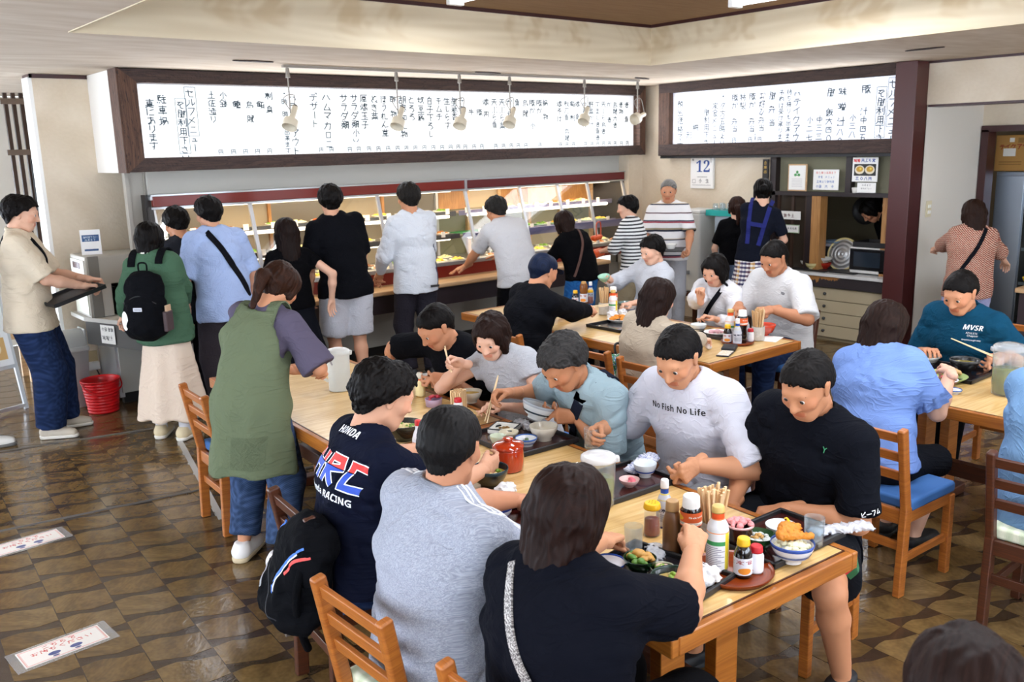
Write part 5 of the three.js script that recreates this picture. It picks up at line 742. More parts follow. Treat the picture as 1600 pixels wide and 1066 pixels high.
// ribbon lying on a garment: rays go out from the axis until they leave the cloth
function ribbonGeo(pts, nor, width, thick, closed) {
  const n = pts.length, pos = [], idx = [], uv = [];
  for (let i = 0; i < n; i++) {
    const a = pts[closed ? (i + n - 1) % n : Math.max(0, i - 1)], b = pts[closed ? (i + 1) % n : Math.min(n - 1, i + 1)], T = b.clone().sub(a).normalize(), N = nor[i].clone().addScaledVector(T, -nor[i].dot(T)).normalize(), Wd = N.clone().cross(T), c = pts[i];
    for (const [u, v] of [[-1, 1], [1, 1], [1, -0.6], [-1, -0.6]]) { const p = c.clone().addScaledVector(Wd, u * width / 2).addScaledVector(N, v * thick); pos.push(p.x, p.y, p.z); uv.push(u * width / 2, i * 0.03); }
  }
  for (let i = 0; i < (closed ? n : n - 1); i++) { const a = i * 4, b = ((i + 1) % n) * 4; for (let k = 0; k < 4; k++) { const l = (k + 1) % 4; idx.push(a + k, b + k, a + l, a + l, b + k, b + l); } }
  if (!closed) { const e = (n - 1) * 4; idx.push(0, 1, 2, 0, 2, 3, e, e + 2, e + 1, e, e + 3, e + 2); }
  const g = new THREE.BufferGeometry(); g.setAttribute('position', new THREE.Float32BufferAttribute(pos, 3)); g.setAttribute('uv', new THREE.Float32BufferAttribute(uv, 2)); g.setIndex(idx); const h = g.toNonIndexed(); h.computeVertexNormals(); return h;
}
function outTo(F, c, d, max = 0.45) { let r = 0; for (; r < max; r += 0.004) if (sampleF(F, c.x + d.x * r, c.y + d.y * r, c.z + d.z * r) > 0) break; return c.clone().addScaledVector(d, r); }
function inTo(F, p, d, max = 0.5) { let r = 0; for (; r < max; r += 0.003) if (sampleF(F, p.x + d.x * r, p.y + d.y * r, p.z + d.z * r) < 0) break; return p.clone().addScaledVector(d, r); }
// strap over one shoulder to the opposite hip; sg 1 = over the left shoulder
function crossStrap(sk, sg, width, m, o = {}) {
  const F = sk.topF, S = sk.neck.clone().addScaledVector(sk.ax, sg * 0.075 * sk.s), Hp = sk.pel.clone().lerp(sk.waist, o.low ?? 0.3).addScaledVector(sk.ax, -sg * 0.16 * sk.s), c = S.clone().lerp(Hp, 0.5), u = S.clone().sub(c).normalize(), spine = sk.neck.clone().sub(sk.pel).normalize(), f = sk.ax.clone().cross(spine).normalize(); f.addScaledVector(u, -f.dot(u)).normalize();
  const pts = [], nor = []; for (let i = 0; i < 40; i++) { const a = i / 40 * 6.2832, d = u.clone().multiplyScalar(Math.cos(a)).addScaledVector(f, Math.sin(a)), p = outTo(F, c, d); pts.push(p); nor.push(d); }
  for (let k = 0; k < 2; k++) for (let i = 0; i < 40; i++) pts[i] = pts[i].clone().multiplyScalar(0.5).addScaledVector(pts[(i + 1) % 40], 0.25).addScaledVector(pts[(i + 39) % 40], 0.25);
  for (let i = 0; i < 40; i++) { pts[i].addScaledVector(nor[i], 0.005); const g = gradF(F, pts[i].x, pts[i].y, pts[i].z); if (g.length() > 0.5) nor[i] = g; }
  const st = part(sk.root, 'shoulder_strap', ribbonGeo(pts, nor, width, 0.004, true), m);
  if (o.buckle !== undefined) { const i = o.buckle, p = pts[i], T = pts[i + 1].clone().sub(p).normalize(), N = nor[i], Wd = N.clone().cross(T); part(st, 'buckle', bxc(width * 1.25, 0.045, 0.014, 0.004).applyMatrix4(new THREE.Matrix4().makeBasis(Wd, T, N).setPosition(p)), o.buckleMat ?? M.black); }
  return st;
}
// print pressed on to a garment: found along a direction, facing that way
function print(sk, target, towards, w, h, tex, roll = 0, mesh = sk.top, F = sk.topF, deep = 0.2) {
  const d = towards.clone().normalize(), p = inTo(F, target.clone().addScaledVector(d, 0.35), d.clone().negate(), 0.6), N = d, up = sk.up1.clone().addScaledVector(N, -sk.up1.dot(N)).normalize(), X = up.clone().cross(N), m = new THREE.Matrix4().makeBasis(X, up, N), e = new THREE.Euler().setFromRotationMatrix(m.multiply(new THREE.Matrix4().makeRotationZ(roll)));
  mesh.updateMatrixWorld(true); const tmp = new THREE.Mesh(mesh.geometry); const g = new DecalGeometry(tmp, p, e, V(w, h, deep));
  if (!g.attributes.position?.count) { console.log('no print', sk.o.label); return; }
  { // one piece only: the largest connected patch
    const p = g.attributes.position, n = p.count / 3, par = Array.from({ length: n }, (_, i) => i), find = (i) => { while (par[i] !== i) i = par[i] = par[par[i]]; return i; }, at = new Map();
    for (let i = 0; i < p.count; i++) { const k = Math.round(p.getX(i) * 2e4) + ',' + Math.round(p.getY(i) * 2e4) + ',' + Math.round(p.getZ(i) * 2e4), t = (i / 3) | 0; if (at.has(k)) par[find(t)] = find(at.get(k)); else at.set(k, t); }
    const cn = {}; for (let t = 0; t < n; t++) { const r = find(t); cn[r] = (cn[r] ?? 0) + 1; } const best = +Object.entries(cn).sort((a, b) => b[1] - a[1])[0][0];
    for (const k of ['position', 'normal', 'uv']) { const a = g.attributes[k], out = []; for (let t = 0; t < n; t++) if (find(t) === best) for (let q = 0; q < 3 * a.itemSize; q++) out.push(a.array[t * 3 * a.itemSize + q]); g.setAttribute(k, new THREE.Float32BufferAttribute(out, a.itemSize)); }
  }
  const ps = g.attributes.position, ns = g.attributes.normal; for (let i = 0; i < ps.count; i++) ps.setXYZ(i, ps.getX(i) + ns.getX(i) * 0.0012, ps.getY(i) + ns.getY(i) * 0.0012, ps.getZ(i) + ns.getZ(i) * 0.0012);
  return part(mesh, 'print', g, std(0xffffff, 0.6, { map: tex, alphaTest: 0.5 }));
}
const clearTex = (w, h, draw) => canvasTex(w, h, (c) => { c.clearRect(0, 0, w, h); draw(c, w, h); });
// ---------- people ----------
const weave = dataTex(128, 128, (u, v) => { const k = 128 + 50 * Math.sin(u * 6.283 * 32) * Math.sin(v * 6.283 * 32) + 40 * per(u, v, 5, 5, 61); return [k, k, k]; }, [0.1, 0.1], false);
const crease = dataTex(512, 512, (u, v) => { const a = per(u, v, 0.8, 0.8, 61), q = Math.abs(per(u + a * 0.03, v, 1.3, 2.6, 67)), r = Math.abs(per(u, v + a * 0.05, 3.2, 2.4, 69)), k = 128 + 95 * Math.pow(1 - Math.min(1, q * 1.5), 3) * sst(-0.3, 0.4, a) + 45 * Math.pow(1 - Math.min(1, r * 1.6), 3) - 30 + 10 * Math.sin(u * 804) * Math.sin(v * 804); return [k, k, k]; }, [0.62, 0.62], false);
const cloth = (c, o = {}) => phys(c, 0.9, { specularIntensity: 0.15, bumpMap: crease, bumpScale: 0.006, ...o });
const heather = (a, b) => phys(0xffffff, 0.9, { specularIntensity: 0.2, map: dataTex(128, 128, (u, v) => mixc(hexc(a), hexc(b), clamp(0.5 + 0.6 * per(u, v, 12, 7, 63) + 0.3 * per(u, v, 4, 3, 64), 0, 1)), [0.12, 0.12]), bumpMap: crease, bumpScale: 0.006 });
const denim = (a, b) => phys(0xffffff, 0.9, { specularIntensity: 0.2, map: dataTex(128, 128, (u, v) => mixc(hexc(a), hexc(b), clamp(0.4 + 0.5 * per(u, v, 2, 2, 65) + 0.3 * Math.sin((u + v) * 6.283 * 40), 0, 1)), [0.4, 0.4]) });
const jeans = denim(0x16223e, 0x2a3c62), jeans2 = denim(0x27364f, 0x4a5f86), bluejeans = denim(0x1d4f8a, 0x2f6cab), blackT = cloth(0x0c0d12), navyT = cloth(0x090a11), darkTr = cloth(0x2a2830), black = cloth(0x07070a);
const HB = 0x120e0d, HBR = 0x2a1913, HG = 0x2c2a28, PI = Math.PI;
const strapM = cloth(0x131419), tan = 0xc38a69, pale = 0xdcae95, mid = 0xcd9a7e;
const fold = { fold: 0.011 };
// --- queue at the counter ---
const p1 = person({ label: 'person in cream short sleeved shirt and baggy jeans holding a black tray', h: 1.75, hd3: [1.464,1.63,-7.15], pos: [1.43, -7.16], yaw: PI / 2 - 0.4, lean: 4, head: [0, 12], skin: pale, hair: { type: 'short', color: HB }, w: 1.02, stance: 0.12, legR: [-0.12, 0.085, 0.06], legL: [0.13, 0.085, 0.12],
  L: { at: [1.83, 1.13, -7.12], pose: 'grip', dir: [0.9, -0.2, 0.2], n: [0.2, -0.9, 0.3] }, R: { at: [1.76, 1.1, -6.98], pose: 'grip', dir: [0.95, -0.1, -0.1], n: [0, -1, 0.1] },
  top: { mat: cloth(0xd9ccb6), hem: 0.13, sleeve: 0.92, ease: 0.03, sleeveEase: 0.035, flare: 0.03, collar: 1, fold: 0.012, cell: 0.012 }, bottom: { kind: 'jeans', mat: jeans, ease: 0.045, flare: 1.15 }, shoes: { style: 'sneaker', color: 0xc9bfae, sole: 0xe6e2d8 } });
crossStrap(p1, -1, 0.04, strapM);
{ const t = thing('carrying_tray', 'black tray held by the person in the cream shirt', 'tray', [1.72, 1.035, -7.03], 0.15); const g = box(-0.22, 0.16, 0, 0.012, -0.16, 0.16, 0.005).rotateZ(0.25); part(t, 'plate', g, M.black); part(t, 'rim', merge([box(-0.22, 0.16, 0, 0.028, -0.165, -0.155), box(-0.22, 0.16, 0, 0.028, 0.155, 0.165), box(-0.225, -0.215, 0, 0.028, -0.16, 0.16), box(0.155, 0.165, 0, 0.028, -0.16, 0.16)]).rotateZ(0.25), M.black); }
person({ label: 'person cut off by the left picture edge, only a white shoe toe showing', h: 1.7, pos: [0.93, -7.18], yaw: PI / 2, hair: { type: 'short', color: HB }, cell: 0.02, hc: 0.008, fine: 0.006, top: { mat: cloth(0x8a8c90), hem: 0.1 }, bottom: { kind: 'trousers', mat: darkTr }, shoes: { style: 'sneaker', color: 0xe6e6e2, sole: 0x6a6a6a }, legR: [-0.1, 0.085, 0.1], legL: [0.1, 0.085, -0.1] });
const p2 = person({ label: 'person in green sweatshirt and long cream skirt wearing a black backpack', h: 1.56, fem: 1, hd3: [2.11,1.44,-6.47], pos: [2.13, -6.42], yaw: PI - 0.8, lean: 6, head: [0, 14], skin: pale, hair: { type: 'bob', color: HB },
  R: { at: [2.45, 0.78, -6.78], hint: [-0.7, -0.5, -0.3] }, L: { at: [1.98, 0.85, -6.85] }, top: { name: 'sweatshirt', mat: cloth(0x46644f), hem: 0.14, sleeve: 1.9, ease: 0.045, sleeveEase: 0.042, flare: 0.02, fold: 0.014, collar: 1, collarMat: cloth(0xe8e6e0) }, bottom: { kind: 'skirt', mat: cloth(0xd8c6b4), len: 0.74, hem: 0.2 }, shoes: { style: 'sneaker', color: 0xd8c8a4, sole: 0xdedad0 }, socks: 0xd4d4da });
const p3 = person({ label: 'person in light blue tee and dark trousers with a black strap across the back', h: 1.7, hd3: [2.65,1.57,-6.75], pos: [2.66, -6.6], yaw: PI - 0.1, lean: 4, head: [10, 10], skin: mid, hair: { type: 'short', color: HB }, w: 1.02, top: { mat: cloth(0xa3b7e0), hem: 0.14, sleeve: 0.95, ease: 0.032, sleeveEase: 0.034, flare: 0.015, fold: 0.012 }, bottom: { kind: 'trousers', mat: cloth(0x38343a), ease: 0.035 }, shoes: { style: 'sneaker', color: 0x35507a, sole: 0xb8c0c8 } });
crossStrap(p3, 1, 0.045, strapM, { buckle: 16 });
person({ label: 'person in dark grey tee half hidden behind the light blue tee', h: 1.6, pos: [2.5, -6.86], yaw: PI + 0.2, lean: 8, head: [-10, 20], skin: tan, hair: { type: 'short', color: HB }, cell: 0.018, L: { at: [2.36, 0.8, -6.95] }, R: { at: [2.62, 0.82, -7.0] }, top: { mat: cloth(0x2e3036), hem: 0.1, sleeve: 0.85 }, bottom: { kind: 'trousers', mat: darkTr } });
person({ label: 'person with long dark hair in a black tee and long black skirt', h: 1.55, fem: 1, hd3: [3.2,1.39,-6.6], pos: [3.2, -6.55], yaw: PI - 0.15, lean: 3, head: [0, 8], skin: pale, hair: { type: 'longest', color: 0x20120e }, R: { at: [3.47, 0.84, -6.42] }, top: { mat: black, hem: 0.04, sleeve: 0.45, ease: 0.016 }, bottom: { kind: 'skirt', mat: cloth(0x0f1118), len: 0.78, hem: 0.25 } });
person({ label: 'person in black tee and grey shorts standing at the counter', h: 1.74, hd3: [3.61,1.62,-6.6], pos: [3.68, -6.55], yaw: PI - 0.2, lean: 5, head: [-8, 10], skin: mid, hair: { type: 'short', color: HB }, w: 1.04, top: { mat: blackT, hem: 0.1, sleeve: 0.95, ease: 0.03, sleeveEase: 0.035, flare: 0.01, fold: 0.012 }, bottom: { kind: 'shorts', mat: heather(0xb0b2bc, 0xccced6), len: 0.95, ease: 0.045, flare: 1.2 }, R: { at: [3.92, 0.86, -6.68] }, L: { at: [3.42, 0.86, -6.7] } });
const p6 = person({ label: 'person in pale grey long sleeved jacket with navy side panel', h: 1.72, hd3: [4.38,1.6,-6.62], pos: [4.4, -6.58], yaw: PI - 0.15, lean: 4, head: [0, 10], skin: tan, hair: { type: 'short', color: 0x24211f }, w: 1.04, R: { at: [4.62, 0.88, -6.8] }, L: { at: [4.2, 0.95, -6.85] }, bottom: { kind: 'trousers', mat: darkTr, ease: 0.02 },
  top: { name: 'jacket', mat: std(0xffffff, 0.85, { vertexColors: true, bumpMap: crease, bumpScale: 0.006 }), hem: 0.14, sleeve: 1.95, ease: 0.026, sleeveEase: 0.026, fold: 0.014, cell: 0.011, color: (x, y, z) => (x < -0.115 && x > -0.2 && z < 0.03 && z > -0.09 && y < 1.2 ? [0.03, 0.045, 0.1] : [0.6, 0.64, 0.7]) } });
part(p6.root, 'hem_tab', box(-0.14, -0.06, 0.83, 0.85, -0.175, -0.16, 0.003), M.black);
person({ label: 'person in white tee leaning on the ledge with one hand', h: 1.68, hd3: [5.34,1.43,-6.6], pos: [5.36, -6.32], yaw: PI - 0.1, lean: 16, head: [0, 12], skin: tan, hair: { type: 'short', color: HG }, w: 1.06, L: { at: [5.2, 0.83, -6.98], pose: 'flat', dir: [-0.6, -0.35, -0.6], n: [0, -1, -0.3] }, R: { at: [5.7, 0.84, -7.05], pose: 'flat', dir: [-0.5, -0.2, -0.8] }, top: { mat: cloth(0xc4c5c9), hem: 0.16, sleeve: 0.8, ease: 0.03, sleeveEase: 0.03, fold: 0.013 }, bottom: { kind: 'trousers', mat: black } });
const p8 = person({ label: 'person in black top and blue jeans with a brown shoulder strap', h: 1.5, fem: 1, hd3: [5.93,1.28,-6.3], pos: [6.0, -6.12], yaw: PI - 0.05, lean: 10, head: [0, 10], skin: pale, hair: { type: 'bob', color: HBR }, L: { at: [5.85, 0.95, -6.55] }, R: { at: [6.2, 0.95, -6.5] }, top: { mat: black, hem: 0.06, sleeve: 1.7, ease: 0.035, sleeveEase: 0.03, fold: 0.012 }, bottom: { kind: 'jeans', mat: bluejeans, ease: 0.02 } });
crossStrap(p8, -1, 0.022, cloth(0x5e4640));
const stripeTex = dataTex(8, 64, (u, v) => (v % 1 < 0.42 ? [22, 26, 34] : [226, 228, 228]), [1, 0.034]);
person({ label: 'person in black and white striped top and khaki trousers', h: 1.5, fem: 1, hd3: [6.71,1.39,-6.2], pos: [6.72, -6.1], yaw: PI + 0.35, lean: 4, head: [15, 6], skin: pale, hair: { type: 'short', color: HB }, top: { mat: std(0xffffff, 0.9, { map: stripeTex }), hem: 0.1, sleeve: 1.2, ease: 0.03, sleeveEase: 0.03 }, bottom: { kind: 'trousers', mat: cloth(0x8d8068), ease: 0.035 }, L: { at: [6.5, 0.95, -6.4], pose: 'grip' } });
{ const t = thing('tote_bag', 'bright orange tote bag hanging beside the striped top', 'bag', [6.5, 0.88, -6.42], 0.4); const F = makeField([P(V(-0.09, 0.05, 0), V(0.09, 0.05, 0), 0.05, 0.05), P(V(-0.07, 0.22, 0), V(0.07, 0.22, 0), 0.035, 0.035, { k: 0.08 })], 0.012); postField(F, (x, y, z, f) => Math.max(f, y - 0.24, 0.015 - y)); part(t, 'body', meshField(F), std(0xd8521a, 0.4)); part(t, 'handle', tube([[-0.06, 0.22, 0.02], [-0.05, 0.36, 0.02], [0.05, 0.36, 0.02], [0.06, 0.22, 0.02]], 0.007), std(0xb8431a, 0.4)); }
const poloTex = dataTex(8, 256, (u, v) => { const y = v * 0.36; for (const [a, b, c] of [[0.03, 0.05, [24, 30, 52]], [0.05, 0.068, [150, 140, 116]], [0.12, 0.135, [150, 34, 58]], [0.135, 0.148, [28, 34, 60]], [0.215, 0.225, [70, 30, 40]], [0.3, 0.312, [28, 34, 60]], [0.312, 0.32, [200, 190, 170]]]) if (y > a && y < b) return c; return [228, 228, 230]; }, [1, 0.36]);
person({ label: 'person in white tee with dark red and navy bands carrying a tray', h: 1.65, hd3: [7.34,1.52,-6.2], pos: [7.36, -6.2], yaw: -PI / 2 + 0.6, lean: 2, head: [0, 8], skin: tan, hair: { type: 'crop', color: 0x8d8a86 }, L: { at: [7.22, 0.95, -5.83], pose: 'grip', n: [-0.3, 0.6, -0.6] }, R: { at: [7.02, 0.92, -6.2], pose: 'grip', n: [0, 0.8, 0.5] }, top: { mat: std(0xffffff, 0.88, { map: poloTex }), hem: 0.08, sleeve: 0.9, ease: 0.03, sleeveEase: 0.032 }, bottom: { kind: 'trousers', mat: cloth(0xa4a6ac) } });
{ const t = thing('carrying_tray', 'black tray with a white bowl carried by the banded white tee', 'tray', [7.1, 0.945, -5.96], 0.6); part(t, 'plate', box(-0.17, 0.17, 0, 0.014, -0.13, 0.13, 0.005), M.black); solo('bowl', 'white bowl on the tray carried past the counter', 'bowl', lathe([[0, 0.004], [0.03, 0.004], [0.034, 0], [0.04, 0.01], [0.06, 0.05], [0.056, 0.05], [0.036, 0.014], [0, 0.01]]), M.porcelain, [7.08, 0.96, -5.94]); }
// staff at the pass window
const checkTex = dataTex(128, 128, (u, v) => { const a = (u * 4) % 1 < 0.5, b = (v * 4) % 1 < 0.5, cc = [[58, 44, 84], [196, 150, 84], [70, 40, 60], [40, 44, 84]][Math.floor(u * 4) % 4]; return a && b ? cc : a || b ? mixc([236, 232, 230], cc, a ? 0.25 : 0.75) : [240, 238, 236]; }, [0.16, 0.16]);
const p11 = person({ label: 'staff person in navy tee with crossed blue apron straps and a checked apron', h: 1.62, fem: 1, hd3: [7.5,1.53,-5.16], pos: [7.42, -5.2], yaw: PI / 2 + 0.5, lean: 2, head: [10, 14], skin: pale, hair: { type: 'bun', color: HB }, L: { at: [7.72, 1.0, -5.42] }, R: { at: [7.75, 1.0, -5.15] }, top: { mat: cloth(0x151823), hem: 0.0, sleeve: 0.8 }, bottom: { kind: 'skirt', mat: std(0xffffff, 0.9, { map: checkTex }), len: 0.5, hem: 0.2 } });
for (const sg of [-1, 1]) { const s = p11.s, F = p11.topF, pts = [], nor = []; for (let i = 0; i <= 14; i++) { const t = i / 14, c = p11.neck.clone().lerp(p11.waist, t), q = c.addScaledVector(p11.ax, sg * lerp(0.1, 0.055, t) * s), p = inTo(F, q.clone().add(V(0, 0.05 * (1 - t), -0.4)), V(0, 0, 1)); pts.push(p.add(V(0, 0, -0.004))); nor.push(gradF(F, p.x, p.y, p.z)); } part(p11.root, 'apron_strap', ribbonGeo(pts, nor, 0.04, 0.004, false), cloth(0x2a2f6e)); }
{ const s = p11.s, F = p11.topF, pts = [], nor = []; for (let i = 0; i <= 8; i++) { const c = p11.chest.clone().addScaledVector(p11.ax, (i / 4 - 1) * 0.08 * s), p = inTo(F, c.clone().add(V(0, 0, -0.4)), V(0, 0, 1)); pts.push(p.add(V(0, 0, -0.006))); nor.push(gradF(F, p.x, p.y, p.z)); } part(p11.root, 'apron_strap', ribbonGeo(pts, nor, 0.04, 0.004, false), cloth(0x2a2f6e)); }
person({ label: 'staff person with brown ponytail in black tee behind the apron straps', h: 1.52, fem: 1, hd3: [7.8,1.26,-5.68], pos: [7.74, -5.66], yaw: PI / 2 + 0.4, lean: 8, head: [20, 8], skin: pale, hair: { type: 'pony', color: 0x38211a }, cell: 0.017, R: { at: [7.72, 0.95, -5.36] }, top: { mat: black, hem: 0.05, sleeve: 0.8 }, bottom: { kind: 'trousers', mat: denim(0x5a6a86, 0x7a8aa6) } });
person({ label: 'kitchen staff person in dark top bending at the pass window', h: 1.6, hd3: [8.85,1.27,-4.78], pos: [9.0, -4.45], yaw: PI + 0.9, lean: 22, head: [0, 30], skin: tan, hair: { type: 'bun', color: HB }, L: { at: [8.75, 0.95, -4.75] }, R: { at: [8.72, 0.95, -4.5] }, top: { mat: black, hem: 0.08, sleeve: 0.9 }, bottom: { kind: 'trousers', mat: darkTr } });
const tweed = dataTex(128, 128, (u, v) => { const k = Math.sin(u * 6.283 * 12) * Math.sin(v * 6.283 * 12 + Math.floor(u * 12)) + 0.5 * per(u, v, 9, 9, 66); return k > 0.35 ? [226, 206, 186] : k > -0.3 ? [160, 74, 52] : [60, 40, 40]; }, [0.2, 0.2]);
const p13 = person({ label: 'person in red brown speckled jacket and lilac trousers by the doorway', h: 1.52, fem: 1, hd3: [7.79,1.37,-3.3], pos: [7.74, -3.27], yaw: PI / 2 + 0.75, lean: 12, head: [0, 10], skin: pale, hair: { type: 'half', color: 0x2f1c14 }, w: 1.08, L: { at: [8.05, 1.02, -3.72], pose: 'fist' }, R: { at: [8.3, 0.9, -3.2] }, top: { name: 'jacket', mat: std(0xffffff, 0.9, { map: tweed }), hem: 0.16, sleeve: 1.4, ease: 0.035, sleeveEase: 0.03 }, bottom: { kind: 'trousers', mat: cloth(0x9a9cc0), ease: 0.03 } });
crossStrap(p13, -1, 0.03, strapM);
// waitress
const green = cloth(0x636d55);
const wt = person({ label: 'waitress in green apron dress over a purple grey tee writing an order', h: 1.53, fem: 1, w: 1.08, hd3: [1.93,1.36,-4.08], pos: [1.7, -4.02], yaw: 2.1, lean: 14, head: [-8, 30], skin: tan, hair: { type: 'pony', color: 0x3c2318 }, cell: 0.013, fine: 0.0038, hc: 0.0048, stance: 0.11, legL: [0.13, 0.085, 0.02], legR: [-0.12, 0.085, -0.03],
  R: { at: [2.04, 0.93, -3.98], pose: 'pen', dir: [0.85, -0.15, -0.55], n: [-0.35, -0.75, -0.5], hint: [-0.7, -0.7, -0.2] }, L: { at: [2.02, 0.9, -4.22], pose: 'grip', dir: [0.9, -0.1, 0.1], n: [0, 0.7, 0.5] }, top: { mat: cloth(0x565062), hem: 0.02, sleeve: 0.98, ease: 0.01, sleeveEase: 0.045, sleeveFlare: 0.012, fold: 0.012, cell: 0.011 }, bottom: { kind: 'jeans', mat: jeans2, ease: 0.03, crop: 0.12 }, shoes: { style: 'sneaker', color: 0xe8e6e4, sole: 0xc8b898 } });
{
  const s = wt.s, k = wt, pr = [P(k.waist, k.chest, 0.122, 0.127, { side: k.ax, kx: 1.36, k: 0.05 }), P(k.chest, k.neck.clone().addScaledVector(k.up1, -0.05), 0.127, 0.1, { side: k.ax, kx: 1.45, k: 0.05 }), P(k.waist, k.pel, 0.128, 0.15, { side: V(1, 0, 0), kx: 1.32, k: 0.05 }), P(k.pel, V(0, 0.5, -0.03), 0.152, 0.185, { side: V(1, 0, 0), kx: 1.22, k: 0.05, cut: 1 })];
  const F = makeField(pr, 0.0105); postField(F, (x, y, z, f) => f + 0.007 * n3(x * 8, y * 6, z * 8) + 0.006 * Math.sin(Math.atan2(x, z) * 6 + 1) * sst(0.95, 0.55, y));
  for (const q of ['L', 'R']) { const a = k.arm[q]; addPrim(F, { ...P(a.sh.clone().addScaledVector(k.ax, a.sg * 0.03), k.chest.clone().lerp(k.waist, 0.15).addScaledVector(k.ax, a.sg * 0.21), 0.105, 0.075), op: 1 }); }
  { const c = k.neck.clone().addScaledVector(k.up1, 0.06); addPrim(F, { ...P(c, c.clone().add(V(0, -0.03, 0.16)), 0.125, 0.12), op: 1 }); }
  const ap = part(wt.root, 'apron', meshField(F), green);
  for (const sg of [-1, 1]) { const pts = [], nor = []; for (let i = 0; i <= 20; i++) { const a = lerp(-1.35, 1.35, i / 20), c = k.chest.clone().addScaledVector(k.up1, 0.05).addScaledVector(k.ax, sg * 0.085), d = V(0, Math.cos(a) * 1.2, Math.sin(a)).normalize(), p = outTo(k.topF, c, d).addScaledVector(d, 0.004); pts.push(p); nor.push(d); } part(wt.root, 'apron_strap', ribbonGeo(pts, nor, 0.06, 0.004, false), green); }
  const pk = []; for (let i = 0; i <= 6; i++) for (let j = 0; j <= 5; j++) { const p = inTo(F, V(-0.16 + 0.16 * i / 6, 0.56 + 0.15 * j / 5, -0.5), V(0, 0, 1)); pk.push(p.x, p.y, p.z - 0.005); }
  const g = new THREE.PlaneGeometry(1, 1, 6, 5); for (let i = 0; i <= 6; i++) for (let j = 0; j <= 5; j++) g.attributes.position.setXYZ(j * 7 + 6 - i, ...pk.slice((i * 6 + j) * 3, (i * 6 + j) * 3 + 3)); g.computeVertexNormals(); part(ap, 'pocket', g, green);
  solo('order_pad', 'small white order pad held by the waitress', 'pad', box(-0.045, 0.045, 0, 0.008, -0.07, 0.07).rotateZ(0.25), M.white, [2.13, 0.945, -4.18], 0.4);
  solo('pen', 'grey pen in the hand of the waitress', 'pen', bar([0, 0, 0], [-0.05, 0.125, 0.0], 0.009, 0.009, 0.003), std(0x9a9aa0, 0.3), [2.165, 0.93, -4.05]);
}
// --- foreground table, near side ---
const hrc = clearTex(512, 300, (c) => {
  c.save(); c.transform(1, 0, -0.12, 1, 30, 0); c.lineJoin = 'miter';
  const letters = (top) => { c.beginPath(); c.rect(0, top ? 0 : 92, 520, top ? 88 : 100); c.save(); c.clip(); for (const [st, lw] of [['#f2f4f8', 44], [top ? '#e02a26' : '#1c48b8', 32]]) { c.strokeStyle = st; c.lineWidth = lw; for (const p of [[[40, 176], [62, 36]], [[132, 176], [154, 36]], [[48, 106], [148, 106]], [[196, 176], [218, 36]], [[204, 44], [300, 44], [306, 84], [212, 104], [286, 176]], [[470, 48], [372, 48], [352, 164], [456, 164]]]) { c.beginPath(); p.forEach((q, i) => i ? c.lineTo(...q) : c.moveTo(...q)); c.stroke(); } } c.restore(); };
  letters(true); letters(false); c.restore(); c.fillStyle = '#eef0f4'; c.font = 'italic bold 54px sans-serif'; c.fillText('Honda RACING', 44, 252, 420);
});
const s1 = person({ label: 'person in navy racing tee with red and blue chest lettering on the back', h: 1.72, w: 1.06, hd3: [1.64,1.14,-2.69], pos: [1.5, -2.72], yaw: PI / 2 - 0.1, seat: 0.44, lean: 20, twist: -6, head: [-5, 18], skin: mid, hair: { type: 'short', color: HB }, cell: 0.013, fine: 0.004, hc: 0.0048, R: { at: [2.02, 0.78, -2.62], pose: 'bowl', n: [0.2, 0, -1] }, L: { at: [2.05, 0.78, -2.98], pose: 'grip' }, top: { mat: cloth(0x0f1324), hem: 0.06, sleeve: 0.95, ease: 0.03, sleeveEase: 0.034, fold: 0.012, cell: 0.01 }, bottom: { kind: 'trousers', mat: jeans } });
print(s1, s1.chest.clone().add(V(-0.02, 0.01, 0)), V(-0.15, 0.25, -1), 0.36, 0.21, hrc);
print(s1, s1.neck.clone().add(V(-0.025, -0.03, -0.02)), V(-0.1, 0.75, -0.7), 0.22, 0.045, clearTex(256, 50, (c) => { c.fillStyle = '#f0f2f6'; c.font = 'italic bold 46px sans-serif'; c.fillText('HONDA', 20, 42, 216); }));
const s2 = person({ label: 'person in heather grey tee with white shoulder stripes', h: 1.72, w: 1.1, hd3: [1.46,1.15,-2.04], pos: [1.36, -2.04], yaw: PI / 2 + 0.05, seat: 0.44, lean: 17, head: [25, 14], skin: 0xb98264, hair: { type: 'crop', color: 0x1c1a1a }, cell: 0.012, fine: 0.0038, hc: 0.0045, R: { at: [1.86, 0.76, -2.0], pose: 'relax', hint: [-0.5, -0.9, -0.2] }, L: { at: [1.95, 0.77, -2.3], pose: 'grip' }, top: { mat: heather(0x858a98, 0xb0b5c2), hem: 0.03, sleeve: 0.92, ease: 0.032, sleeveEase: 0.036, fold: 0.013, cell: 0.009, collar: 1 }, bottom: { kind: 'trousers', mat: navyT, ease: 0.03 } });
for (const k of ['R', 'L']) for (const off of [-0.016, 0, 0.016]) { const a = s2.arm[k], pts = [], nor = [], fw = V(0, 0, 1); for (let i = 0; i <= 18; i++) { const t = i / 18, c = t < 0.35 ? s2.neck.clone().addScaledVector(s2.ax, a.sg * 0.07).lerp(a.sh, t / 0.35) : a.sh.clone().lerp(a.el, (t - 0.35) / 0.65 * 0.9), d = V(a.sg * lerp(0.1, 0.75, t), 1, 0.15).normalize(), p = inTo(s2.topF, c.addScaledVector(fw, off).addScaledVector(d, 0.25), d.clone().negate(), 0.4); pts.push(p); nor.push(d); } part(s2.top, 'sleeve_stripe', ribbonGeo(pts, nor, 0.0075, 0.0022, false), cloth(0xd8dade)); }
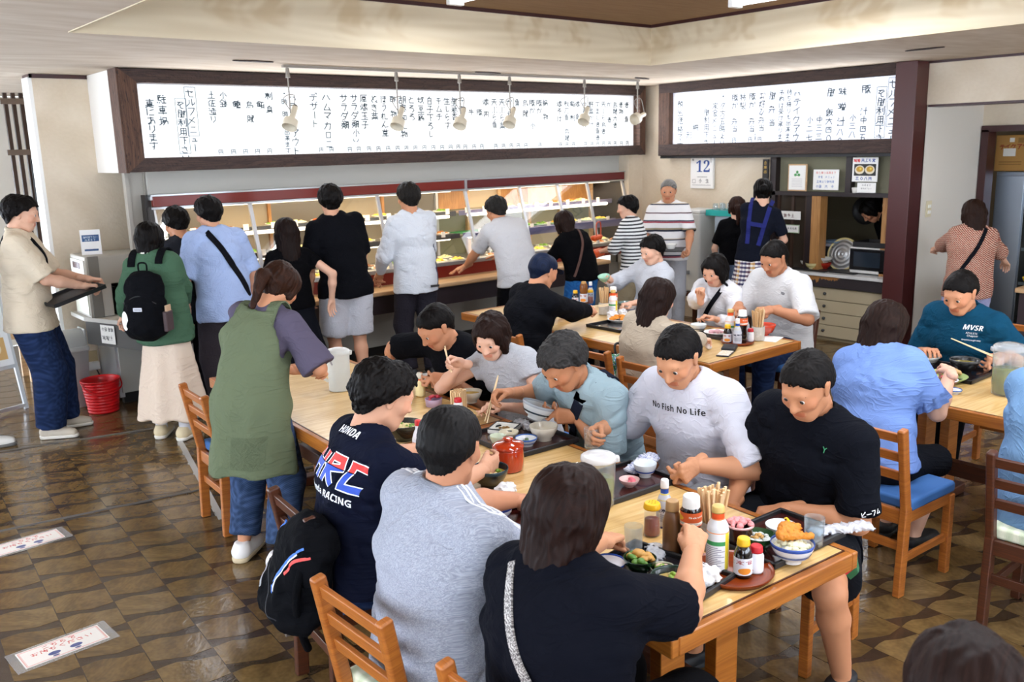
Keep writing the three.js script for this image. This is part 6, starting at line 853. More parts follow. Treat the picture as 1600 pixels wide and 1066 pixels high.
const s3 = person({ label: 'person with brown hair in dark tee and snakeskin strap at the table end', h: 1.64, fem: 1, w: 1.24, hd3: [1.465,1.1,-1.54], pos: [1.37, -1.49], yaw: PI / 2 + 0.12, seat: 0.44, lean: 15, head: [-4, 12], skin: 0xc48e6c, hair: { type: 'half', color: 0x26140f }, cell: 0.012, fine: 0.0035, hc: 0.0045, R: { at: [1.88, 0.875, -1.485], pose: 'pen', dir: [0.75, 0.45, -0.45], n: [0.4, -0.6, -0.6], hint: [-0.75, -0.8, 0.1] }, L: { at: [1.92, 0.78, -1.85], pose: 'bowl' }, top: { mat: cloth(0x0b0d16), hem: 0.06, sleeve: 0.82, ease: 0.036, sleeveEase: 0.04, fold: 0.014, cell: 0.009 }, bottom: { kind: 'trousers', mat: black, ease: 0.03 } });
crossStrap(s3, 1, 0.026, std(0xffffff, 0.5, { map: dataTex(64, 64, (u, v) => { const k = per(u, v, 2.5, 2.5, 77); return k > 0.1 ? [196, 192, 188] : k > -0.25 ? [120, 114, 112] : [52, 48, 50]; }, [0.06, 0.06]) }), { low: 0.1, buckle: 13, buckleMat: M.steel });
// --- foreground table, far side ---
const TL = -PI / 2;
person({ label: 'person in black tee and black wrist watch at the far end of the table', h: 1.7, w: 1.06, hd3: [2.77,1.05,-3.975], pos: [3.1, -4.05], yaw: TL + 0.15, seat: 0.44, lean: 18, head: [-10, 16], skin: tan, hair: { type: 'crop', color: HB }, L: { at: [2.74, 0.79, -3.82], pose: 'bowl', dir: [-0.95, 0.1, -0.3], n: [0.1, -0.1, -1], hint: [0.6, -0.7, -0.3] }, R: { at: [2.86, 0.745, -4.62], pose: 'relax', hint: [-0.8, -0.2, 0.1] }, top: { mat: blackT, hem: 0.06, sleeve: 0.95, ease: 0.03, sleeveEase: 0.032, fold: 0.012 }, bottom: { kind: 'trousers', mat: darkTr } });
{ const t = thing('wrist_watch', 'black watch on the left wrist of the black tee at the far end', 'watch', [2.775, 0.79, -3.83], 0.3); part(t, 'band', new THREE.TorusGeometry(0.032, 0.008, 6, 24).scale(1, 0.85, 1.8).rotateY(Math.PI / 2), M.black); part(t, 'dial', cyl(0.02, 0.018, 0.01, 0, 0.026, 0, 20), C(0x2a2c30, 0.2)); }
const s5 = person({ label: 'person in grey sleeveless knit raising chopsticks', h: 1.58, fem: 1, hd3: [2.76,1.07,-3.48], pos: [3.04, -3.5], yaw: TL + 0.25, seat: 0.44, lean: 16, head: [15, 14], skin: pale, hair: { type: 'bob', color: 0x2a1812 }, R: { at: [2.66, 0.93, -3.6], pose: 'pen', dir: [-0.9, 0.3, -0.2], n: [0.1, -0.5, 0.8], hint: [-0.7, -0.7, -0.2] }, L: { at: [2.7, 0.75, -3.32], pose: 'relax' }, top: { name: 'knit_vest', mat: heather(0xa6a8ae, 0xbcbec4), hem: 0.06, sleeve: 0.3, ease: 0.03, sleeveEase: 0.03, vneck: 1, fold: 0.012 }, bottom: { kind: 'trousers', mat: darkTr } });
const s6 = person({ label: 'person in pale blue polo holding a bowl and chopsticks, dark strap across the chest', h: 1.68, hd3: [2.62,1.07,-2.8], pos: [2.98, -2.86], yaw: TL, seat: 0.44, lean: 20, head: [0, 20], skin: 0xb67e5c, hair: { type: 'short', color: 0x3c3a39 }, cell: 0.013, fine: 0.004, hc: 0.005, R: { at: [2.63, 0.86, -3.18], pose: 'pen', dir: [-0.8, 0.1, -0.1], n: [0.1, -0.7, 0.6], hint: [-0.9, -0.5, -0.1] }, L: { at: [2.72, 0.8, -2.82], pose: 'bowl', dir: [-0.85, 0.15, -0.45], n: [-0.3, 0.25, -0.9], hint: [0.8, -0.6, -0.2] }, top: { name: 'polo_shirt', mat: cloth(0x8fa4ac), hem: 0.06, sleeve: 0.85, ease: 0.03, sleeveEase: 0.034, fold: 0.014, cell: 0.01, collar: 1 }, bottom: { kind: 'trousers', mat: darkTr } });
crossStrap(s6, 1, 0.05, cloth(0x1a1e2c), { buckle: 2 });
const s7 = person({ label: 'person in white slogan tee with a ring, one fist on the table', h: 1.75, w: 1.04, hd3: [2.79,1.15,-2.3], pos: [3.02, -2.33], yaw: TL + 0.08, seat: 0.45, lean: 11, head: [8, 22], skin: 0xc08a68, hair: { type: 'crop', color: HB }, cell: 0.012, fine: 0.0031, hc: 0.0045, L: { at: [2.68, 0.765, -2.11], pose: 'fist', dir: [-0.95, -0.12, 0.12], n: [-0.1, -0.15, -1], hint: [0.7, -0.7, -0.3] }, R: { at: [2.66, 0.8, -2.62], pose: 'grip', dir: [-0.9, 0.0, 0.3], n: [0, -0.3, 0.95], hint: [-0.6, -0.7, -0.4] }, top: { mat: cloth(0xc2c3ce), hem: 0.1, sleeve: 0.95, ease: 0.034, sleeveEase: 0.042, sleeveFlare: 0.008, fold: 0.012, cell: 0.0095 }, bottom: { kind: 'trousers', mat: heather(0x8a8c92, 0xa2a4aa) } });
print(s7, s7.chest.clone().add(V(0.0, 0.045, 0)), V(0.05, 0.05, 1), 0.3, 0.05, clearTex(512, 84, (c) => { c.fillStyle = '#14151a'; c.font = 'bold 62px sans-serif'; c.fillText('No Fish No Life', 14, 62, 484); }));
const s8 = person({ label: 'person in black tee and black shorts with one bare leg showing under the table end', h: 1.73, w: 1.06, hd3: [2.83,1.13,-1.735], pos: [3.0, -1.82], yaw: TL + 0.05, seat: 0.45, lean: 8, head: [0, 22], skin: 0xb8805e, hair: { type: 'crop', color: HB }, cell: 0.012, fine: 0.004, hc: 0.0045, L: { at: [2.78, 0.66, -1.76], pose: 'relax', dir: [-0.8, -0.1, -0.6], n: [0, -1, 0], hint: [0.9, -0.5, -0.4] }, R: { at: [2.74, 0.62, -1.98], pose: 'relax', dir: [-0.9, -0.2, 0.2] }, legL: { at: [2.8, 0.085, -1.52] }, splay: 0.5, legR: { at: [2.55, 0.085, -2.0] }, top: { mat: cloth(0x0c0e15), hem: 0.08, sleeve: 0.86, ease: 0.03, sleeveEase: 0.032, sleeveFlare: 0.006, fold: 0.013, cell: 0.0095 }, bottom: { kind: 'shorts', mat: cloth(0x14161b), len: 0.82, ease: 0.035, flare: 1.2 }, shoes: { style: 'slip', color: 0x15181d, sole: 0x222428 } });
print(s8, s8.chest.clone().add(V(0.09, 0.04, 0)), V(0.25, 0.05, 1), 0.02, 0.03, clearTex(32, 48, (c) => { c.strokeStyle = '#3f9a6a'; c.lineWidth = 5; c.beginPath(); c.moveTo(6, 4); c.lineTo(16, 22); c.lineTo(27, 8); c.moveTo(16, 22); c.lineTo(14, 44); c.stroke(); }));
print(s8, s8.arm.L.sh.clone().lerp(s8.arm.L.el, 0.82), V(0.9, 0.2, 0.5), 0.09, 0.03, clearTex(128, 42, (c) => { c.strokeStyle = c.fillStyle = '#eceef0'; htext(c, 'ピ一フム', 8, 8, 24, 26, 28, 4); }));
print(s8, s8.leg.L.hp.clone().lerp(s8.leg.L.kn, 0.68), V(0.8, 0.55, 0.1), 0.1, 0.06, canvasTex(128, 80, (c) => { c.fillStyle = '#b8242c'; c.fillRect(0, 0, 128, 52); c.fillStyle = '#1f5a34'; c.fillRect(0, 52, 128, 28); c.fillStyle = '#f0e6e0'; c.font = 'bold 26px sans-serif'; c.fillText('REGAL', 18, 36, 92); }), 0.4, s8.bottom, s8.bottomF, 0.08);
// --- middle table ---
const s9 = person({ label: 'person in black jacket and navy cap eating with chopsticks', h: 1.7, w: 1.06, hd3: [4.18,1.15,-4.65], pos: [4.0, -4.68], yaw: PI / 2 - 0.1, seat: 0.44, lean: 20, head: [5, 18], skin: tan, hair: { type: 'cap', color: 0x1a2540 }, R: { at: [4.62, 0.81, -4.62], pose: 'pen', dir: [0.85, -0.05, -0.3], n: [-0.1, -0.7, -0.6] }, L: { at: [4.6, 0.78, -4.95], pose: 'bowl' }, top: { name: 'jacket', mat: cloth(0x0e0f14), hem: 0.06, sleeve: 1.9, ease: 0.034, sleeveEase: 0.034, fold: 0.014 }, bottom: { kind: 'trousers', mat: navyT } });
part(s9.root, 'cap_visor', new THREE.CylinderGeometry(0.085, 0.085, 0.006, 24, 1, false, -1.2, 2.4).scale(1, 1, 1.25).rotateX(0.2).translate(0, 0.055, 0.055).applyMatrix4(s9.HM), cloth(0x1a2540));
person({ label: 'person with long hair in cream jumper at the middle table', h: 1.6, fem: 1, hd3: [4.07,1.1,-3.5], pos: [3.98, -3.55], yaw: PI / 2 - 0.1, seat: 0.44, lean: 15, head: [0, 16], skin: pale, hair: { type: 'long', color: 0x2a1914 }, R: { at: [4.5, 0.78, -3.5] }, L: { at: [4.5, 0.78, -3.85] }, top: { name: 'jumper', mat: cloth(0xb3a592), hem: 0.06, sleeve: 1.9, ease: 0.04, sleeveEase: 0.045, fold: 0.012 }, bottom: { kind: 'trousers', mat: black } });
person({ label: 'person in grey sweatshirt lifting a green bowl', h: 1.58, fem: 1, hd3: [5.6,1.15,-4.9], pos: [5.7, -4.98], yaw: TL - 0.15, seat: 0.44, lean: 14, head: [0, 14], skin: pale, hair: { type: 'short', color: HB }, R: { at: [5.3, 0.93, -5.12], pose: 'bowl', dir: [-0.7, 0.2, 0.4], n: [-0.4, -0.2, 0.8], hint: [-0.8, -0.6, -0.2] }, L: { at: [5.2, 0.78, -4.75] }, top: { name: 'sweatshirt', mat: heather(0xb6bac2, 0xcaced6), hem: 0.06, sleeve: 1.6, ease: 0.038, sleeveEase: 0.038 }, bottom: { kind: 'trousers', mat: darkTr } });
const s12 = person({ label: 'person in white long sleeved top with dark strap and raised hand', h: 1.58, fem: 1, hd3: [5.42,1.07,-4.13], pos: [5.6, -4.2], yaw: TL + 0.1, seat: 0.44, lean: 12, head: [0, 14], skin: mid, hair: { type: 'bob', color: HB }, R: { at: [5.1, 0.92, -4.0], pose: 'fist', dir: [-0.3, 0.9, 0.2], n: [-0.8, -0.2, 0.3], hint: [-0.5, -0.8, 0] }, L: { at: [5.2, 0.76, -3.95], pose: 'relax' }, top: { mat: cloth(0xd2d2d6), hem: 0.06, sleeve: 1.85, ease: 0.036, sleeveEase: 0.04, fold: 0.014 }, bottom: { kind: 'trousers', mat: darkTr } });
crossStrap(s12, 1, 0.035, strapM);
const s13 = person({ label: 'person in plain white tee with small dark badge over a red bowl', h: 1.72, w: 1.1, hd3: [5.55,1.18,-3.71], pos: [5.75, -3.72], yaw: TL - 0.05, seat: 0.45, lean: 13, head: [0, 18], skin: 0xb47c5c, hair: { type: 'crop', color: HB }, cell: 0.014, L: { at: [5.36, 0.85, -3.58], pose: 'grip', dir: [-0.8, -0.1, -0.6], n: [-0.2, -0.7, -0.6], hint: [0.9, -0.5, -0.3] }, R: { at: [5.36, 0.84, -3.86], pose: 'grip', dir: [-0.8, -0.1, 0.5] }, top: { mat: cloth(0xc8c8c9), hem: 0.06, sleeve: 0.95, ease: 0.034, sleeveEase: 0.036, fold: 0.013 }, bottom: { kind: 'trousers', mat: jeans } });
print(s13, s13.chest.clone().add(V(0.075, 0.05, 0)), V(0.2, 0, 1), 0.035, 0.03, clearTex(48, 40, (c) => { c.fillStyle = '#4a4c54'; c.beginPath(); c.ellipse(24, 20, 20, 13, 0.3, 0, 7); c.fill(); c.strokeStyle = '#c8c8c8'; c.lineWidth = 3; c.strokeRect(14, 15, 20, 10); }));
// --- right hand table ---
const s14 = person({ label: 'person in blue blouse with frilled sleeves seen from behind', h: 1.6, fem: 1, w: 1.2, hd3: [4.09,1.12,-2.09], pos: [3.88, -2.02], yaw: PI / 2 - 0.05, seat: 0.44, lean: 14, head: [-4, 10], skin: pale, hair: { type: 'long', color: HBR }, cell: 0.012, hc: 0.005, fine: 0.004, R: { at: [4.25, 0.904, -1.843], pose: 'pen', dir: [0.7, 0.1, -0.5], n: [0.1, -0.8, -0.4], hint: [-0.35, -1, -0.1] }, L: { at: [4.45, 0.76, -2.25], pose: 'relax' }, legR: [-0.08, 0.085, 0.3], legL: [0.1, 0.085, 0.36], top: { name: 'blouse', mat: cloth(0x7390cc), hem: 0.02, sleeve: 0.72, ease: 0.036, sleeveEase: 0.05, sleeveFlare: -0.004, fold: 0.008, cell: 0.0095 }, bottom: { kind: 'skirt', mat: cloth(0x101218), len: 0.5 }, shoes: { style: 'slip', color: 0x101114, sole: 0x1c1c1e } });
for (const k of ['L', 'R']) { const a = s14.arm[k], d = a.el.clone().sub(a.sh).normalize(), c = a.sh.clone().lerp(a.el, 0.72), q = new THREE.Quaternion().setFromUnitVectors(UP, d), pr = []; const g = new THREE.CylinderGeometry(0.088, 0.078, 0.05, 48, 2, true), p = g.attributes.position; for (let i = 0; i < p.count; i++) { const an = Math.atan2(p.getZ(i), p.getX(i)), f = 1 + 0.1 * Math.sin(an * 11); p.setX(i, p.getX(i) * f); p.setZ(i, p.getZ(i) * f); } g.computeVertexNormals(); part(s14.top, 'frill', g.applyQuaternion(q).translate(c.x, c.y, c.z), cloth(0x7390cc, { side: THREE.DoubleSide })); }
const s15 = person({ label: 'person in teal polo shirt with white chest lettering holding chopsticks', h: 1.72, w: 1.08, hd3: [5.25,1.12,-2.26], pos: [5.45, -2.28], yaw: TL - 0.05, seat: 0.45, lean: 15, head: [0, 18], skin: tan, hair: { type: 'crop', color: HB }, cell: 0.013, L: { at: [5.28, 0.78, -2.0], pose: 'pen', dir: [-0.85, -0.1, -0.3], n: [0.2, -0.7, -0.6], hint: [0.4, -0.8, -0.3] }, R: { at: [5.2, 0.76, -2.4], pose: 'relax' }, top: { name: 'polo_shirt', mat: cloth(0x10405a), hem: 0.06, sleeve: 1.0, ease: 0.036, sleeveEase: 0.038, fold: 0.014, cell: 0.011, collar: 1 }, bottom: { kind: 'trousers', mat: black } });
print(s15, s15.chest.clone().add(V(0.08, 0.04, 0)), V(0.2, 0.05, 1), 0.13, 0.11, clearTex(200, 170, (c) => { c.fillStyle = '#e8ecf0'; c.font = 'italic bold 62px sans-serif'; c.fillText('MVSR', 10, 56, 180); c.font = '24px sans-serif'; c.fillText('ATHLETE', 44, 94, 110); c.fillText('Chapter', 54, 118, 90); c.font = '18px sans-serif'; c.fillText('Breakthrough way', 16, 154, 160); }));
person({ label: 'person in light blue shirt cut off by the right picture edge', h: 1.68, w: 1.05, pos: [3.86, -1.24], yaw: PI / 2, seat: 0.44, lean: 14, head: [0, 10], skin: mid, hair: { type: 'short', color: HB }, R: { at: [4.5, 0.78, -1.05] }, L: { at: [4.5, 0.78, -1.4] }, top: { mat: cloth(0x6f92b8), hem: 0.1, sleeve: 1.7, ease: 0.034, sleeveEase: 0.034, fold: 0.013 }, bottom: { kind: 'trousers', mat: jeans } });
person({ label: 'person whose brown hair fills the bottom right corner of the picture', h: 1.62, fem: 1, hd3: [1.275,1.165,-0.49], pos: [1.2, -0.44], yaw: 2.3, seat: 0.44, lean: 8, head: [0, 6], skin: pale, hair: { type: 'bob', color: 0x2a1a16 }, top: { mat: cloth(0x6a6470), hem: 0.06, sleeve: 1.5 }, bottom: { kind: 'trousers', mat: darkTr } });
chair('chair in front under the brown haired person at the bottom right corner', 1.34, -0.48, 2.3, M.chairdark, cushB);
// carried and hung bags
{
  const k = p2, t = thing('backpack', 'black backpack with a white tag and mesh pocket on the green sweatshirt', 'backpack', [k.o.pos[0], 0, k.o.pos[1]], k.o.yaw), bm = cloth(0x0c0d11), c = k.chest.clone().add(V(0, -0.12, -0.23));
  const F = makeField([P(V(0, c.y + 0.13, c.z + 0.02), V(0, c.y - 0.17, c.z - 0.01), 0.085, 0.1, { side: V(1, 0, 0), kx: 1.55 }), P(V(0, c.y - 0.02, c.z - 0.06), V(0, c.y - 0.14, c.z - 0.07), 0.06, 0.07, { side: V(1, 0, 0), kx: 1.7, k: 0.03 })], 0.01); postField(F, (x, y, z, f) => f + 0.007 * n3(x * 10, y * 14, z * 10)); part(t, 'body', meshField(F), bm);
  for (const sg of [-1, 1]) { const pts = [], nor = []; for (let i = 0; i <= 18; i++) { const a = lerp(-1.2, 1.5, i / 18), cc = k.chest.clone().addScaledVector(k.up1, 0.07).addScaledVector(k.ax, sg * 0.1), d = V(0, Math.cos(a) * 1.1, Math.sin(a)).normalize(), p = outTo(k.topF, cc, d).addScaledVector(d, 0.008); pts.push(p); nor.push(d); } part(t, 'strap', ribbonGeo(pts, nor, 0.05, 0.007, false), bm); }
  part(t, 'top_loop', tube([[-0.03, c.y + 0.2, c.z + 0.02], [-0.025, c.y + 0.26, c.z + 0.02], [0.025, c.y + 0.26, c.z + 0.02], [0.03, c.y + 0.2, c.z + 0.02]], 0.006), bm);
  const z = (x, y) => inTo(F, V(x, y, c.z - 0.3), V(0, 0, 1)).z - 0.002; const lb = part(t, 'label_patch', box(-0.04, 0.02, c.y - 0.045, c.y - 0.02, z(0, c.y - 0.03) - 0.004, z(0, c.y - 0.03)), C(0xc8ccd8, 0.5)); part(lb, 'print', new THREE.PlaneGeometry(0.055, 0.022).rotateY(Math.PI).translate(-0.01, c.y - 0.0325, z(0, c.y - 0.03) - 0.005), std(0xffffff, 0.5, { map: canvasTex(110, 44, (q) => { q.fillStyle = '#c8ccd8'; q.fillRect(0, 0, 110, 44); q.fillStyle = '#20242c'; q.font = 'italic bold 26px sans-serif'; q.fillText('Coleman', 6, 31, 98); }) }));
  part(t, 'tag', new THREE.CylinderGeometry(0.022, 0.03, 0.003, 16).scale(0.7, 1, 2.2).rotateX(Math.PI / 2).translate(0.09, c.y - 0.11, z(0.09, c.y - 0.11) - 0.006), M.white); part(t, 'charm', box(0.075, 0.1, c.y - 0.1, c.y - 0.07, z(0.09, c.y - 0.09) - 0.014, z(0.09, c.y - 0.09) - 0.008, 0.003), C(0xc83a28, 0.4)); part(t, 'zip', tube([[-0.12, c.y + 0.0, z(-0.11, c.y)], [0, c.y + 0.05, z(0, c.y + 0.05)], [0.12, c.y + 0.0, z(0.11, c.y)]], 0.004), M.black);
  part(t, 'side_pocket', bxc(0.03, 0.14, 0.1, 0.01).translate(-0.155, c.y - 0.13, c.z), std(0x4a3a3c, 0.6)); part(t, 'phone', bxc(0.012, 0.05, 0.07, 0.004).translate(-0.16, c.y - 0.045, c.z), C(0xc8a888, 0.4));
}
{
  const t = thing('shoulder_bag', 'black bag with blue white and red stripes hung on the dark chair', 'bag', [1.36, -0.02, -2.68], Math.PI / 2 - 0.1), bm = cloth(0x0a0b0f);
  const F = makeField([P(V(-0.02, 0.72, -0.06), V(0.04, 0.5, -0.12), 0.085, 0.105, { side: V(1, 0, 0), kx: 1.75 }), P(V(0.05, 0.48, -0.1), V(0.08, 0.42, -0.06), 0.075, 0.06, { side: V(1, 0, 0), kx: 1.5, k: 0.05 })], 0.009);
  postField(F, (x, y, z, f) => f + 0.012 * n3(x * 7, y * 8, z * 7 + 4) + 0.004 * n3(x * 22, y * 18, z * 20)); part(t, 'body', meshField(F), bm);
  const ln = (pts, w, c) => { const P2 = [], N2 = []; const cv = new THREE.CatmullRomCurve3(pts.map(([x, y]) => V(x, y, 0))); for (let i = 0; i <= 20; i++) { const q = cv.getPoint(i / 20), p = inTo(F, V(q.x, q.y, -0.6), V(0, 0, 1)); P2.push(p); N2.push(V(0, 0.1, -1)); } part(t, 'stripe', ribbonGeo(P2, N2, w, 0.003, false), C(c, 0.5)); };
  ln([[0.0, 0.56], [-0.03, 0.65], [-0.09, 0.72], [-0.13, 0.745]], 0.008, 0x2f6cc8); ln([[-0.012, 0.57], [-0.04, 0.655], [-0.095, 0.715]], 0.005, 0xe8e8ec); ln([[-0.055, 0.64], [-0.09, 0.69], [-0.145, 0.715]], 0.011, 0xd83a34); ln([[0.15, 0.6], [0.09, 0.55]], 0.009, 0xd0d2d8); ln([[0.17, 0.6], [0.1, 0.63], [0.0, 0.5], [-0.05, 0.48]], 0.004, 0x2a2c34); ln([[0.1, 0.76], [0.12, 0.72], [0.13, 0.69]], 0.01, 0x2f6cc8);
  part(t, 'strap', tube([[-0.08, 0.8, -0.05], [-0.12, 0.6, -0.16], [-0.06, 0.4, -0.13], [-0.02, 0.32, -0.1]], 0.014), bm); part(t, 'buckle', bxc(0.02, 0.05, 0.02, 0.004).rotateZ(0.6).translate(-0.05, 0.43, -0.175), M.steel);
}

{ const t = thing('shopping_bag', 'green blue and white patterned bag on the chair behind the cream jumper', 'bag', [4.12, 0.452, -3.86]); const F = makeField([P(V(-0.06, 0.07, 0), V(0.06, 0.07, 0), 0.07, 0.07), P(V(-0.05, 0.2, 0), V(0.05, 0.2, 0), 0.05, 0.05, { k: 0.08 })], 0.012); postField(F, (x, y, z, f) => Math.max(f + 0.012 * n3(x * 12, y * 12, z * 12), 0.001 - y)); part(t, 'body', meshField(F), std(0xffffff, 0.6, { map: dataTex(64, 64, (u, v) => { const k = per(u, v, 2, 2, 98); return k > 0.25 ? [40, 120, 70] : k > -0.05 ? [210, 214, 208] : k > -0.35 ? [30, 90, 170] : [70, 130, 80]; }, [0.3, 0.3]) })); part(t, 'handle', tube([[-0.04, 0.22, 0], [-0.02, 0.3, -0.03], [0.03, 0.3, -0.03], [0.05, 0.22, 0]], 0.008), M.black); }
// ---------- things on the tables ----------
const bowlG = (r, h, f = 0.45) => lathe([[0, 0.006], [r * f * 0.85, 0.006], [r * f * 0.9, 0], [r * f, 0], [r * f, 0.012], [r * 0.72, h * 0.32], [r * 0.93, h * 0.72], [r, h], [r * 0.965, h + 0.001], [r * 0.88, h * 0.72], [r * 0.66, h * 0.36], [r * 0.4, 0.018], [0, 0.016]], 32);
function bowl(label, x, z, r, h, col, o = {}) {
  const y = o.y ?? 0.7, t = thing(o.name ?? 'bowl', label, 'bowl', [x, y, z], o.turn ?? 0, o.group); if (o.tip) { t.rotation.x = o.tip[0]; t.rotation.z = o.tip[1]; }
  part(t, 'body', bowlG(r, h, o.foot), col?.isMaterial ? col : phys(col, 0.25, { clearcoat: 0.4 }));
  if (o.rim !== undefined) part(t, 'rim_band', lathe([[r * 0.97, h * 0.86], [r * 1.004, h * 0.98], [r * 0.985, h + 0.004], [r * 0.955, h + 0.001], [r * 0.93, h * 0.86]], 32), C(o.rim, 0.25));
  if (o.band !== undefined) part(t, 'stripe', lathe([[r * 0.8, h * 0.42], [r * 0.865, h * 0.53], [r * 0.86, h * 0.54], [r * 0.79, h * 0.43]], 32), C(o.band, 0.25));
  if (o.soup !== undefined) part(t, 'soup', cyl(r * 0.84, r * 0.88, 0.004, 0, h * 0.66, 0, 28), phys(o.soup, 0.12));
  for (const [n, c, k, sz, hh, rr_ = 0.85] of o.food ?? []) part(t, n, foodPile(r * rr_, hh, c, k, sz).translate(0, h * 0.62, 0), C(c, 0.5));
  return t;
}
const riceGeo = (r, h) => { const g = new THREE.SphereGeometry(r, 30, 14, 0, 6.2832, 0, 1.57), p = g.attributes.position; for (let i = 0; i < p.count; i++) { const k = 1 + 0.05 * n3(p.getX(i) * 110, p.getY(i) * 110, p.getZ(i) * 110) + 0.06 * n3(p.getX(i) * 45, p.getY(i) * 45, p.getZ(i) * 45); p.setXYZ(i, p.getX(i) * k, p.getY(i) * k * h / r, p.getZ(i) * k); } g.computeVertexNormals(); return g; };
function tray(label, x, z, w, d, turn, col = 0x2a1012) {
  const t = thing('meal_tray', label, 'tray', [x, 0.7, z], turn), m = phys(col, 0.25, { clearcoat: 0.5 }), e = M.black, h = 0.022;
  part(t, 'plate', box(-w / 2 + 0.012, w / 2 - 0.012, 0, 0.006, -d / 2 + 0.012, d / 2 - 0.012), m);
  part(t, 'rim', merge([bar([-w / 2 + 0.012, 0.002, -d / 2 + 0.012], [-w / 2, h, -d / 2], 0.004, 0.004), box(-w / 2, w / 2, 0.0, h, -d / 2, -d / 2 + 0.012, 0.004), box(-w / 2, w / 2, 0, h, d / 2 - 0.012, d / 2, 0.004), box(-w / 2, -w / 2 + 0.012, 0, h, -d / 2, d / 2, 0.004), box(w / 2 - 0.012, w / 2, 0, h, -d / 2, d / 2, 0.004)]), e); return t;
}
function bottle(label, x, z, prof, mat_, o = {}) { // profile [r, y]; label band [y0, y1, r, texture or colour]; cap [y0, y1, r, colour]
  const t = thing(o.name ?? 'bottle', label, 'bottle', [x, o.y ?? 0.7, z], o.turn ?? 0.6);
  part(t, 'body', lathe([[0, 0], ...prof], 24), mat_);
  if (o.fill) part(t, 'sauce', lathe([[0, 0.003], ...o.fill[0].map(([r, y]) => [r - 0.0015, y]), [0, o.fill[0].at(-1)[1]]], 20), C(o.fill[1], 0.3));
  for (const b of o.bands ?? []) part(t, b[4] ?? 'label', lathe([[b[2], b[0]], [b[5] ?? b[2], b[1]]], 24), b[3].isTexture ? std(0xffffff, 0.45, { map: b[3] }) : C(b[3], 0.4));
  const c = o.cap; if (c) { const cp = part(t, 'cap', lathe([[0, c[0]], [c[2], c[0]], [c[2] * 1.02, c[0] + 0.004], [c[2] * 0.94, c[1] - 0.004], [c[2] * 0.8, c[1]], [0, c[1]]], 24), C(c[3], 0.4)); }
  return t;
}
function wipe(label, x, z, s, y = 0.7, turn = 0) { const F = makeField([P(V(-s * 0.5, 0.02, 0), V(s * 0.4, 0.022, s * 0.2), 0.02, 0.024, { k: 0.03 }), P(V(-s * 0.1, 0.03, -s * 0.4), V(s * 0.1, 0.03, s * 0.5), 0.024, 0.02, { k: 0.03 })], 0.005); postField(F, (x1, y1, z1, f) => Math.max(f + 0.009 * n3(x1 * 40 + x, y1 * 40, z1 * 40) + 0.004 * n3(x1 * 90, y1 * 90 + z, z1 * 90), 0.001 - y1)); return solo('hand_towel', label, 'towel', meshField(F), std(0xdcdcde, 0.9), [x, y, z], turn); }
function wrap(label, x, z, l, turn, y = 0.7) { const F = makeField([P(V(-l / 2, 0.012, 0), V(l / 2, 0.012, 0), 0.011, 0.012, { side: V(0, 0, 1), kx: 2.4 })], 0.005); postField(F, (a, b, c, f) => Math.max(f + 0.006 * n3(a * 50, b * 60 + x, c * 50), 0.001 - b)); return solo('wrapper', label, 'wrapper', meshField(F), phys(0xe6e8ee, 0.2, { transmission: 0.5, thickness: 0 }), [x, y, z], turn); }
const gfrom = (x, z, y = 0.7) => [x, y, z];
function glass(label, x, z, r, h, water, y = 0.7) { const t = thing('drinking_glass', label, 'glass', [x, y, z]); part(t, 'body', lathe([[0, 0.002], [r * 0.86, 0], [r * 0.9, 0.004], [r, h], [r - 0.0016, h], [r * 0.87, 0.008], [0, 0.008]], 28), M.clear); if (water) part(t, 'water', lathe([[0, 0.009], [r * 0.86, 0.009], [r * 0.9 + (r * 0.1) * water, h * water], [0, h * water]], 24), phys(0xeaf2f6, 0.02, { transmission: 0.95, thickness: 0, ior: 1.33 })); return t; }
const printTex = (bg, fn) => canvasTex(256, 160, (c) => { c.fillStyle = bg; c.fillRect(0, 0, 256, 160); fn(c); });
const lines = (c, col, x, y, n, w, g = 8) => { c.fillStyle = col; for (let i = 0; i < n; i++) c.fillRect(x, y + i * g, w * (0.7 + 0.3 * ((i * 7) % 3) / 2), 3); };
function sticks(label, x, z, n, spread, y0 = 0.7, hold = true, r = 0.042, hh = 0.095) {
  const t = thing('chopstick_holder', label, 'holder', [x, y0, z]);
  part(t, 'pot', lathe([[0, 0.002], [r, 0], [r * 1.04, 0.01], [r * 0.98, hh * 0.3], [r * 1.05, hh * 0.6], [r * 1.02, hh], [r * 0.9, hh], [r * 0.86, 0.01], [0, 0.01]], 28), std(0xc8c4bc, 0.4, { bumpMap: noiseTex, bumpScale: 0.004 }));
  const m = [std(0xdcb98a, 0.6), std(0xe6c89c, 0.6), std(0xd2aa78, 0.6)];
  for (let i = 0; i < n; i++) { const a = i * 2.4, q = Math.sqrt((i + 0.5) / n), bx = Math.cos(a) * q * r * 0.7, bz = Math.sin(a) * q * r * 0.7, top = hh + rr(0.095, 0.125); part(t, 'chopsticks', bar([bx * 0.7, 0.015, bz * 0.7], [bx * (1 + spread), top, bz * (1 + spread)], 0.011, 0.006, 0.001), m[i % 3]); }
  return t;
}
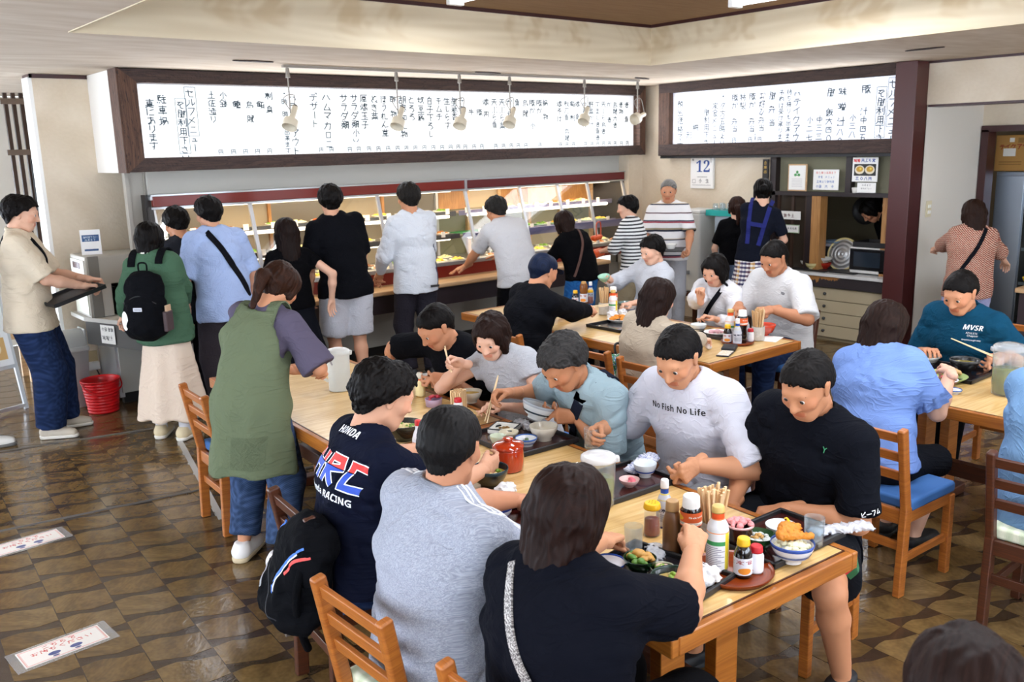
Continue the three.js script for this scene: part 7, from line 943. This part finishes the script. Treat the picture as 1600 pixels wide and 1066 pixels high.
// salted seasoning bottle, sauces and dressings shared by the tables
const dressTex = printTex('#e9e9ec', (c) => { lines(c, '#9a9aa6', 20, 60, 11, 90); c.fillStyle = '#3f9a58'; c.fillRect(0, 34, 256, 18); c.strokeStyle = '#c83a30'; c.strokeRect(24, 6, 80, 24); c.beginPath(); c.moveTo(40, 24); c.quadraticCurveTo(70, 4, 96, 14); c.stroke(); c.fillStyle = '#c8202a'; c.fillRect(20, 148, 70, 8); lines(c, '#8a8a9a', 140, 60, 11, 90); c.fillStyle = '#e8d23a'; c.fillRect(232, 0, 24, 160); });
const sauceTex = printTex('#e2622a', (c) => { c.fillStyle = '#f0c030'; c.beginPath(); c.arc(60, 66, 40, 0, 7); c.fill(); c.fillStyle = '#d8302a'; c.beginPath(); c.arc(56, 50, 16, 0, 7); c.fill(); c.fillStyle = '#f4efe4'; c.fillRect(0, 112, 256, 34); c.fillStyle = '#f4efe4'; c.font = 'bold 30px sans-serif'; c.fillText('Sauce', 120, 60); lines(c, '#444', 20, 118, 3, 160); });
const soyTex = printTex('#d6d9e2', (c) => { lines(c, '#5a64a0', 30, 20, 8, 110); c.fillStyle = '#222'; for (let i = 0; i < 14; i++) c.fillRect(40 + i * 6, 110, i % 3 ? 2 : 4, 36); c.fillStyle = '#e08a2a'; c.beginPath(); c.arc(190, 120, 30, 0, 7); c.fill(); c.strokeStyle = '#9a2a2a'; htext(c, '定食', 150, 20, 34, 36, 44, 4); });
const ponTex = printTex('#c8ccd8', (c) => { lines(c, '#46506a', 20, 14, 15, 100); c.strokeStyle = '#26304a'; htext(c, '味刺身', 130, 20, 30, 34, 36, 4); lines(c, '#46506a', 140, 70, 8, 90); c.fillStyle = '#c03030'; c.fillRect(10, 90, 14, 50); });
const saltTex = clearTex(256, 160, (c) => { c.fillStyle = '#e6e6ea'; c.fillRect(0, 0, 256, 160); c.strokeStyle = c.fillStyle = '#c8283a'; c.lineWidth = 8; c.beginPath(); c.arc(128, 74, 30, 0.3, 2.8); c.stroke(); c.fillRect(112, 50, 10, 12); c.fillRect(140, 50, 10, 12); c.fillRect(100, 130, 70, 12); });
const P_dress = [[0.032, 0.002], [0.034, 0.01], [0.034, 0.13], [0.031, 0.15], [0.019, 0.172], [0.018, 0.19]], P_sauce = [[0.03, 0], [0.034, 0.012], [0.034, 0.05], [0.027, 0.09], [0.034, 0.125], [0.034, 0.165], [0.026, 0.185]], P_soy = [[0.026, 0], [0.028, 0.008], [0.028, 0.075], [0.02, 0.095], [0.014, 0.105]], P_salt = [[0.021, 0], [0.023, 0.006], [0.023, 0.055], [0.018, 0.068], [0.019, 0.07]], P_pon = [[0.026, 0], [0.028, 0.008], [0.028, 0.08], [0.022, 0.105], [0.013, 0.125], [0.013, 0.14]];
const dress = (l, x, z, y, turn) => bottle(l, x, z, P_dress, std(0xdfe0e4, 0.35), { y, turn, bands: [[0.012, 0.13, 0.0345, dressTex], [0.13, 0.172, 0.0345, 0xe8862a, 'shoulder', 0.0195], [0.172, 0.192, 0.019, 0xe0501c, 'neck_band']], cap: [0.19, 0.212, 0.0205, 0xc9a860] });
const sauce = (l, x, z, y, turn) => bottle(l, x, z, P_sauce, phys(0x120a08, 0.12, { clearcoat: 1 }), { y, turn, bands: [[0.122, 0.168, 0.0348, sauceTex]], cap: [0.17, 0.218, 0.028, 0xeeeeec] });
const soy = (l, x, z, y, turn) => bottle(l, x, z, P_soy, phys(0x0e0807, 0.1, { clearcoat: 1 }), { y, turn, bands: [[0.012, 0.066, 0.0286, soyTex]], cap: [0.1, 0.125, 0.02, 0xe8b81c] });
const salt = (l, x, z, y, turn) => bottle(l, x, z, P_salt, std(0xe6e6e8, 0.35), { y, turn, bands: [[0.006, 0.056, 0.0234, saltTex]], cap: [0.066, 0.088, 0.0195, 0xc01824] });
const pon = (l, x, z, y, turn) => bottle(l, x, z, P_pon, std(0xc4cad6, 0.25), { y, turn, bands: [[0.012, 0.082, 0.0285, ponTex], [0.0, 0.01, 0.0278, 0x26307a, 'base_band'], [0.1, 0.122, 0.0235, 0xd8c83a, 'shoulder_label', 0.0145], [0.122, 0.142, 0.0138, 0x2150b0, 'neck_band']], cap: [0.14, 0.172, 0.0145, 0xf0f0f0] });
const chili = (l, x, z, y) => { const t = bottle(l, x, z, [[0.027, 0], [0.03, 0.006], [0.026, 0.085], [0.024, 0.1]], M.clear, { y, fill: [[[0.026, 0.003], [0.0285, 0.008], [0.0265, 0.058]], 0x8a2e12], cap: [0.096, 0.118, 0.029, 0xecb812] }); for (let i = 0; i < 7; i++) part(t, 'hole', cyl(0.0018, 0.0018, 0.001, i ? Math.cos(i * 1.047) * 0.012 : 0, 0.1178, i ? Math.sin(i * 1.047) * 0.012 : 0, 8), C(0x7a4a10, 0.6)); return t; };
function roundTray(label, x, z, r) { const t = thing('condiment_tray', label, 'tray', [x, 0.7, z]); part(t, 'disc', lathe([[0, 0], [r * 0.92, 0], [r, 0.016], [r * 0.985, 0.02], [r * 0.93, 0.008], [0, 0.007]], 40), std(0xffffff, 0.3, { map: M.tableEdge.map, color: 0xc88a58 })); return t; }
function jug(label, x, z, r, h, lvl, m, o = {}) {
  const t = thing('tea_jug', label, 'jug', [x, 0.7, z], o.turn ?? 0);
  part(t, 'body', lathe([[0, 0.003], [r * 0.93, 0], [r * 0.96, 0.006], [r * 1.02, h * 0.82], [r * 1.05, h * 0.86], [r * 1.02, h * 0.87], [r * 0.93, 0.009], [0, 0.009]], 32), m);
  part(t, 'tea', lathe([[0, 0.01], [r * 0.92, 0.01], [r * (0.93 + 0.06 * lvl), h * lvl], [0, h * lvl]], 28), o.tea ?? phys(0x7d8a14, 0.1, { transmission: 0.3, thickness: 0 }));
  part(t, 'lid', lathe([[r * 1.06, h * 0.86], [r * 1.08, h * 0.88], [r * 1.05, h * 0.94], [r * 0.9, h * 0.97], [r * 0.55, h * 0.975], [r * 0.5, h], [0, h]], 32), o.lid ?? m);
  part(t, 'handle', tube([[r * 0.98, h * 0.78, 0], [r * 1.7, h * 0.74, 0], [r * 1.75, h * 0.4, 0], [r * 0.98, h * 0.22, 0]], 0.009, 20, 8), m); part(t, 'spout', bxc(0.03, 0.025, 0.03, 0.008).translate(-r * 1.02, h * 0.88, 0), o.lid ?? m); return t;
}
// --- foreground table, right end ---
roundTray('round wooden tray holding dressing, soy and salt at the near table end', 2.145, -1.538, 0.125);
dress('tall dressing bottle with orange neck and green banded label on the round tray', 2.118, -1.578, 0.708, 0.4);
soy('small soy bottle with yellow cap at the near edge of the round tray', 2.142, -1.5, 0.708, 0.9);
salt('small white shaker with red cap on the round tray by the soy bottle', 2.192, -1.488, 0.708, 0.8);
sauce('dark sauce bottle with white cap and orange label behind the snakeskin strap wearer\'s hand', 2.128, -1.69, 0.7, 2.2);
bottle('brown paper labelled bottle half hidden behind the white capped sauce bottle', 2.115, -1.755, P_soy.map(([r, y]) => [r * 1.1, y * 1.5]), std(0x6e4a2c, 0.3), { cap: [0.15, 0.185, 0.022, 0xb08a5a] });
sticks('white pot of many splayed wooden chopsticks at the near table end', 2.247, -1.692, 34, 0.75);
{ const t = thing('pickle_pot', 'dark brown pot heaped with pink pickled ginger beside the chopstick pot', 'pot', [2.318, 0.7, -1.64]); part(t, 'pot', lathe([[0, 0.002], [0.036, 0], [0.04, 0.01], [0.043, 0.075], [0.04, 0.077], [0.036, 0.012], [0, 0.01]], 28), phys(0x2c1512, 0.2, { clearcoat: 0.5 })); part(t, 'ginger', foodPile(0.042, 0.02, 0, 26, 0.012).translate(0, 0.072, 0), C(0xd98a8c, 0.4)); part(t, 'rim', new THREE.TorusGeometry(0.043, 0.004, 8, 30).rotateX(Math.PI / 2).translate(0, 0.077, 0), C(0xdcb0b0, 0.4)); }
chili('glass chilli shaker with a yellow perforated cap', 2.178, -1.895, 0.7);
pon('blue and white seasoning bottle next to the chilli shaker', 2.265, -1.915, 0.7, 1.0);
glass('empty tumbler in front of the chilli shaker', 2.02, -1.835, 0.031, 0.1, 0.12);
tray('black tray under the bowls of the woman in the dark tee', 1.95, -1.68, 0.3, 0.38, 0.1, 0x1a181c);
bowl('green bowl of sliced fried food with greens on the black tray', 1.93, -1.727, 0.052, 0.05, 0x12361c, { y: 0.707, food: [['fried_slice', 0xb98a3e, 14, 0.016, 0.028], ['greens', 0x4c7a24, 7, 0.014, 0.03]] });
bowl('small dark bowl of pickled greens beside the noodle bowl', 1.95, -1.652, 0.038, 0.035, 0x20241e, { y: 0.707, rim: 0xb8b8a0, food: [['pickles', 0x7a9a34, 8, 0.012, 0.014], ['radish', 0xd8b8a8, 4, 0.012, 0.016]] });
bowl('large dark noodle bowl with pale broth in front of the dark tee', 1.886, -1.552, 0.072, 0.065, 0x16201e, { y: 0.707, rim: 0x243830, soup: 0xb8a060, food: [['noodles', 0xd8cc98, 16, 0.014, 0.012], ['scallion', 0x86a838, 8, 0.009, 0.02]] });
bowl('blue rimmed white dish at the back of the black tray', 1.865, -1.8, 0.055, 0.03, 0xe4e6ea, { y: 0.707, rim: 0x2a4a9a });
wipe('crumpled white hand towel on the corner of the black tray', 2.01, -1.545, 0.05, 0.71, 0.4);
wrap('torn clear wrapper behind the green bowl', 2.055, -1.775, 0.1, 0.6);
tray('brown tray with fried fish meal in front of the person in black shorts', 2.452, -1.583, 0.385, 0.265, -0.05, 0x3a1412);
{ const t = bowl('blue and white bowl of shredded cabbage with fried fish and a lemon slice', 2.336, -1.455, 0.068, 0.062, 0xd8dade, { y: 0.707, rim: 0x2f4f9c, band: 0x5c6c98, food: [['cabbage', 0xd9d8b8, 40, 0.012, 0.028]] });
  const f = makeField([P(V(-0.035, 0.09, -0.02), V(0.005, 0.1, -0.03), 0.016, 0.018), P(V(-0.01, 0.088, -0.005), V(0.055, 0.078, 0.03), 0.014, 0.01), P(V(0.0, 0.1, -0.03), V(0.04, 0.1, -0.012), 0.014, 0.012)], 0.005); postField(f, (x, y, z, q) => q + 0.005 * n3(x * 90, y * 90, z * 90)); part(t, 'fried_fish', meshField(f), C(0xc87a16, 0.55));
  part(t, 'lemon', new THREE.CylinderGeometry(0.026, 0.026, 0.007, 20, 1, false, 0, 3.3).rotateX(1.1).rotateY(0.5).translate(0.03, 0.1, -0.035), C(0xe8c020, 0.4)); }
bowl('green leaf patterned bowl with grated dressing on the brown tray', 2.334, -1.578, 0.056, 0.05, 0x1c4a24, { y: 0.707, foot: 0.5, food: [['whitebait', 0xc6ccc8, 34, 0.009, 0.008, 0.9], ['bonito', 0xc89a54, 6, 0.01, 0.016, 0.4]] });
bowl('empty white rice bowl with blue underside on the brown tray', 2.452, -1.572, 0.052, 0.05, 0xd8e0e6, { y: 0.707, band: 0x3a5aa8 });
glass('tumbler of water on the brown tray by the lemon', 2.492, -1.475, 0.033, 0.095, 0.6, 0.707);
wrap('clear wet towel wrapper hanging over the table edge by the water', 2.635, -1.46, 0.2, -0.5, 0.712);
// --- by the white slogan tee ---
tray('dark brown tray before the person in the white slogan tee', 2.45, -2.29, 0.36, 0.28, -0.06, 0x3a1512);
bowl('white tea cup with blue mark on the tray of the white slogan tee', 2.565, -2.27, 0.047, 0.055, 0xdfe6ea, { y: 0.707, foot: 0.5, band: 0x2f52a6 });
{ const t = thing('paper_towel', 'crumpled blue and white paper sleeve on the tray by the tea cup', 'paper', [2.63, 0.708, -2.36], 0.4); const F = makeField([P(V(-0.09, 0.012, 0), V(0.09, 0.016, 0.02), 0.014, 0.017, { side: V(0, 0, 1), kx: 2.2 })], 0.005); postField(F, (a, b, c, f) => Math.max(f + 0.007 * n3(a * 45, b * 50, c * 45), 0.001 - b)); part(t, 'sheet', meshField(F), std(0xffffff, 0.7, { map: dataTex(64, 64, (u, v) => (per(u, v, 4, 4, 93) > 0.25 ? [110, 124, 178] : [218, 220, 228]), [0.08, 0.08]) })); }
bowl('small pale pink dish at the edge of the tray of the white slogan tee', 2.44, -2.24, 0.04, 0.03, 0xd9b4b0, { y: 0.707, food: [['pickles', 0xc85a68, 6, 0.01, 0.01]] });
jug('clear lidded jug of green tea in the middle of the foreground table', 2.24, -2.21, 0.062, 0.2, 0.5, M.clear, { turn: 2.4, lid: phys(0xe8e8ea, 0.25, { transmission: 0.4, thickness: 0 }) });
glass('tumbler held by the person in the white slogan tee', 2.575, -2.58, 0.033, 0.09, 0.2, 0.745);
{ const t = thing('lidded_pot', 'glossy orange red lacquer pot with a lid', 'pot', [2.235, 0.7, -2.725]), m = phys(0xa8300e, 0.12, { clearcoat: 1, clearcoatRoughness: 0.05 }); part(t, 'body', lathe([[0, 0], [0.055, 0], [0.062, 0.006], [0.066, 0.04], [0.064, 0.09], [0.058, 0.1], [0, 0.1]], 36), m); part(t, 'lid', lathe([[0.066, 0.098], [0.066, 0.106], [0.05, 0.116], [0.02, 0.12], [0.018, 0.126], [0.024, 0.132], [0.02, 0.138], [0, 0.139]], 36), m); part(t, 'handle', tube([[0.05, 0.105, 0.03], [0.075, 0.1, 0.0], [0.05, 0.105, -0.03]], 0.006), m); }
bowl('black lacquer bowl of noodle soup left of the orange pot', 2.06, -2.63, 0.075, 0.075, 0x0e1216, { foot: 0.5, rim: 0x18303a, soup: 0x9a7a34, food: [['tofu', 0xd8c484, 8, 0.015, 0.012], ['scallion', 0x6a8c2a, 12, 0.008, 0.016]] });
tray('red brown lacquer tray with the rice bowl beside the grey shirt', 1.86, -2.26, 0.28, 0.36, 0.02, 0x4a1814);
{ const t = bowl('blue rimmed white bowl heaped with white rice', 1.855, -2.34, 0.062, 0.058, 0xd8dde2, { y: 0.707, rim: 0x203a8c, band: 0x203a8c, foot: 0.5 }); part(t, 'rice', riceGeo(0.055, 0.032).translate(0, 0.04, 0), C(0xe4e4dc, 0.6)); }
bowl('dark speckled dish of mushrooms beyond the rice bowl', 1.985, -2.4, 0.045, 0.035, 0x2c322c, { y: 0.7, food: [['mushroom', 0xa89878, 14, 0.012, 0.014]] });
wipe('white hand towel beyond the rice bowl', 2.03, -2.5, 0.04, 0.7, 1.2);
bowl('dark noodle bowl in front of the racing shirt', 2.14, -3.36, 0.085, 0.08, 0x121a18, { foot: 0.5, soup: 0xb09a58, food: [['noodles', 0xd6c48c, 14, 0.016, 0.01], ['scallion', 0x6f9a3c, 10, 0.009, 0.018]] });
bottle('pale patterned seasoning bottle by the racing shirt sleeve', 2.06, -3.12, P_pon, std(0xd8d4d8, 0.35), { bands: [[0.01, 0.08, 0.0286, soyTex]], cap: [0.14, 0.165, 0.015, 0xc82a2a] });
// --- by the blue polo ---
tray('dark tray with empty dishes before the person in the pale blue polo', 2.52, -2.98, 0.36, 0.4, -0.06, 0x34120f);
bowl('large white bowl at the near end of the tray of the blue polo', 2.585, -2.895, 0.066, 0.066, 0xe2dccc, { y: 0.707, foot: 0.55 });
bowl('small blue patterned dish beside the white bowl', 2.475, -2.89, 0.05, 0.034, 0xd6dade, { y: 0.707, foot: 0.6, rim: 0x345a9c, band: 0x4a6cb0, food: [['greens', 0x5c7050, 5, 0.009, 0.004, 0.5]] });
bowl('small cream dish behind the blue patterned one', 2.475, -3.01, 0.046, 0.036, 0xd8d0b8, { y: 0.707, foot: 0.6 });
{ const t = thing('square_dish', 'white square dish with a dark edge on the tray of the blue polo', 'dish', [2.53, 0.707, -3.11], 0.5); part(t, 'plate', merge([box(-0.055, 0.055, 0, 0.008, -0.055, 0.055, 0.003), box(-0.06, 0.06, 0.004, 0.026, -0.06, -0.053, 0.003), box(-0.06, 0.06, 0.004, 0.026, 0.053, 0.06, 0.003), box(-0.06, -0.053, 0.004, 0.026, -0.06, 0.06, 0.003), box(0.053, 0.06, 0.004, 0.026, -0.06, 0.06, 0.003)]), M.porcelain); part(t, 'edge_line', merge([box(-0.061, 0.061, 0.024, 0.028, -0.061, -0.056), box(-0.061, 0.061, 0.024, 0.028, 0.056, 0.061), box(-0.061, -0.056, 0.024, 0.028, -0.061, 0.061), box(0.056, 0.061, 0.024, 0.028, -0.061, 0.061)]), C(0x2a3236, 0.4)); part(t, 'scraps', foodPile(0.03, 0.006, 0, 6, 0.008).translate(0, 0.012, 0), C(0x8a6a3a, 0.5)); }
bowl('pale green cup at the left of the tray of the blue polo', 2.385, -2.98, 0.036, 0.045, 0xcdd6c0, { y: 0.707, foot: 0.6 });
wrap('clear wrapper on the tray of the blue polo', 2.64, -3.08, 0.14, 1.3, 0.708);
bowl('pale grey bowl with dark bands held tilted by the person in the blue polo', 2.59, -2.96, 0.078, 0.07, 0xc2c8cc, { y: 0.79, tip: [0.15, -0.3], rim: 0x9aa2aa, band: 0x22303c, food: [['leftovers', 0x6a4a34, 2, 0.008, 0.002, 0.3]] });
{ const m = C(0xe8cfa4, 0.6), c = (n, l, a, b) => { const t = thing('chopsticks', l, 'chopsticks', [0, 0, 0]); part(t, 'stick', bar(a, b, 0.007, 0.005, 0.002), m); part(t, 'stick', bar([a[0] + 0.012, a[1] + 0.008, a[2] - 0.012], [b[0] + 0.004, b[1] + 0.004, b[2] - 0.02], 0.007, 0.005, 0.002), m); };
  c(0, 'pale chopsticks in the hand of the person in the blue polo', [2.59, 0.935, -3.22], [2.5, 0.735, -3.2]); c(1, 'wooden chopsticks raised by the person in the grey knit', [2.6, 1.01, -3.66], [2.58, 0.9, -3.58]);
  c(2, 'wooden chopsticks of the person in the navy cap', [4.78, 0.835, -4.6], [4.55, 0.8, -4.82]); c(3, 'wooden chopsticks of the person in the teal shirt', [5.2, 0.78, -2.0], [5.13, 0.87, -2.22]); }
{ const t = thing('chopstick_bundle', 'square pack of standing wooden chopsticks in the middle of the foreground table', 'chopsticks', [2.62, 0.7, -3.58], 0.5); for (let i = 0; i < 7; i++) for (let j = 0; j < 5; j++) part(t, 'stick', box(-0.04 + i * 0.0115, -0.031 + i * 0.0115, 0, 0.1 + rr(-0.006, 0.006), -0.03 + j * 0.012, -0.022 + j * 0.012), (i + j) % 2 ? C(0xd9b483, 0.6) : C(0xe6c698, 0.6)); }
bowl('white bowl of yellow soup behind the pack of chopsticks', 2.74, -3.64, 0.062, 0.06, 0xdcd6c4, { foot: 0.55, soup: 0xd0a634 });
salt('white capped shaker in front of the pack of chopsticks', 2.555, -3.5, 0.7); 
bottle('orange capped slim bottle by the watch wearer', 2.62, -3.93, P_soy, C(0xe8d8a0, 0.4), { bands: [[0.06, 0.098, 0.0265, 0xd8501c, 'label', 0.0205]], cap: [0.1, 0.13, 0.017, 0xd8d4c4] });
{ const t = thing('pickle_tub', 'lilac tub of red pickles beside the pack of chopsticks', 'tub', [2.56, 0.7, -3.72]); part(t, 'tub', lathe([[0, 0], [0.04, 0], [0.046, 0.04], [0.043, 0.04], [0.037, 0.004], [0, 0.004]]), C(0xb09ab4, 0.4)); part(t, 'pickles', foodPile(0.042, 0.02, 0, 14, 0.012).translate(0, 0.032, 0), C(0xa82838, 0.4)); }
bowl('white bowl in front of the black tee at the far end', 2.76, -4.1, 0.062, 0.055, 0xd8d8d4, {});
jug('frosted jug one third full of green tea beside the waitress', 2.37, -4.36, 0.062, 0.24, 0.4, phys(0xf0f2f0, 0.45, { transmission: 0.55, thickness: 0 }), { turn: 2.6, tea: phys(0x7c8c12, 0.3) });
// --- middle table ---
sticks('white pot of wooden chopsticks at the far half of the middle table', 5.02, -4.88, 14, 0.35);
dress('dressing bottle with white label at the far half of the middle table', 4.99, -4.755, 0.7, 0.4); sauce('dark sauce bottle with orange label beside the far dressing bottle', 5.08, -4.84, 0.7, 2.0);
bottle('brown sauce bottle with gold cap at the far end of the middle table', 5.21, -5.3, P_sauce, std(0x7a4a22, 0.25), { bands: [[0.03, 0.1, 0.0348, soyTex]], cap: [0.18, 0.2, 0.022, 0xc0904a] }); soy('small soy bottle with yellow cap at the far end of the middle table', 5.17, -5.36, 0.7); chili('yellow capped chilli shaker beside the gold capped bottle', 5.3, -5.32, 0.7); pon('blue necked seasoning bottle at the far end of the middle table', 5.37, -5.38, 0.7);
tray('dark tray with a fried dish in the middle of the table by the queue', 4.72, -4.46, 0.3, 0.34, 0, 0x202024);
{ const t = thing('food_plate', 'white plate of orange fried food on the dark tray', 'plate', [4.85, 0.707, -4.56]); part(t, 'plate', plateGeo.clone().scale(1.05, 1, 1.05), M.porcelain); part(t, 'fried_food', foodPile(0.07, 0.045, 0, 22, 0.02), C(0xd8861a, 0.5)); }
bowl('white bowl with blue mark beside the far dressing bottle', 5.22, -4.8, 0.056, 0.055, 0xd8dade, { band: 0x4a62a8 }); bowl('teal grey soup bowl in front of the grey sweatshirt', 5.36, -4.95, 0.075, 0.045, 0x6e8480, {}); bowl('green bowl lifted by the person in the grey sweatshirt', 5.2, -5.05, 0.05, 0.045, 0x9cc8b0, { y: 0.93, tip: [0.1, 0.3] }); bowl('dark grey bowl in front of the navy cap', 4.82, -4.98, 0.07, 0.05, 0x3c4446, {});
wipe('white hand towel between the chopstick pot and the fried dish', 4.95, -4.72, 0.04, 0.7, 0.3); wipe('second white hand towel beside the far chopstick pot', 5.06, -4.72, 0.035, 0.7, 1.6);
roundTray('round wooden tray of sauces at the near end of the middle table', 4.86, -3.5, 0.11);
pon('blue necked seasoning bottle on the round tray of the middle table', 4.8, -3.46, 0.708, 1.2); sauce('dark sauce bottle with white cap on the round tray of the middle table', 4.865, -3.47, 0.708, 2.4); dress('orange necked dressing bottle at the back of the round tray of the middle table', 4.87, -3.57, 0.708, 0.5); soy('yellow capped soy bottle at the left of the round tray of the middle table', 4.79, -3.53, 0.708); salt('red capped shaker beside the chopstick pot of the middle table', 4.93, -3.45, 0.708);
sticks('white ridged pot of chopsticks at the near end of the middle table', 5.03, -3.46, 22, 0.5);
bowl('red lacquer bowl with a white inside in front of the plain white tee', 5.19, -3.52, 0.075, 0.075, 0xb23a24, { foot: 0.4, rim: 0xc84028, soup: 0xd8d4cc });
{ const t = thing('wallet', 'black wallet lying at the near edge of the middle table', 'wallet', [4.665, 0.7, -3.42], 0.5); part(t, 'body', box(-0.06, 0.06, 0, 0.028, -0.045, 0.045, 0.01), C(0x16171c, 0.5)); part(t, 'flap', box(-0.061, 0.061, 0.014, 0.02, -0.046, 0.04, 0.003), C(0x24252c, 0.5)); }
{ const t = thing('phone', 'phone in a pale floral case beside the black wallet', 'phone', [4.54, 0.7, -3.36], 0.4); part(t, 'body', box(-0.075, 0.075, 0, 0.009, -0.04, 0.04, 0.004), C(0x1c2434, 0.3)); part(t, 'case_print', box(-0.07, 0.07, 0.009, 0.0105, -0.036, 0.036), std(0xffffff, 0.4, { map: dataTex(64, 64, (u, v) => (per(u, v, 3, 3, 95) > 0.35 ? [196, 150, 70] : [222, 220, 214]), [0.1, 0.1]) })); }
{ const F = makeField([P(V(-0.06, 0.02, 0), V(0.06, 0.02, 0), 0.02, 0.02)], 0.006); solo('rolled_towel', 'rolled white towel left of the black wallet', 'towel', meshField(F), std(0xdfdfe0, 0.9), [4.62, 0.7, -3.56], 0.8); }
bowl('dark dish with an orange egg near the wallet', 4.72, -3.68, 0.045, 0.03, 0x24322a, { food: [['egg', 0xc8743a, 1, 0.03, 0.012, 0.05]] }); bowl('white bowl with grey stripes in front of the white long sleeves', 4.98, -3.92, 0.058, 0.055, 0xd4d8d8, { band: 0x56607a }); tray('small black tray of pink food in front of the white long sleeves', 4.95, -3.74, 0.2, 0.26, 0, 0x18181c);
{ const t = thing('food_plate', 'white plate of pink food on the small black tray', 'plate', [4.95, 0.707, -3.74]); part(t, 'plate', plateGeo, M.porcelain); part(t, 'food', foodPile(0.06, 0.03, 0, 12, 0.018), C(0xc89aa0, 0.5)); }
solo('paper_napkin', 'flat white paper napkin under the red lacquer bowl', 'napkin', box(-0.09, 0.09, 0, 0.0015, -0.06, 0.06), M.white, [5.12, 0.7, -3.42], 0.3);
// --- right hand table ---
jug('clear jug of green tea with a lid at the right picture edge', 4.79, -1.79, 0.075, 0.27, 0.5, M.clear, { turn: -0.9, lid: phys(0xf0f2f4, 0.12, { transmission: 0.7, thickness: 0 }) });
tray('dark tray in front of the teal shirt', 5.02, -2.2, 0.34, 0.42, 0, 0x1c1316);
bowl('grey bowl with dark stripes in front of the teal shirt', 5.05, -2.34, 0.075, 0.06, 0x8c8f8c, { y: 0.707, rim: 0xa8aaa6, band: 0x2a2c30, soup: 0xc8c8c0 }); bowl('black noodle soup bowl under the chopsticks of the teal shirt', 5.08, -2.13, 0.08, 0.07, 0x15181a, { y: 0.707, rim: 0x3a3c3e, soup: 0x9a8c50 });
{ let t = thing('food_plate', 'plate of cabbage salad and fried slices on the right hand table', 'plate', [4.84, 0.7, -2.13]); part(t, 'plate', plateGeo.clone().scale(1.35, 1.2, 1.35), C(0x9ab070, 0.4)); part(t, 'salad', foodPile(0.075, 0.05, 0, 26, 0.022).translate(-0.02, 0.005, 0), C(0x9fb05a, 0.5)); part(t, 'fried_slices', foodPile(0.05, 0.045, 0, 12, 0.02).translate(0.05, 0.01, 0.02), C(0xc8a06a, 0.5));
  t = thing('food_dish', 'bowl of red sashimi beside the blue blouse', 'dish', [4.72, 0.7, -2.07]); part(t, 'plate', bowlG(0.062, 0.04, 0.5), phys(0x7a4a4a, 0.3)); for (let i = 0; i < 8; i++) part(t, 'slice', bxc(0.04, 0.008, 0.024, 0.003).rotateZ(0.5).rotateY(i * 0.8).translate(Math.cos(i * 0.8) * 0.022, 0.042 + 0.002 * i, Math.sin(i * 0.8) * 0.022), C(i % 2 ? 0xb83444 : 0xc85058, 0.3)); part(t, 'rim', new THREE.TorusGeometry(0.06, 0.004, 8, 28).rotateX(Math.PI / 2).translate(0, 0.04, 0), C(0xd8dce2, 0.3));
  t = thing('food_dish', 'square white dish of orange stew at the left of the dark tray', 'dish', [4.92, 0.708, -2.37], 0.3); part(t, 'plate', box(-0.05, 0.05, 0, 0.02, -0.05, 0.05, 0.006), M.porcelain); part(t, 'stew', foodPile(0.036, 0.016, 0, 10, 0.014).translate(0, 0.02, 0), C(0xb85a20, 0.4)); }
bowl('small white saucer near the hand of the blue blouse', 4.62, -1.98, 0.04, 0.02, 0xdadcde, { foot: 0.6, rim: 0x3a5ca0 });
// bowls on the pass counter and the counter by the doorway
bowl('red bowl among the stacked bowls on the pass counter', 8.4, -5.0, 0.07, 0.06, 0xa82a1c, { y: 0.704 }); bowl('white bowl on top of the red bowl on the pass counter', 8.4, -5.0, 0.075, 0.05, 0xdcdcd6, { y: 0.768 }); bowl('yellow patterned cream bowl at the front of the pass counter tray', 8.29, -5.08, 0.066, 0.06, 0xd8cf9a, { y: 0.704, band: 0xa89a4a }); bowl('plain white bowl at the back of the pass counter tray', 8.38, -5.2, 0.066, 0.07, 0xdcdad2, { y: 0.704 });
bowl('bright yellow bowl on the side counter at the right picture edge', 8.2, -2.93, 0.09, 0.07, 0xd8b80a, { y: 0.751 }); bowl('black and white patterned bowl behind the yellow bowl', 8.45, -2.85, 0.08, 0.06, 0x3a3c3e, { y: 0.751, rim: 0xc8c8c8 });
renderer.render(scene, camera);
